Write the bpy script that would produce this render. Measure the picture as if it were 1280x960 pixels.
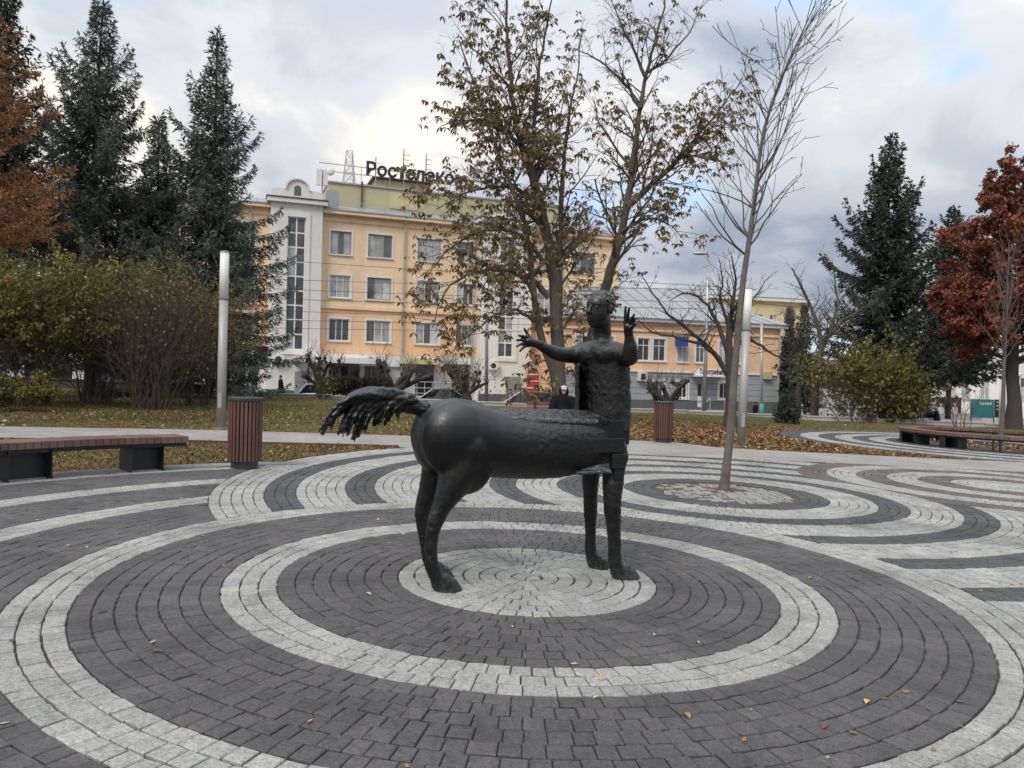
import bpy, bmesh, math, random
import numpy as np
from mathutils import Vector, Matrix, noise as mnoise

for _o in list(bpy.data.objects):
    bpy.data.objects.remove(_o)
SC = bpy.context.scene
COL = SC.collection
R = math.radians

# ------------------------------------------------------------------ camera
CAM_H, FOC, PITCH, ROLL, SLOPE = 1.55, 965.0, -0.0099, R(1.5), 0.0163
cam_d = bpy.data.cameras.new('camera')
cam = bpy.data.objects.new('camera', cam_d)
COL.objects.link(cam)
cam_d.sensor_width = 36.0
cam_d.lens = FOC / 1280.0 * 36.0
cam_d.clip_start = 0.05
cam_d.clip_end = 6000.0
_right, _up, _back = Vector((1, 0, 0)), Vector((0, 0, 1)), Vector((0, -1, 0))
_m = Matrix((_right, _up, _back)).transposed()
_m = _m @ Matrix.Rotation(PITCH, 3, 'X') @ Matrix.Rotation(ROLL, 3, 'Z')
cam.matrix_world = Matrix.Translation((0, 0, CAM_H)) @ _m.to_4x4()
SC.camera = cam
SC.render.resolution_x, SC.render.resolution_y = 1024, 768

# ------------------------------------------------------------------ world
SUN_EL, SUN_AZ = R(46), R(-150)          # azimuth measured from +Y towards +X
world = bpy.data.worlds.new('World')
SC.world = world
world.use_nodes = True
WN, WL = world.node_tree.nodes, world.node_tree.links
WN.clear()
def wn(t, **kw):
    n = WN.new(t)
    for k, v in kw.items():
        setattr(n, k, v)
    return n
def wmath(op, a, b=None, clamp=False):
    n = wn('ShaderNodeMath', operation=op, use_clamp=clamp)
    for i, s in enumerate((a, b)):
        if s is None: continue
        if isinstance(s, (int, float)): n.inputs[i].default_value = s
        else: WL.new(s, n.inputs[i])
    return n.outputs[0]
def wmix(fac, a, b):
    n = wn('ShaderNodeMix', data_type='RGBA')
    for sock, s in ((n.inputs[0], fac), (n.inputs[6], a), (n.inputs[7], b)):
        if isinstance(s, tuple): sock.default_value = (*s, 1)
        elif isinstance(s, (int, float)): sock.default_value = s
        else: WL.new(s, sock)
    return n.outputs[2]
def wramp(fac, stops, interp='EASE'):
    n = wn('ShaderNodeValToRGB')
    n.color_ramp.interpolation = interp
    e = n.color_ramp.elements
    while len(e) < len(stops): e.new(0.5)
    for el, (p, c) in zip(e, stops):
        el.position = p
        el.color = (*c, 1) if isinstance(c, tuple) else (c, c, c, 1)
    WL.new(fac, n.inputs[0])
    return n.outputs[0]
sky = wn('ShaderNodeTexSky', sky_type='NISHITA', sun_disc=False, sun_elevation=SUN_EL,
         sun_rotation=SUN_AZ, air_density=1.0, dust_density=1.0, ozone_density=1.5)
tc = wn('ShaderNodeTexCoord')
sep = wn('ShaderNodeSeparateXYZ'); WL.new(tc.outputs['Generated'], sep.inputs[0])
zz = wmath('ADD', wmath('MAXIMUM', sep.outputs[2], 0.0), 0.42)
cx = wmath('DIVIDE', sep.outputs[0], zz)
cy = wmath('DIVIDE', sep.outputs[1], zz)
cmb = wn('ShaderNodeCombineXYZ')
WL.new(cx, cmb.inputs[0]); WL.new(cy, cmb.inputs[1])
def wnoise(scale, detail, rough, off, dist=0.0, sx=1.0):
    mp = wn('ShaderNodeMapping')
    mp.inputs['Location'].default_value = off
    mp.inputs['Scale'].default_value = (sx, 1.0, 1.0)
    WL.new(cmb.outputs[0], mp.inputs[0])
    n = wn('ShaderNodeTexNoise')
    n.inputs['Scale'].default_value = scale
    n.inputs['Detail'].default_value = detail
    n.inputs['Roughness'].default_value = rough
    n.inputs['Distortion'].default_value = dist
    WL.new(mp.outputs[0], n.inputs['Vector'])
    return n.outputs[0]
SK = (2.95, 4.0, 0.0)
big = wnoise(1.15, 3.0, 0.50, SK, 0.25)
fine = wnoise(3.6, 7.0, 0.58, (7.3, 2.2, 1.4), 0.35)
gap = wnoise(1.5, 5.0, 0.55, (1.55, 5.2, 0.0), 0.3)
tone = wmath('ADD', wmath('MULTIPLY', big, 0.70), wmath('MULTIPLY', fine, 0.30))
# cloud colour in the units of the Background at strength 0.1
cloud = wramp(tone, [(0.39, (2.2, 2.6, 3.2)), (0.46, (3.3, 3.6, 4.1)), (0.525, (4.3, 4.4, 4.65)), (0.59, (5.9, 5.7, 5.15)), (0.67, (7.6, 7.0, 5.9))])
gmask = wramp(wmath('ADD', gap, wmath('MULTIPLY', fine, 0.25)), [(0.66, 0.0), (0.75, 1.0)])
blue = wmix(0.45, sky.outputs[0], (4.6, 6.2, 7.8))
skycol = wmix(gmask, cloud, blue)
# overcast skies brighten towards the zenith
zen = wmath('ADD', 1.0, wmath('MULTIPLY', wmath('MAXIMUM', sep.outputs[2], 0.0), 1.15))
vm = wn('ShaderNodeVectorMath', operation='SCALE')
WL.new(skycol, vm.inputs[0]); WL.new(zen, vm.inputs['Scale'])
bg = wn('ShaderNodeBackground'); bg.inputs['Strength'].default_value = 0.10
WL.new(vm.outputs[0], bg.inputs['Color'])
wo = wn('ShaderNodeOutputWorld'); WL.new(bg.outputs[0], wo.inputs['Surface'])

# ------------------------------------------------------------------ sun
sun_d = bpy.data.lights.new('sun', 'SUN')
sun_d.energy = 1.5
sun_d.angle = R(22)
sun_d.color = (1.0, 0.95, 0.88)
sun = bpy.data.objects.new('sun', sun_d); COL.objects.link(sun)
_sd = Vector((math.sin(SUN_AZ) * math.cos(SUN_EL), math.cos(SUN_AZ) * math.cos(SUN_EL), math.sin(SUN_EL)))
sun.rotation_euler = (-_sd).to_track_quat('-Z', 'Y').to_euler()
sun.location = _sd * 100

SC.view_settings.view_transform = 'Standard'
SC.view_settings.look = 'None'
SC.view_settings.gamma = 1.0
SC.view_settings.exposure = 0.45
SC.view_settings.use_curve_mapping = False
SC.render.engine = 'CYCLES'
SC.cycles.use_denoising = True
SC.cycles.max_bounces = 6
SC.cycles.transparent_max_bounces = 8

# ------------------------------------------------------------------ layout helpers
def gz(x, y=0.0):                        # the square falls gently towards the right
    return -SLOPE * max(-45.0, min(45.0, x))
WALL_Y = 37.6
def gz2(x, y):                           # the road beyond the low wall lies lower than the square
    return gz(x) - (0.75 if y > WALL_Y + 0.2 else 0.0)
def ray(px, py):
    x, y = px - 640.0, 480.0 - py
    c, s = math.cos(ROLL), math.sin(ROLL)
    xr, yr = c * x - s * y, s * x + c * y
    return Vector((xr, FOC * math.cos(PITCH) - yr * math.sin(PITCH), yr * math.cos(PITCH) + FOC * math.sin(PITCH)))
def at(px, py, depth):                   # a point of the place seen in that direction, at that distance
    d = ray(px, py)
    return Vector((0, 0, CAM_H)) + d * (depth / d.y)
def onground(px, py):
    d = ray(px, py)
    t = -CAM_H / (d.z + SLOPE * d.x)
    return Vector((d.x * t, d.y * t, gz(d.x * t)))

# ------------------------------------------------------------------ materials
def new_mat(name):
    m = bpy.data.materials.new(name)
    m.use_nodes = True
    nt = m.node_tree
    b = nt.nodes['Principled BSDF']
    return m, nt, b
def lk(nt, a, b): nt.links.new(a, b)
def tex_noise(nt, scale, detail=4, rough=0.55, coord='Object', dist=0.0, stretch=None):
    t = nt.nodes.new('ShaderNodeTexCoord')
    n = nt.nodes.new('ShaderNodeTexNoise')
    n.inputs['Scale'].default_value = scale
    n.inputs['Detail'].default_value = detail
    n.inputs['Roughness'].default_value = rough
    n.inputs['Distortion'].default_value = dist
    src = t.outputs[coord]
    if stretch:
        mp = nt.nodes.new('ShaderNodeMapping'); mp.inputs['Scale'].default_value = stretch
        lk(nt, src, mp.inputs[0]); src = mp.outputs[0]
    lk(nt, src, n.inputs['Vector'])
    return n.outputs[0]
def ramp(nt, fac, stops, interp='LINEAR'):
    n = nt.nodes.new('ShaderNodeValToRGB')
    n.color_ramp.interpolation = interp
    e = n.color_ramp.elements
    while len(e) < len(stops): e.new(0.5)
    for el, (p, c) in zip(e, stops):
        el.position = p; el.color = (*c, 1) if isinstance(c, tuple) else (c, c, c, 1)
    lk(nt, fac, n.inputs[0])
    return n.outputs[0]
def mixc(nt, fac, a, b, mode='MIX'):
    n = nt.nodes.new('ShaderNodeMix'); n.data_type = 'RGBA'; n.blend_type = mode
    for sock, s in ((n.inputs[0], fac), (n.inputs[6], a), (n.inputs[7], b)):
        if isinstance(s, tuple): sock.default_value = (*s, 1)
        elif isinstance(s, (int, float)): sock.default_value = s
        else: lk(nt, s, sock)
    return n.outputs[2]
def mth(nt, op, a, b=None, clamp=False):
    n = nt.nodes.new('ShaderNodeMath'); n.operation = op; n.use_clamp = clamp
    for i, s in enumerate((a, b)):
        if s is None: continue
        if isinstance(s, (int, float)): n.inputs[i].default_value = s
        else: lk(nt, s, n.inputs[i])
    return n.outputs[0]
def add_bump(nt, b, h, strength, dist=0.01):
    n = nt.nodes.new('ShaderNodeBump')
    n.inputs['Strength'].default_value = strength
    n.inputs['Distance'].default_value = dist
    lk(nt, h, n.inputs['Height']); lk(nt, n.outputs[0], b.inputs['Normal'])
def attr(nt, name='tint'):
    a = nt.nodes.new('ShaderNodeAttribute'); a.attribute_name = name
    return a.outputs['Fac']
def jit(c, k): return tuple(max(0.0, min(1.0, v * k)) for v in c)
_MATS = {}
def mat(name, col, rough=0.8, metal=0.0, var=0.18, scale=3.0, bump=0.0, bscale=None, bdist=0.01, spec=0.5,
        objrand=0.0, coat=0.0, stretch=None):
    """plain weathered surface: one base colour with uneven weathering and fine relief"""
    if name in _MATS: return _MATS[name]
    m, nt, b = new_mat(name)
    n1 = tex_noise(nt, scale, 6, 0.62, stretch=stretch)
    n2 = tex_noise(nt, scale * 7.3, 3, 0.6)
    f = mth(nt, 'ADD', mth(nt, 'MULTIPLY', n1, 0.7), mth(nt, 'MULTIPLY', n2, 0.3))
    c = ramp(nt, f, [(0.3, jit(col, 1 - var)), (0.5, col), (0.72, jit(col, 1 + var * 0.8))])
    if objrand:
        oi = nt.nodes.new('ShaderNodeObjectInfo')
        k = mth(nt, 'ADD', 1 - objrand, mth(nt, 'MULTIPLY', oi.outputs['Random'], 2 * objrand))
        v = nt.nodes.new('ShaderNodeVectorMath'); v.operation = 'SCALE'
        lk(nt, c, v.inputs[0]); lk(nt, k, v.inputs['Scale']); c = v.outputs[0]
    lk(nt, c, b.inputs['Base Color'])
    b.inputs['Roughness'].default_value = rough
    b.inputs['Metallic'].default_value = metal
    b.inputs['Specular IOR Level'].default_value = spec
    b.inputs['Coat Weight'].default_value = coat
    if bump:
        add_bump(nt, b, tex_noise(nt, bscale or scale * 12, 5, 0.65), bump, bdist)
    _MATS[name] = m
    return m
def leaf_mat(name, stops, transl=0.35, rough=0.7):
    """leaves: each carries a tint of its own; some light passes through the blade"""
    if name in _MATS: return _MATS[name]
    m, nt, b = new_mat(name)
    c = ramp(nt, attr(nt), stops)
    lk(nt, c, b.inputs['Base Color'])
    b.inputs['Roughness'].default_value = rough
    b.inputs['Specular IOR Level'].default_value = 0.25
    if transl:
        t = nt.nodes.new('ShaderNodeBsdfTranslucent'); lk(nt, c, t.inputs[0])
        mx = nt.nodes.new('ShaderNodeMixShader'); mx.inputs[0].default_value = transl
        lk(nt, b.outputs[0], mx.inputs[1]); lk(nt, t.outputs[0], mx.inputs[2])
        lk(nt, mx.outputs[0], nt.nodes['Material Output'].inputs['Surface'])
    _MATS[name] = m
    return m
def glass_mat(name, col=(0.03, 0.035, 0.04), rough=0.06):
    if name in _MATS: return _MATS[name]
    m, nt, b = new_mat(name)
    n1 = tex_noise(nt, 0.9, 3, 0.6)
    lk(nt, ramp(nt, n1, [(0.3, jit(col, 0.6)), (0.7, jit(col, 1.5))]), b.inputs['Base Color'])
    b.inputs['Roughness'].default_value = rough
    b.inputs['Specular IOR Level'].default_value = 0.8
    _MATS[name] = m
    return m

# ------------------------------------------------------------------ objects and meshes
def tag(o, label=None, cat=None, group=None, kind=None):
    if label: o['label'] = label
    if cat: o['category'] = cat
    if group: o['group'] = group
    if kind: o['kind'] = kind
    return o
def thing(name, label, cat, loc=(0, 0, 0), rotz=0.0, group=None):
    o = bpy.data.objects.new(name, None)
    COL.objects.link(o)
    o.empty_display_size = 0.2
    o.location = loc
    o.rotation_euler = (0, 0, rotz)
    return tag(o, label, cat, group)
def root_loc(o):
    p = Vector((0, 0, 0))
    while o is not None:
        p += o.location; o = o.parent
    return p
def link(name, me, material, parent=None, smooth=False, loc=None):
    o = bpy.data.objects.new(name, me)
    COL.objects.link(o)
    if material is not None:
        if isinstance(material, (list, tuple)):
            for m in material: me.materials.append(m)
        elif not me.materials: me.materials.append(material)
    if parent is not None: o.parent = parent
    if loc is not None: o.location = loc
    if smooth: me.shade_smooth()
    return o
def np_mesh(name, V, F, tint=None):
    """fast mesh from arrays: every face has the same number of corners"""
    V = np.asarray(V, np.float32); F = np.asarray(F, np.int32)
    me = bpy.data.meshes.new(name)
    nf, k = F.shape
    me.vertices.add(len(V)); me.vertices.foreach_set('co', V.ravel())
    me.loops.add(nf * k); me.loops.foreach_set('vertex_index', F.ravel())
    me.polygons.add(nf)
    me.polygons.foreach_set('loop_start', np.arange(0, nf * k, k, dtype=np.int32))
    if tint is not None:
        a = me.attributes.new('tint', 'FLOAT', 'POINT')
        a.data.foreach_set('value', np.asarray(tint, np.float32))
    me.update(calc_edges=True)
    return me
class MB:
    """collects shapes that become one mesh"""
    def __init__(s): s.v, s.f, s.t = [], [], []
    def add(s, vs, fs, tint=None):
        o = len(s.v)
        s.v += [tuple(p) for p in vs]
        s.f += [tuple(i + o for i in f) for f in fs]
        s.t += [0.5 if tint is None else tint] * len(vs)
        return s
    def box(s, a, b, M=None, bev=0.0):
        x0, y0, z0 = a; x1, y1, z1 = b
        if bev:
            bm = bmesh.new(); bmesh.ops.create_cube(bm, size=1.0)
            for v in bm.verts:
                v.co = Vector(((x0 + x1) / 2 + v.co.x * (x1 - x0), (y0 + y1) / 2 + v.co.y * (y1 - y0), (z0 + z1) / 2 + v.co.z * (z1 - z0)))
            bmesh.ops.bevel(bm, geom=list(bm.edges), offset=bev, segments=2, affect='EDGES', profile=0.6)
            bm.verts.index_update()
            vs = [M @ v.co if M else v.co.copy() for v in bm.verts]
            fs = [[v.index for v in f.verts] for f in bm.faces]
            bm.free()
            return s.add(vs, fs)
        vs = [Vector(p) for p in ((x0, y0, z0), (x1, y0, z0), (x1, y1, z0), (x0, y1, z0), (x0, y0, z1), (x1, y0, z1), (x1, y1, z1), (x0, y1, z1))]
        if M: vs = [M @ p for p in vs]
        return s.add(vs, [(0, 3, 2, 1), (4, 5, 6, 7), (0, 1, 5, 4), (1, 2, 6, 5), (2, 3, 7, 6), (3, 0, 4, 7)])
    def tube(s, pts, rad, n=8, cap=True, tint=None, flat=None):
        pts = [Vector(p) for p in pts]
        if isinstance(rad, (int, float)): rad = [rad] * len(pts)
        vs, fs = [], []
        ref = Vector((0, 0, 1))
        d0 = (pts[-1] - pts[0])
        if d0.length and abs(d0.normalized().z) > 0.9: ref = Vector((1, 0, 0))
        for i, p in enumerate(pts):
            d = pts[min(i + 1, len(pts) - 1)] - pts[max(i - 1, 0)]
            if d.length < 1e-9: d = Vector((0, 0, 1))
            d.normalize()
            a = d.cross(ref)
            if a.length < 1e-5: a = d.cross(Vector((0, 1, 0)))
            a.normalize(); b = a.cross(d)
            for k in range(n):
                t = 2 * math.pi * k / n
                vs.append(p + a * (math.cos(t) * rad[i]) + b * (math.sin(t) * rad[i] * (flat or 1.0)))
        for i in range(len(pts) - 1):
            for k in range(n):
                k2 = (k + 1) % n
                fs.append((i * n + k, i * n + k2, (i + 1) * n + k2, (i + 1) * n + k))
        if cap:
            fs.append(tuple(range(n))[::-1]); fs.append(tuple(range((len(pts) - 1) * n, len(pts) * n)))
        return s.add(vs, fs, tint)
    def loft(s, rings, cap=True):
        """rings: lists of equally many points"""
        n = len(rings[0]); vs, fs = [], []
        for r in rings: vs += [Vector(p) for p in r]
        for i in range(len(rings) - 1):
            for k in range(n):
                k2 = (k + 1) % n
                fs.append((i * n + k, i * n + k2, (i + 1) * n + k2, (i + 1) * n + k))
        if cap:
            fs.append(tuple(range(n))[::-1]); fs.append(tuple(range((len(rings) - 1) * n, len(rings) * n)))
        return s.add(vs, fs)
    def ball(s, c, ax, M=None, nu=16, nv=10):
        """ellipsoid; ax = three half axes, M = 3x3 orientation"""
        c = Vector(c); vs, fs = [], []
        def P(x, y, z):
            q = Vector((x * ax[0], y * ax[1], z * ax[2]))
            return c + (M @ q if M else q)
        vs.append(P(0, 0, -1))
        for j in range(1, nv):
            t = -math.pi / 2 + math.pi * j / nv
            for k in range(nu):
                a = 2 * math.pi * k / nu
                vs.append(P(math.cos(t) * math.cos(a), math.cos(t) * math.sin(a), math.sin(t)))
        vs.append(P(0, 0, 1))
        for k in range(nu):
            fs.append((0, 1 + (k + 1) % nu, 1 + k))
        for j in range(nv - 2):
            for k in range(nu):
                a, b = 1 + j * nu + k, 1 + j * nu + (k + 1) % nu
                fs.append((a, b, b + nu, a + nu))
        last = len(vs) - 1
        o = 1 + (nv - 2) * nu
        for k in range(nu):
            fs.append((last, o + k, o + (k + 1) % nu))
        return s.add(vs, fs)
    def capsule(s, a, b, ra, rb, n=12):
        """rounded tapered limb between two joints"""
        a, b = Vector(a), Vector(b); d = (b - a).normalized()
        pts, rad = [], []
        for t in (0.98, 0.8, 0.45, 0.0):
            pts.append(a - d * ra * t); rad.append(max(ra * math.sqrt(1 - t * t), 1e-4))
        for t in (0.0, 0.45, 0.8, 0.98):
            pts.append(b + d * rb * t); rad.append(max(rb * math.sqrt(1 - t * t), 1e-4))
        return s.tube(pts, rad, n)
    def mesh(s, name, off=None):
        me = bpy.data.meshes.new(name)
        vs = s.v if off is None else [(p[0] - off[0], p[1] - off[1], p[2] - off[2]) for p in s.v]
        me.from_pydata(vs, [], s.f)
        a = me.attributes.new('tint', 'FLOAT', 'POINT')
        a.data.foreach_set('value', s.t)
        me.update()
        return me
    def build(s, name, material, parent=None, smooth=False, local=False):
        off = None
        if parent is not None and not local: off = root_loc(parent)
        return link(name, s.mesh(name, off), material, parent, smooth)
def boxpart(name, a, b, material, parent=None, M=None, bev=0.0, local=False):
    return MB().box(a, b, M, bev).build(name, material, parent, local=local)
def struct(o):
    o['kind'] = 'structure'; return o
# ================================================================== the ground
rng = random.Random(7)
def gridsheet(name, x0, x1, y0, y1, nx, ny, zf, material, keep=None):
    xs = np.linspace(x0, x1, nx + 1); ys = np.linspace(y0, y1, ny + 1)
    V = [(x, y, zf(x, y)) for y in ys for x in xs]
    F = []
    for j in range(ny):
        for i in range(nx):
            if keep and not keep((xs[i] + xs[i + 1]) / 2, (ys[j] + ys[j + 1]) / 2): continue
            a = j * (nx + 1) + i
            F.append((a, a + 1, a + nx + 2, a + nx + 1))
    me = bpy.data.meshes.new(name); me.from_pydata(V, [], F); me.update()
    return link(name, me, material, smooth=True)
def poly_sheet(name, pts, z, material):
    """flat sheet over a plan outline, following the fall of the square"""
    bm = bmesh.new()
    vs = [bm.verts.new((x, y, gz(x) + z)) for x, y in pts]
    bm.faces.new(vs)
    bmesh.ops.triangulate(bm, faces=bm.faces)
    for f in bm.faces:
        if f.normal.z < 0: f.normal_flip()
    me = bpy.data.meshes.new(name); bm.to_mesh(me); bm.free()
    return link(name, me, material)

# soil and grass
def grass_mat(name, green=0.5, leafy=0.5):
    m, nt, b = new_mat(name)
    n1 = tex_noise(nt, 0.35, 5, 0.6); n2 = tex_noise(nt, 9.0, 5, 0.7); n3 = tex_noise(nt, 38.0, 3, 0.7)
    g = ramp(nt, n2, [(0.3, (0.06, 0.07, 0.022)), (0.5, (0.115, 0.125, 0.04)), (0.7, (0.19, 0.18, 0.07))])
    l = ramp(nt, n3, [(0.3, (0.06, 0.04, 0.022)), (0.5, (0.16, 0.10, 0.05)), (0.72, (0.30, 0.21, 0.11))])
    f = mth(nt, 'ADD', n1, mth(nt, 'MULTIPLY', n2, 0.5))
    k = ramp(nt, f, [(0.66 - 0.25 * leafy, 0.0), (0.95 - 0.25 * leafy, 1.0)])
    lk(nt, mixc(nt, k, g, l), b.inputs['Base Color'])
    b.inputs['Roughness'].default_value = 0.95
    b.inputs['Specular IOR Level'].default_value = 0.1
    add_bump(nt, b, n3, 0.9, 0.04)
    return m
M_LAWN = grass_mat('lawn_grass', 0.6, 0.35)
M_PATCH = grass_mat('leafy_turf', 0.3, 0.95)
M_SOIL = mat('bare_soil', (0.10, 0.085, 0.06), 0.95, var=0.35, scale=0.4, bump=0.5, bscale=6)
def terr_z(x, y): return gz2(x, y) - 0.06 - (0.004 * max(0.0, abs(x) - 60))
_xs = [-2500, -800, -300, -120, -60, -45, -20, 0, 20, 45, 60, 120, 300, 800, 2500]
_ys = [-800, -100, -20, 0, 10, 20, 36, 37.75, 37.85, 60, 120, 300, 900, 3500]
_V = [(x, y, terr_z(max(-300, min(300, x)), y)) for y in _ys for x in _xs]
_F = [(j * len(_xs) + i, j * len(_xs) + i + 1, (j + 1) * len(_xs) + i + 1, (j + 1) * len(_xs) + i) for j in range(len(_ys) - 1) for i in range(len(_xs) - 1)]
_me = bpy.data.meshes.new('terrain'); _me.from_pydata(_V, [], _F); _me.update()
struct(link('terrain', _me, M_SOIL))

# path edges in plan (x, y), left to right
NEAR = [(-30.0, 5.2), (-20.0, 9.4), (-14.0, 11.9), (-9.1, 13.8), (-6.1, 14.8), (-2.9, 15.4), (0.0, 15.8), (2.5, 16.1), (6.5, 16.15), (10.5, 15.9), (16.0, 15.4), (30.0, 13.6)]
FAR = [(-32.0, 8.2), (-21.0, 12.4), (-14.5, 15.0), (-10.8, 16.35), (-6.8, 17.7), (-2.0, 18.5), (1.2, 18.9), (2.2, 19.9), (4.2, 19.95), (5.0, 18.9), (6.2, 18.6), (8.5, 18.45), (12.0, 18.25), (17.0, 17.8), (31.0, 16.0)]
def interp(pl, x):
    for (xa, ya), (xb, yb) in zip(pl, pl[1:]):
        if xa <= x <= xb: return ya + (yb - ya) * (x - xa) / (xb - xa)
    return pl[0][1] if x < pl[0][0] else pl[-1][1]

m, nt, b = new_mat('pale_concrete_paving')
br = nt.nodes.new('ShaderNodeTexBrick')
br.inputs['Scale'].default_value = 1.0
br.inputs['Brick Width'].default_value = 0.6; br.inputs['Row Height'].default_value = 0.3
br.inputs['Mortar Size'].default_value = 0.008; br.inputs['Mortar Smooth'].default_value = 0.6
br.inputs['Color1'].default_value = (0.30, 0.29, 0.275, 1); br.inputs['Color2'].default_value = (0.36, 0.345, 0.325, 1)
br.inputs['Mortar'].default_value = (0.17, 0.16, 0.15, 1)
tcn = nt.nodes.new('ShaderNodeTexCoord'); lk(nt, tcn.outputs['Object'], br.inputs['Vector'])
st = ramp(nt, tex_noise(nt, 0.8, 6, 0.65), [(0.3, (0.72, 0.70, 0.68)), (0.7, (1.08, 1.08, 1.07))])
lk(nt, mixc(nt, 1.0, br.outputs['Color'], st, 'MULTIPLY'), b.inputs['Base Color'])
b.inputs['Roughness'].default_value = 0.85
add_bump(nt, b, tex_noise(nt, 60, 4, 0.6), 0.25, 0.004)
M_PATH = m
struct(poly_sheet('path', NEAR + FAR[::-1], 0.030, M_PATH))

# lawn beyond the path
def lawn_z(x, y):
    e = max(0.0, min(1.0, (y - interp(FAR, x)) / 1.2))
    ex = math.hypot(x - 14.8, y - 23.5)
    k = max(0.0, min(1.0, (ex - 6.4) / 1.0))
    return gz(x) + 0.012 + e * k * (0.05 + 0.07 * mnoise.noise(Vector((x * 0.3, y * 0.3, 2.0)))) + 0.012 * k * mnoise.noise(Vector((x * 2.1, y * 2.1, 5.0)))
lawn = struct(gridsheet('lawn', -48, 48, 7.0, WALL_Y + 0.1, 240, 78, lawn_z, M_LAWN, keep=lambda x, y: y > interp(FAR, x) - 0.5))

# road beyond the low wall
M_ROAD = mat('asphalt', (0.055, 0.055, 0.058), 0.9, var=0.25, scale=0.5, bump=0.3, bscale=40)
struct(gridsheet('road', -90, 90, WALL_Y + .3, 54.0, 36, 4, lambda x, y: gz(x) - 0.77, M_ROAD))
M_KERB = mat('grey_granite_kerb', (0.24, 0.235, 0.23), 0.85, var=0.25, scale=2.0, bump=0.3, bscale=50)
struct(gridsheet('far_pavement', -90, 90, 54.0, 90.0, 36, 4, lambda x, y: gz(x) - 0.64, M_KERB))

# ------------------------------------------------------------------ sett paving
CA, CC, CD, CE = (0.153, 5.87), (3.05, 10.97), (8.45, 13.23), (14.8, 23.5)
ROW = 0.1217
def sett_mat(name, base, var, warm):
    m, nt, b = new_mat(name)
    t = attr(nt)
    c = ramp(nt, t, [(0.0, jit(base, 1 - var)), (0.5, base), (0.85, tuple(v * w for v, w in zip(jit(base, 1 + var * 0.55), warm))), (1.0, jit(base, 1 + var))])
    n1 = tex_noise(nt, 42, 6, 0.75); n2 = tex_noise(nt, 1.3, 6, 0.65); n3 = tex_noise(nt, 150, 3, 0.75)
    s1 = ramp(nt, n1, [(0.30, 0.55), (0.5, 1.0), (0.70, 1.35)])
    s2 = ramp(nt, n2, [(0.3, 0.66), (0.5, 0.97), (0.72, 1.16)])
    s3 = ramp(nt, n3, [(0.3, 0.62), (0.52, 1.0), (0.74, 1.5)])
    s4 = ramp(nt, tex_noise(nt, 0.42, 7, 0.7, dist=1.2), [(0.34, 0.72), (0.47, 1.0), (0.70, 1.08)])
    c = mixc(nt, 1.0, c, s4, 'MULTIPLY')
    c = mixc(nt, 1.0, c, s1, 'MULTIPLY'); c = mixc(nt, 1.0, c, s2, 'MULTIPLY'); c = mixc(nt, 1.0, c, s3, 'MULTIPLY')
    lk(nt, c, b.inputs['Base Color'])
    b.inputs['Roughness'].default_value = 0.72
    b.inputs['Specular IOR Level'].default_value = 0.35
    hsum = mth(nt, 'ADD', mth(nt, 'MULTIPLY', n1, 0.8), mth(nt, 'MULTIPLY', n3, 0.35))
    add_bump(nt, b, hsum, 0.8, 0.010)
    return m
M_SETT = {'pale': sett_mat('pale_granite_sett', (0.345, 0.345, 0.33), 0.15, (1.03, 1.0, 0.95)),
          'dark': sett_mat('purple_grey_sett', (0.101, 0.097, 0.100), 0.17, (1.04, 0.99, 0.99)),
          'black': sett_mat('charcoal_sett', (0.082, 0.082, 0.087), 0.18, (1.0, 1.0, 1.03)),
          'brown': sett_mat('brown_grey_sett', (0.130, 0.115, 0.112), 0.18, (1.08, 0.98, 0.96))}
m, nt, b = new_mat('sandy_joints')
n1 = tex_noise(nt, 3.0, 5, 0.6); n2 = tex_noise(nt, 90, 4, 0.7)
c = mixc(nt, 1.0, ramp(nt, n1, [(0.3, (0.034, 0.031, 0.029)), (0.7, (0.070, 0.062, 0.054))]), ramp(nt, n2, [(0.3, 0.6), (0.7, 1.4)]), 'MULTIPLY')
lk(nt, c, b.inputs['Base Color']); b.inputs['Roughness'].default_value = 0.95
M_JOINT = m
pavement = struct(poly_sheet('pavement', [(-16, -6), (22, -6), (22, 15.0), (16.0, 15.45), (10.5, 15.95), (6.5, 16.2), (2.5, 16.15), (-2.9, 15.45), (-6.1, 14.85), (-9.1, 13.85), (-16, 11.0)], 0.016, M_JOINT))
E_base = struct(poly_sheet('pavement', [(CE[0] + 6.35 * math.cos(a * math.pi / 40), CE[1] + 6.35 * math.sin(a * math.pi / 40)) for a in range(80)], 0.020, M_JOINT))

def rows_to(pattern, start):
    out, r = [], start
    for n, k, w in pattern:
        for _ in range(n):
            out.append((r, r + w, k)); r += w
    return out
A_IN = rows_to([(8, 'pale', ROW), (7, 'dark', ROW), (3, 'pale', ROW), (7, 'dark', ROW), (3, 'pale', ROW)], 0.0)
R_A = 28 * ROW
A_OUT = rows_to([(7, 'dark', 0.1275), (3, 'pale', 0.124), (7, 'dark', 0.1225), (3, 'pale', 0.1195), (7, 'dark', 0.133), (2, 'pale', 0.115)], R_A)
R_A2 = A_OUT[-1][1]
A_OUT += rows_to([(60, 'dark', 0.125)], R_A2)
cp = [(3, 'black', 0.1215)]
C_IN = rows_to([(3, 'black', 0.128), (5, 'pale', 0.12), (3, 'black', 0.122), (5, 'pale', 0.12)], 1.016)
R_C1 = C_IN[-1][1]
C_OUT = rows_to([(3, 'black', 0.122), (5, 'pale', 0.12)] * 4, R_C1)
R_C2 = C_OUT[-1][1]
D_ROWS = rows_to([(6, 'pale', 0.13), (4, 'brown', 0.125), (4, 'pale', 0.1275), (4, 'brown', 0.125), (4, 'pale', 0.1275), (4, 'brown', 0.125)], 0.0)
R_D = D_ROWS[-1][1]
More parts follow.
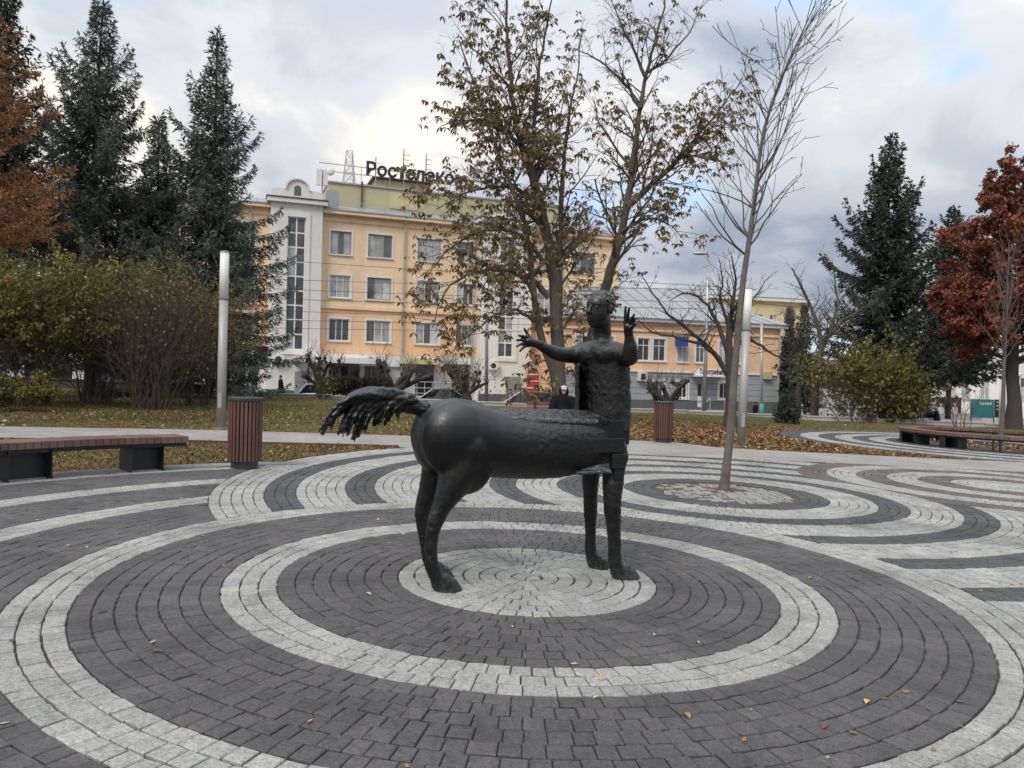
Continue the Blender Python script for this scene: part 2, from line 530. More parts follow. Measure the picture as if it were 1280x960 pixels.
E_ROWS = rows_to([(5, 'black', 0.11), (4, 'pale', 0.1225), (4, 'black', 0.125), (4, 'pale', 0.1275), (4, 'black', 0.1275), (4, 'pale', 0.1375), (5, 'black', 0.125)], 2.5)

def clip(poly, n, d):
    """keep the side n.p >= d"""
    out = []
    for i in range(len(poly)):
        p, q = poly[i], poly[(i + 1) % len(poly)]
        a, c = n[0] * p[0] + n[1] * p[1] - d, n[0] * q[0] + n[1] * q[1] - d
        if a >= 0: out.append(p)
        if (a >= 0) != (c >= 0):
            t = a / (a - c); out.append((p[0] + (q[0] - p[0]) * t, p[1] + (q[1] - p[1]) * t))
    return out
def parea(p): return 0.5 * sum(p[i][0] * p[(i + 1) % len(p)][1] - p[(i + 1) % len(p)][0] * p[i][1] for i in range(len(p)))
def outside(poly, c, r):
    far = [math.hypot(p[0] - c[0], p[1] - c[1]) for p in poly]
    if min(far) >= r: return poly
    if max(far) <= r: return []
    mx = sum(p[0] for p in poly) / len(poly) - c[0]; my = sum(p[1] for p in poly) / len(poly) - c[1]
    L = math.hypot(mx, my); n = (mx / L, my / L)
    return clip(poly, n, n[0] * c[0] + n[1] * c[1] + r)
def below_path(poly, edge, sgn):
    mx = sum(p[0] for p in poly) / len(poly)
    y0, y1 = interp(edge, mx - 0.2), interp(edge, mx + 0.2)
    n = ((y1 - y0), -0.4); L = math.hypot(*n); n = (n[0] / L * sgn, n[1] / L * sgn)
    return clip(poly, n, n[0] * mx + n[1] * (y0 + y1) / 2)
setts = {'pale': [], 'dark': [], 'black': [], 'brown': []}
_cr, _sr = math.cos(ROLL), math.sin(ROLL)
def seen(x, y, m=70):
    """roughly in front of the camera, a margin round the view kept for a step to the side"""
    if y < 1.9: return False
    return abs(x) < 0.72 * y + 1.2
def lay(center, rows, tests, gap=0.0062, lenr=(0.098, 0.126), dlen=(0.085, 0.132)):
    cx0, cy0 = center
    for (r0, r1, kind) in rows:
        rm = (r0 + r1) / 2
        a = rng.uniform(0, 6.28); end = a + 2 * math.pi
        lo, hi = lenr if kind == 'pale' else dlen
        if r0 < 0.01: lo = hi = 2 * math.pi * rm / 5
        while a < end - 1e-4:
            da = rng.uniform(lo, hi) / max(rm, 0.06)
            if r0 < 0.01: da = 2 * math.pi / 5
            if end - a - da < 0.6 * lo / max(rm, 0.06): da = end - a
            am = a + da / 2
            x, y = cx0 + rm * math.cos(am), cy0 + rm * math.sin(am)
            if seen(x, y):
                g = gap / 2 * rng.uniform(0.7, 1.6) * (1.0 if kind == 'pale' else 0.75)
                ga = g / max(rm, 0.05)
                j = lambda: rng.uniform(-0.0055, 0.0055)
                rr0, rr1 = max(r0 + g * 1.55, 0.012), r1 - g * 1.55
                k = 2 if da * rm > 0.1 and rm < 2.0 else 1
                poly = []
                for q in range(k + 1):
                    t = a + ga + (da - 2 * ga) * q / k
                    poly.append((cx0 + (rr1 + j()) * math.cos(t), cy0 + (rr1 + j()) * math.sin(t)))
                for q in range(k, -1, -1):
                    t = a + ga + (da - 2 * ga) * q / k
                    poly.append((cx0 + (rr0 + j()) * math.cos(t), cy0 + (rr0 + j()) * math.sin(t)))
                poly = poly[::-1]
                if parea(poly) < 0: poly = poly[::-1]
                for t in tests:
                    if poly: poly = t(poly)
                if len(poly) >= 3 and parea(poly) > 0.0022:
                    setts[kind].append((poly, x, y))
            a += da
pn = lambda p: below_path(p, NEAR, 1.0)
lay(CA, A_IN, [])
lay(CC, C_IN, [lambda p: outside(p, CA, R_A + 0.003)])
lay(CD, D_ROWS, [lambda p: outside(p, CA, R_A + 0.003), lambda p: outside(p, CC, R_C1 + 0.003), pn])
lay(CC, C_OUT, [lambda p: outside(p, CA, R_A + 0.003), lambda p: outside(p, CD, R_D + 0.003), pn])
def left_limit(p):
    # the turf patch on the left begins at the kerb round the outermost arc
    mx = sum(q[0] for q in p) / len(p); my = sum(q[1] for q in p) / len(p)
    if math.hypot(mx - CA[0], my - CA[1]) > R_A2 and mx < 2.0: return []
    return p
lay(CA, A_OUT, [left_limit, lambda p: outside(p, CC, R_C2 + 0.003), lambda p: outside(p, CD, R_D + 0.003), pn])
lay(CE, E_ROWS, [lambda p: below_path(p, FAR, -1.0)], lenr=(0.11, 0.14))

def sett_geo(poly, seedv):
    """stone with rounded arrises standing a little proud of the joints"""
    n = len(poly)
    cx0 = sum(p[0] for p in poly) / n; cy0 = sum(p[1] for p in poly) / n
    h = 0.030 + rng.uniform(-0.0025, 0.0025)
    tx, ty = rng.gauss(0, 0.016), rng.gauss(0, 0.016)
    vs = []
    for k, (ins, dz) in enumerate(((0.0, -0.016), (0.0, -0.0045), (0.006, 0.0))):
        for (x, y) in poly:
            L = math.hypot(x - cx0, y - cy0) + 1e-6
            f = max(0.3, 1 - ins * 1.3 / L)
            px, py = cx0 + (x - cx0) * f, cy0 + (y - cy0) * f
            vs.append((px, py, gz(px) + h + dz + (tx * (px - cx0) + ty * (py - cy0) if k else 0)))
    fs = [tuple(range(2 * n, 3 * n))]
    for k in range(2):
        for i in range(n):
            i2 = (i + 1) % n
            fs.append((k * n + i, k * n + i2, (k + 1) * n + i2, (k + 1) * n + i))
    return vs, fs
NAMES = {'pale': 'pale_sett', 'dark': 'dark_sett', 'black': 'charcoal_sett', 'brown': 'brown_sett'}
def in_view(x, y):
    d = Vector((x, y, gz(x) - CAM_H)); u = FOC * x / y; w = FOC * (d.z + y * 0.0099) / y
    px = 640 + u * _cr + w * _sr; py = 480 + u * _sr - w * _cr
    return -10 < px < 1290 and py < 965
for kind, lst in setts.items():
    rest = MB()
    order = sorted(range(len(lst)), key=lambda i: (not in_view(lst[i][1], lst[i][2]), lst[i][1] ** 2 + lst[i][2] ** 2))
    lim = 300 if kind != 'brown' else 150
    for q, i in enumerate(order):
        poly, x, y = lst[i]
        vs, fs = sett_geo(poly, i)
        t = min(1.0, max(0.0, rng.gauss(0.5, 0.24)))
        if q < lim:
            o = MB().add(vs, fs, t).build(NAMES[kind], M_SETT[kind], pavement)
        else:
            rest.add(vs, fs, t)
    if rest.v:
        o = rest.build(NAMES[kind] + 's', M_SETT[kind], pavement); o['kind'] = 'stuff'

# granite kerb round the outermost arc, one stone after another, then the leafy turf behind it
a0, a1 = R(112), R(205)
n_k = 16
kw = (R_A2 + 0.03, R_A2 + 0.40)
def kerb_free(am):
    x, y = CA[0] + 7.4 * math.cos(am), CA[1] + 7.4 * math.sin(am)
    return math.hypot(x - CC[0], y - CC[1]) > R_C2 - 0.05
for i in range(n_k):
    t0, t1 = a0 + (a1 - a0) * i / n_k + 0.0008, a0 + (a1 - a0) * (i + 1) / n_k - 0.0008
    if not kerb_free((t0 + t1) / 2): continue
    mb = MB(); ring = []
    for q in range(5):
        t = t0 + (t1 - t0) * q / 4
        ring.append((math.cos(t), math.sin(t)))
    vs, fs = [], []
    for z in (0.0, 0.040):
        for rr in kw:
            for c_, s_ in ring:
                x, y = CA[0] + rr * c_, CA[1] + rr * s_
                vs.append((x, y, gz(x) + z))
    for q in range(4):
        fs += [(10 + q, 15 + q, 16 + q, 11 + q), (q, 10 + q, 11 + q, q + 1), (5 + q, 6 + q, 16 + q, 15 + q)]
    fs += [(0, 5, 15, 10), (4, 14, 19, 9)]
    mb.add(vs, fs).build('kerb_stone', M_KERB, pavement)
pts = []
rA = R_A2 + 0.40
for i in range(0, 61):
    t = R(208) + (R(100) - R(208)) * i / 60
    x, y = CA[0] + rA * math.cos(t), CA[1] + rA * math.sin(t)
    if math.hypot(x - CC[0], y - CC[1]) < R_C2 + 0.02: break
    pts.append((x, y))
tC = math.atan2(pts[-1][1] - CC[1], pts[-1][0] - CC[0])
for i in range(1, 40):
    t = tC - i * 0.03
    x, y = CC[0] + (R_C2 + 0.03) * math.cos(t), CC[1] + (R_C2 + 0.03) * math.sin(t)
    if y > interp(NEAR, x) - 0.04: break
    pts.append((x, y))
xl = pts[-1][0]
pts += [(x, interp(NEAR, x) - 0.03) for x in np.linspace(xl - 0.15, -16, 40)]
PATCH = pts
struct(poly_sheet('turf_patch', pts, 0.034, M_PATCH))
def in_patch(x, y):
    return (math.hypot(x - CA[0], y - CA[1]) > rA and math.hypot(x - CC[0], y - CC[1]) > R_C2 + 0.05
            and y < interp(NEAR, x) - 0.05 and x < 0 and y > 3)
# thin dark steel edging between path and patch
ed = MB()
for (xa, xb) in zip(np.linspace(-14, xl, 30)[:-1], np.linspace(-14, xl, 30)[1:]):
    ya, yb = interp(NEAR, xa) - 0.02, interp(NEAR, xb) - 0.02
    ed.add([(xa, ya, gz(xa)), (xb, yb, gz(xb)), (xb, yb, gz(xb) + .07), (xa, ya, gz(xa) + .07), (xa, ya + .03, gz(xa)), (xb, yb + .03, gz(xb)), (xb, yb + .03, gz(xb) + .07), (xa, ya + .03, gz(xa) + .07)],
           [(0, 1, 2, 3), (3, 2, 6, 7), (5, 4, 7, 6)])
struct(ed.build('path_edging', mat('rusty_edging', (0.10, 0.06, 0.045), 0.9, var=0.3, scale=4)))
# ================================================================== bronze centaur
SO = Vector((0.10, 5.81, 0.0)); SA = R(22)
S_AX = Vector((math.cos(SA), math.sin(SA), 0)); S_N = Vector((-math.sin(SA), math.cos(SA), 0))
def H(x, y, z): return SO + S_AX * x + S_N * y + Vector((0, 0, z))
def pl(px, py, off=0.0):
    """point on the upright plane along the horse's length, shifted sideways by off"""
    d = ray(px, py); P = SO + S_N * off
    t = P.dot(S_N) / d.dot(S_N)
    return Vector((0, 0, CAM_H)) + d * t
def solidify_union(mb, voxel, smooth=4, factor=0.5):
    """melt overlapping volumes into one skin"""
    me = mb.mesh('tmp')
    o = bpy.data.objects.new('tmp', me); COL.objects.link(o)
    md = o.modifiers.new('r', 'REMESH'); md.mode = 'VOXEL'; md.voxel_size = voxel; md.adaptivity = 0.0
    if smooth:
        ms = o.modifiers.new('s', 'SMOOTH'); ms.factor = factor; ms.iterations = smooth
    dg = bpy.context.evaluated_depsgraph_get()
    out = bpy.data.meshes.new_from_object(o.evaluated_get(dg))
    bpy.data.objects.remove(o); bpy.data.meshes.remove(me)
    return out
def relief(me, fn):
    """push vertices along their normals by fn(co) metres"""
    n = len(me.vertices)
    co = np.empty(n * 3, np.float32); me.vertices.foreach_get('co', co)
    no = np.empty(n * 3, np.float32); me.vertices.foreach_get('normal', no)
    co = co.reshape(-1, 3); no = no.reshape(-1, 3)
    d = np.array([fn(Vector(c)) for c in co], np.float32)
    co += no * d[:, None]
    me.vertices.foreach_set('co', co.ravel()); me.update()
def join_meshes(ms, name):
    bm = bmesh.new()
    for m_ in ms: bm.from_mesh(m_)
    out = bpy.data.meshes.new(name); bm.to_mesh(out); bm.free()
    for m_ in ms: bpy.data.meshes.remove(m_)
    return out
def sup_ring(c, a, b, n=32, e=2.0):
    out = []
    for k in range(n):
        t = 2 * math.pi * k / n
        cx_, sy_ = math.cos(t), math.sin(t)
        out.append(c + a * (math.copysign(abs(cx_) ** (2 / e), cx_)) + b * (math.copysign(abs(sy_) ** (2 / e), sy_)))
    return out

m, nt, b = new_mat('dark_bronze')
nA = tex_noise(nt, 4.0, 6, 0.65); nB = tex_noise(nt, 38.0, 5, 0.7); nC = tex_noise(nt, 130, 4, 0.6)
c = ramp(nt, nA, [(0.30, (0.0035, 0.0035, 0.004)), (0.52, (0.007, 0.0068, 0.0066)), (0.66, (0.015, 0.0135, 0.0115)), (0.78, (0.018, 0.022, 0.020))])
sepz = nt.nodes.new('ShaderNodeSeparateXYZ'); tcz = nt.nodes.new('ShaderNodeTexCoord'); lk(nt, tcz.outputs['Object'], sepz.inputs[0])
pat = mth(nt, 'SUBTRACT', mth(nt, 'ADD', nB, mth(nt, 'MULTIPLY', nA, 0.6)), mth(nt, 'MULTIPLY', sepz.outputs[2], 2.2))
pat = ramp(nt, pat, [(0.55, 0.0), (0.95, 1.0)])
c = mixc(nt, mth(nt, 'MULTIPLY', pat, 0.75), c, (0.085, 0.105, 0.09))
# sky sheen painted in: faces turned upwards get paler, more metallic bronze
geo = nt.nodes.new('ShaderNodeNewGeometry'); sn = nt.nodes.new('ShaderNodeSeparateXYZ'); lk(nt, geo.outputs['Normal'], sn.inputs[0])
up_sheen = ramp(nt, mth(nt, 'ADD', sn.outputs[2], mth(nt, 'MULTIPLY', mth(nt, 'SUBTRACT', nA, .5), .5)), [(0.18, 0.0), (0.80, 1.0)])
c = mixc(nt, mth(nt, 'MULTIPLY', up_sheen, .8), c, (0.12, 0.12, 0.122))
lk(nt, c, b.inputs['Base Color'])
lk(nt, mth(nt, 'ADD', mth(nt, 'MULTIPLY', up_sheen, .75), .08), b.inputs['Metallic'])
b.inputs['Coat Weight'].default_value = 0.0
b.inputs['Coat Roughness'].default_value = 0.30
b.inputs['Specular IOR Level'].default_value = 0.42
lk(nt, ramp(nt, nB, [(0.3, 0.25), (0.7, 0.44)]), b.inputs['Roughness'])
hB = mth(nt, 'ADD', mth(nt, 'MULTIPLY', nB, 0.7), mth(nt, 'MULTIPLY', nC, 0.45))
add_bump(nt, b, mth(nt, 'MULTIPLY', hB, mth(nt, 'ADD', mth(nt, 'MULTIPLY', attr(nt), 1.6), 0.10)), 0.8, 0.012)
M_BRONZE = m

statue = thing('centaur_statue', 'dark bronze centaur statue with outstretched arms standing on the pale round paving disc', 'statue', SO)

# ---- horse trunk: x, top z, bottom z, half width
HOOVES = []
hb = MB()
prof = [(-0.845, 1.14, 1.00, .07, 2.0), (-0.82, 1.25, .93, .15, 2.0), (-0.76, 1.325, .86, .215, 2.0), (-0.66, 1.368, .82, .265, 2.1), (-0.55, 1.385, .80, .285, 2.2),
        (-0.42, 1.368, .80, .285, 2.2), (-0.30, 1.325, .80, .268, 2.2), (-0.15, 1.290, .79, .262, 2.3), (0.05, 1.280, .78, .265, 2.3), (0.25, 1.277, .785, .262, 2.4),
        (0.42, 1.275, .805, .25, 2.4), (0.56, 1.270, .83, .225, 2.5), (0.66, 1.26, .86, .19, 2.5), (0.72, 1.20, .90, .15, 2.3)]
hb.loft([sup_ring(H(x, 0, (t + bo) / 2), S_N * w, Vector((0, 0, (t - bo) / 2)), 36, e) for x, t, bo, w, e in prof])
# haunches
for s in (-1, 1):
    hb.ball(H(-0.58, 0.13 * s, 1.10), (0.26, 0.175, 0.27), Matrix.Rotation(SA, 3, 'Z'), 24, 16)
    hb.ball(H(-0.50, 0.15 * s, 0.92), (0.20, 0.12, 0.22), Matrix.Rotation(SA, 3, 'Z'), 20, 14)
def limb(pts, rad, n=16):
    pts = [Vector(p) for p in pts]
    hb.tube(pts, rad, n)
def hoof(p, toe, w, hgt=0.085):
    """flared hoof, flat on the ground; toe = direction"""
    g = gz(p.x) + 0.027
    side = Vector((-toe.y, toe.x, 0))
    rings = []
    for t, fw, sw, sh in ((0.0, w * 1.28, w * 1.05, 0.035), (0.4, w * 1.1, w * 0.95, 0.018), (1.0, w * 0.86, w * 0.8, -0.008), (1.35, w * 0.7, w * 0.68, -0.02)):
        c0 = Vector((p.x, p.y, g + hgt * t)) + toe * sh
        rings.append(sup_ring(c0, toe * fw, side * sw, 18, 2.2))
    hb.loft(rings)
def leg(joints, radii, hoof_px, off, hw):
    pts = [pl(x, y, off * (0.62, 0.8, 0.95)[min(i, 2)] if i < 3 else off) for i, (x, y) in enumerate(joints)]
    hb.ball(pts[0], (radii[0] * 1.02,) * 3, None, 18, 12)
    limb(pts, radii)
    hp = pl(hoof_px[0], hoof_px[1], off)
    hoof(hp, S_AX, hw)
    HOOVES.append((hp.copy(), hw))
leg([(583, 560), (575, 590), (561, 616), (551, 636), (544, 652), (540, 668), (538.5, 690), (540, 707), (546, 721), (550, 733)],
    [.20, .160, .100, .066, .060, .049, .044, .050, .055, .056], (555, 746), -0.17, .075)
leg([(566, 562), (549, 592), (538, 614), (530, 630), (527, 643), (529, 658), (532, 680), (535, 698), (541, 712), (544, 718)],
    [.19, .145, .092, .066, .057, .048, .043, .048, .052, .052], (547, 730), 0.17, .07)
leg([(768, 560), (767, 585), (766, 608), (765, 628), (766, 645), (767, 660), (768, 680), (768, 700), (772, 714), (775, 722)],
    [.10, .090, .082, .068, .064, .056, .050, .054, .058, .056], (780, 732), -0.17, .074)
leg([(740, 565), (739, 588), (738, 605), (738, 622), (738, 637), (738, 655), (738, 672), (738, 688), (741, 700), (743, 706)],
    [.09, .078, .068, .058, .058, .048, .044, .048, .054, .054], (746, 715), 0.17, .07)
hb.ball(pl(599, 597, 0.0), (.035, .03, .05))
# chest wedge between the front legs
hb.loft([sup_ring(H(x, 0, (t + bo) / 2), S_N * w, Vector((0, 0, (t - bo) / 2)), 24, 3.2) for x, t, bo, w in ((0.45, 1.02, .80, .20), (0.62, 1.04, .84, .21), (0.80, 1.02, .88, .20))])

# ---- torso: chest turned back towards the rump and the viewer
FD = Vector((-0.70, -0.714, 0)); SD = Vector((0.714, -0.70, 0)); UP = Vector((0, 0, 1))
TD = 6.05
def tr(px, py, a, bb, e=2.6, dd=0.0):
    return sup_ring(at(px, py, TD + dd), SD * a, FD * bb, 32, e)
hb.loft([tr(761, 538, .160, .125, 3.0), tr(760.5, 525, .166, .145, 3.0), tr(760, 500, .170, .145, 2.8), tr(759, 475, .176, .145, 2.6), tr(757, 455, .190, .145, 2.4),
         tr(756, 443, .225, .155, 2.2), tr(754, 434, .215, .135, 2.0), tr(753, 428, .13, .10, 2.0)])
# ribs carried over to the far side, the upright slot beside them stays open
hb.loft([tr(752, 462, .21, .13, 2.4, 0.03), tr(753, 448, .225, .14, 2.2, 0.0), tr(754, 436, .20, .11, 2.0)])
HMT = Matrix((SD, FD, UP)).transposed()
for q in (-1, 1):
    hb.ball(at(753, 443, TD) + SD * 0.085 * q + FD * 0.088, (.105, .07, .075), HMT, 18, 12)     # breast
xs0 = at(723.0, 456, 6.0); 
sl_top, sl_bot = at(722.5, 455, 6.02), at(722.5, 520, 6.02)
strip = []
for i in range(8):
    t = i / 7
    p = sl_top.lerp(sl_bot, t)
    w = 0.012 + 0.004 * math.sin(i * 2.1)
    strip.append(sup_ring(p + Vector((0.002 * math.sin(i * 3.3), 0.06, 0)), Vector((w, 0, 0)), Vector((0, 0.125, 0)), 16, 3.5))
hb.loft(strip)
p0, p1 = at(722, 513, 6.22), at(742, 452, 6.22)
hb.box((p0.x, 6.19, p0.z - .05), (p1.x + .08, 6.25, p1.z))
# ---- neck and shoulders
sh_l, sh_r = at(727, 441, 6.16), at(779, 443, 5.93)
hb.capsule(at(754, 440, 6.05), at(752, 412, 6.02), .09, .060, 28)
hb.capsule(at(748, 436, 6.07), sh_l, .075, .082); hb.capsule(at(758, 437, 6.02), sh_r, .080, .085)
# ---- arm stretched towards the rump
el_l, wr_l = at(702, 444, 6.02), at(670, 429.5, 5.93)
hb.capsule(sh_l, at(714, 444, 6.09), .080, .068); hb.capsule(at(714, 444, 6.09), el_l, .068, .060)
hb.capsule(el_l, at(690, 440, 5.99), .060, .057); hb.capsule(at(690, 440, 5.99), wr_l, .055, .033)
# ---- arm raised beside the face
el_r, wr_r = at(788, 447, 5.70), at(786, 419, 5.66)
hb.capsule(sh_r, at(785, 447, 5.82), .085, .070); hb.capsule(at(785, 447, 5.82), el_r, .070, .060)
hb.capsule(el_r, at(788, 434, 5.68), .060, .056); hb.capsule(at(788, 434, 5.68), wr_r, .054, .034)
body_me = solidify_union(hb, 0.0105, 12)
def sstep(a, b_, v):
    t = max(0.0, min(1.0, (v - a) / (b_ - a))); return t * t * (3 - 2 * t)
def rough_of(c):
    q = c - SO
    x = q.dot(S_AX); z = c.z
    flank = 0.06 + 0.39 * sstep(-.32, 0.10, x)
    legs = 0.50 * (1 - sstep(.35, .95, z))
    tc_ = at(757, 475, 6.05)
    torso = sstep(1.22, 1.30, z) * (1 - .45 * sstep(1.60, 1.74, z)) * (1 - sstep(1.80, 1.90, z)) * (1 - sstep(.23, .31, math.hypot(c.x - tc_.x, c.y - tc_.y))) * sstep(.25, .40, x)
    return max(flank if z < 1.5 else .06, legs, torso)
def body_relief(c):
    def rid(k, o): return abs(mnoise.noise(c * k + Vector((o, o, o)))) * 2 - .45
    return rough_of(c) * (0.004 * mnoise.noise(c * 8.0) + 0.0065 * rid(17.0, 3.0) + 0.005 * rid(38.0, 9.0) + 0.003 * mnoise.noise(c * 90.0))
relief(body_me, body_relief)

# ---- head
hd = MB()
HC = at(750.5, 387, 6.0); f, s = FD, SD
HM = Matrix((SD, FD, UP)).transposed()
def hp(a, b_, c_): return HC + SD * a + FD * b_ + UP * c_
hd.ball(hp(0, -.015, .045), (.098, .122, .105), HM, 28, 18)
hd.loft([sup_ring(hp(0, y_, z_), SD * a_, FD * f_, 28) for z_, y_, a_, f_ in ((.080, .018, .084, .092), (.050, .022, .088, .099), (.034, .023, .088, .101), (.018, .0225, .087, .0975), (.004, .0235, .086, .0955),
         (-.014, .026, .085, .0955), (-.045, .030, .084, .093), (-.085, .030, .079, .089), (-.118, .036, .062, .076), (-.142, .046, .036, .050))])
hd.capsule(hp(0, .114, .030), hp(0, .145, -.030), .010, .015); hd.ball(hp(0, .138, -.034), (.019, .017, .012), HM)
for q in (-1, 1):
    hd.ball(hp(.036 * q, .102, .010), (.016, .0115, .009), HM)
    hd.capsule(hp(.016 * q, .114, .034), hp(.058 * q, .096, .034), .0075, .006)
    hd.ball(hp(.095 * q, -.012, -.004), (.012, .024, .038), HM)
    hd.ball(hp(.101 * q, -.018, .012), (.010, .020, .020), HM)
    hd.capsule(hp(0, .120, -.066), hp(.026 * q, .111, -.068), .0085, .005)
    hd.capsule(hp(0, .116, -.084), hp(.021 * q, .108, -.082), .009, .005)
hd.ball(hp(0, .088, -.126), (.032, .022, .022), HM)
hd.capsule(hp(0, -.018, -.06), at(753, 424, 6.04), .070, .070, 28); hd.capsule(at(753, 420, 6.05), at(753, 436, 6.05), .068, .105, 28)
rh = random.Random(5)
for i in range(420):                                   # short curls
    a = rh.uniform(0, 6.28); e = rh.uniform(-0.15, 1.5)
    d = Vector((math.cos(a) * math.cos(e), math.sin(a) * math.cos(e), math.sin(e)))
    if d.y > 0.45 and d.z < 0.62: continue
    if d.y > 0.0 and d.z < 0.12: continue
    c0 = hp(d.x * .096, -.016 + d.y * .120, .046 + d.z * .102)
    hd.capsule(c0, c0 + SD * rh.uniform(-.02, .02) + FD * rh.uniform(-.006, .02) + UP * rh.uniform(-.014, .004), .0068, .005, 8)
head_me = solidify_union(hd, 0.0042, 3)

# ---- hands
def hand(wrist, palm, tips, thumb, r=.0115):
    hm = MB()
    d = (palm - wrist).normalized()
    hm.capsule(wrist - d * .04, palm, .034, .034)
    fan = (tips[-1] - tips[0]).normalized()
    for t in (-.5, -.17, .17, .5):
        hm.capsule(wrist + d * .012, palm + fan * (.062 * t) + d * .015, .026, .017)
    for i, tip in enumerate(tips):
        base = palm + fan * (.062 * (i / 3.0 - .5)) + d * .018
        mid = base.lerp(tip, .5) + d * .006
        hm.capsule(base, mid, r * 1.15, r); hm.capsule(mid, tip, r, r * .78)
    tb = wrist.lerp(palm, .45)
    mid = tb.lerp(thumb, .55) + (thumb - tb).normalized() * .004
    hm.capsule(tb, mid, .019, r * 1.15); hm.capsule(mid, thumb, r * 1.15, r * .85)
    return solidify_union(hm, 0.0052, 1)
h_l = hand(wr_l, at(661, 427, 5.91), [at(648.5, 419.5, 5.87), at(646, 425.5, 5.87), at(646, 433, 5.88), at(650, 439, 5.89)], at(655.5, 411, 5.90))
h_r = hand(wr_r, at(785, 409, 5.64), [at(782, 383.5, 5.63), at(786.5, 385, 5.58), at(793, 393, 5.58), at(794, 399, 5.60)], at(794.5, 405, 5.55))
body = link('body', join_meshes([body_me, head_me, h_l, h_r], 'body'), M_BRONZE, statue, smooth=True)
_att = body.data.attributes.new('tint', 'FLOAT', 'POINT')
_att.data.foreach_set('value', [max(.05, rough_of(v.co)) for v in body.data.vertices])
body.data.transform(Matrix.Translation(-SO))

# ---- hooves
for p, w in HOOVES:
    g = gz(p.x) + 0.026; side = S_N
    rings = []
    for t, fw, sw, sh in ((0.0, w * 1.32, w * 1.08, 0.034), (0.3, w * 1.24, w * 1.04, 0.028), (0.85, w * 1.04, w * .92, 0.010), (1.0, w * 0.98, w * .88, 0.002), (1.04, w * .80, w * .70, -0.002)):
        rings.append(sup_ring(Vector((p.x, p.y, g + .082 * t)) + S_AX * sh, S_AX * fw, side * sw, 24, 2.2))
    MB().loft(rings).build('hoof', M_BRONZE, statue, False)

# ---- tail: loose wavy locks
tb = MB()
rt = random.Random(3)
# one flowing mass: fine strands leave the dock together and fall off one after another in ragged locks
ends = [(403, 541, 10, .0), (412, 536, 6, .1), (425, 541, 8, .25), (434, 545, 7, .38), (444, 549, 9, .5), (455, 538, 7, .62), (469, 531, 7, .74), (482, 535, 6, .86), (493, 524, 6, 1.0), (428, 520, 5, .1), (448, 522, 6, .45)]
def bez(p, t):
    q = list(p)
    while len(q) > 1: q = [((1 - t) * a[0] + t * b_[0], (1 - t) * a[1] + t * b_[1]) for a, b_ in zip(q, q[1:])]
    return q[0]
for (ex, ey, cnt, s_) in ends:
    for c_ in range(cnt):
        e = (ex + rt.gauss(0, 3.0), ey + rt.gauss(0, 3.5) - (4 if c_ % 3 == 0 else 0))
        dx = 527 - e[0]
        ctl = [(528, 509), (512, 492 + 5 * s_ + rt.uniform(-4, 6)), (527 - dx * .55, 474 + 18 * s_ + rt.uniform(-5, 10)), (527 - dx * .86, 492 + 12 * s_ + rt.uniform(-4, 8)), e]
        n = 13; off = rt.gauss(0, .035); w1, w2 = rt.uniform(0, 6.28), rt.uniform(.008, .02)
        pts = []
        for k in range(n):
            t = k / (n - 1); x, y = bez(ctl, t)
            pts.append(pl(x, y + 2.2 * math.sin(w1 + t * 9) * t, off * min(1, t * 2.4) + w2 * math.sin(w1 + t * 8)))
        r0 = rt.uniform(.016, .026)
        tb.tube(pts, [max(.006, r0 * (1.15 - .25 * abs(k / (n - 1) - .4) - .70 * max(0, k / (n - 1) - .55) / .45)) for k in range(n)], 8)
tb.tube([pl(534, 512), pl(524, 510), pl(512, 506), pl(499, 504), pl(485, 505), pl(470, 508)], [.058, .054, .062, .066, .056, .03], 14)
tb.ball(pl(527, 511), (.06, .05, .062))
tail_me = solidify_union(tb, 0.0075, 2)
relief(tail_me, lambda c: 0.006 * mnoise.noise(Vector((c.x * 14, c.y * 30, c.z * 34))) + 0.004 * mnoise.noise(c * 60))
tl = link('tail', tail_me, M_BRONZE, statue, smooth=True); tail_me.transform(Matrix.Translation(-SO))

# ---- cast plates and blocks at the breast
HM4 = Matrix.Translation(SO) @ Matrix.Rotation(SA, 4, 'Z')
def lx(px, py, off): return (pl(px, py, off) - SO).dot(S_AX)
def lz(px, py, off): return pl(px, py, off).z
N_ = -0.24
for nm, a_, b_ in (('breast_block', (lx(737, 555, N_), N_, lz(760, 566.5, N_)), (lx(781, 557, N_), .22, lz(760, 548, N_))),
                   ('breast_block', (lx(713, 535, -.205), -.205, lz(760, 549, N_)), (lx(780, 540, -.205), .19, lz(760, 525, -.205))),
                   ('collar_plate', (lx(779, 546, -.12), -.12, lz(782, 556, -.12)), (lx(787, 546, -.12), .16, lz(782, 537.5, -.12))),
                   ('shoulder_block', (lx(765.5, 575, -.25), -.25, lz(774, 586, -.25)), (lx(783, 575, -.25), -.11, lz(774, 567.5, -.25))),
                   ('shoulder_block', (lx(765.5, 575, -.25), .11, lz(774, 586, -.25)), (lx(783, 575, -.25), .25, lz(774, 567.5, -.25))),
                   ('leg_rib', (lx(768, 592, -.24), -.24, lz(774, 601, -.24)), (lx(780.5, 592, -.24), -.13, lz(774, 585, -.24)))):
    MB().box(a_, b_, HM4, 0.006).build(nm, M_BRONZE, statue)
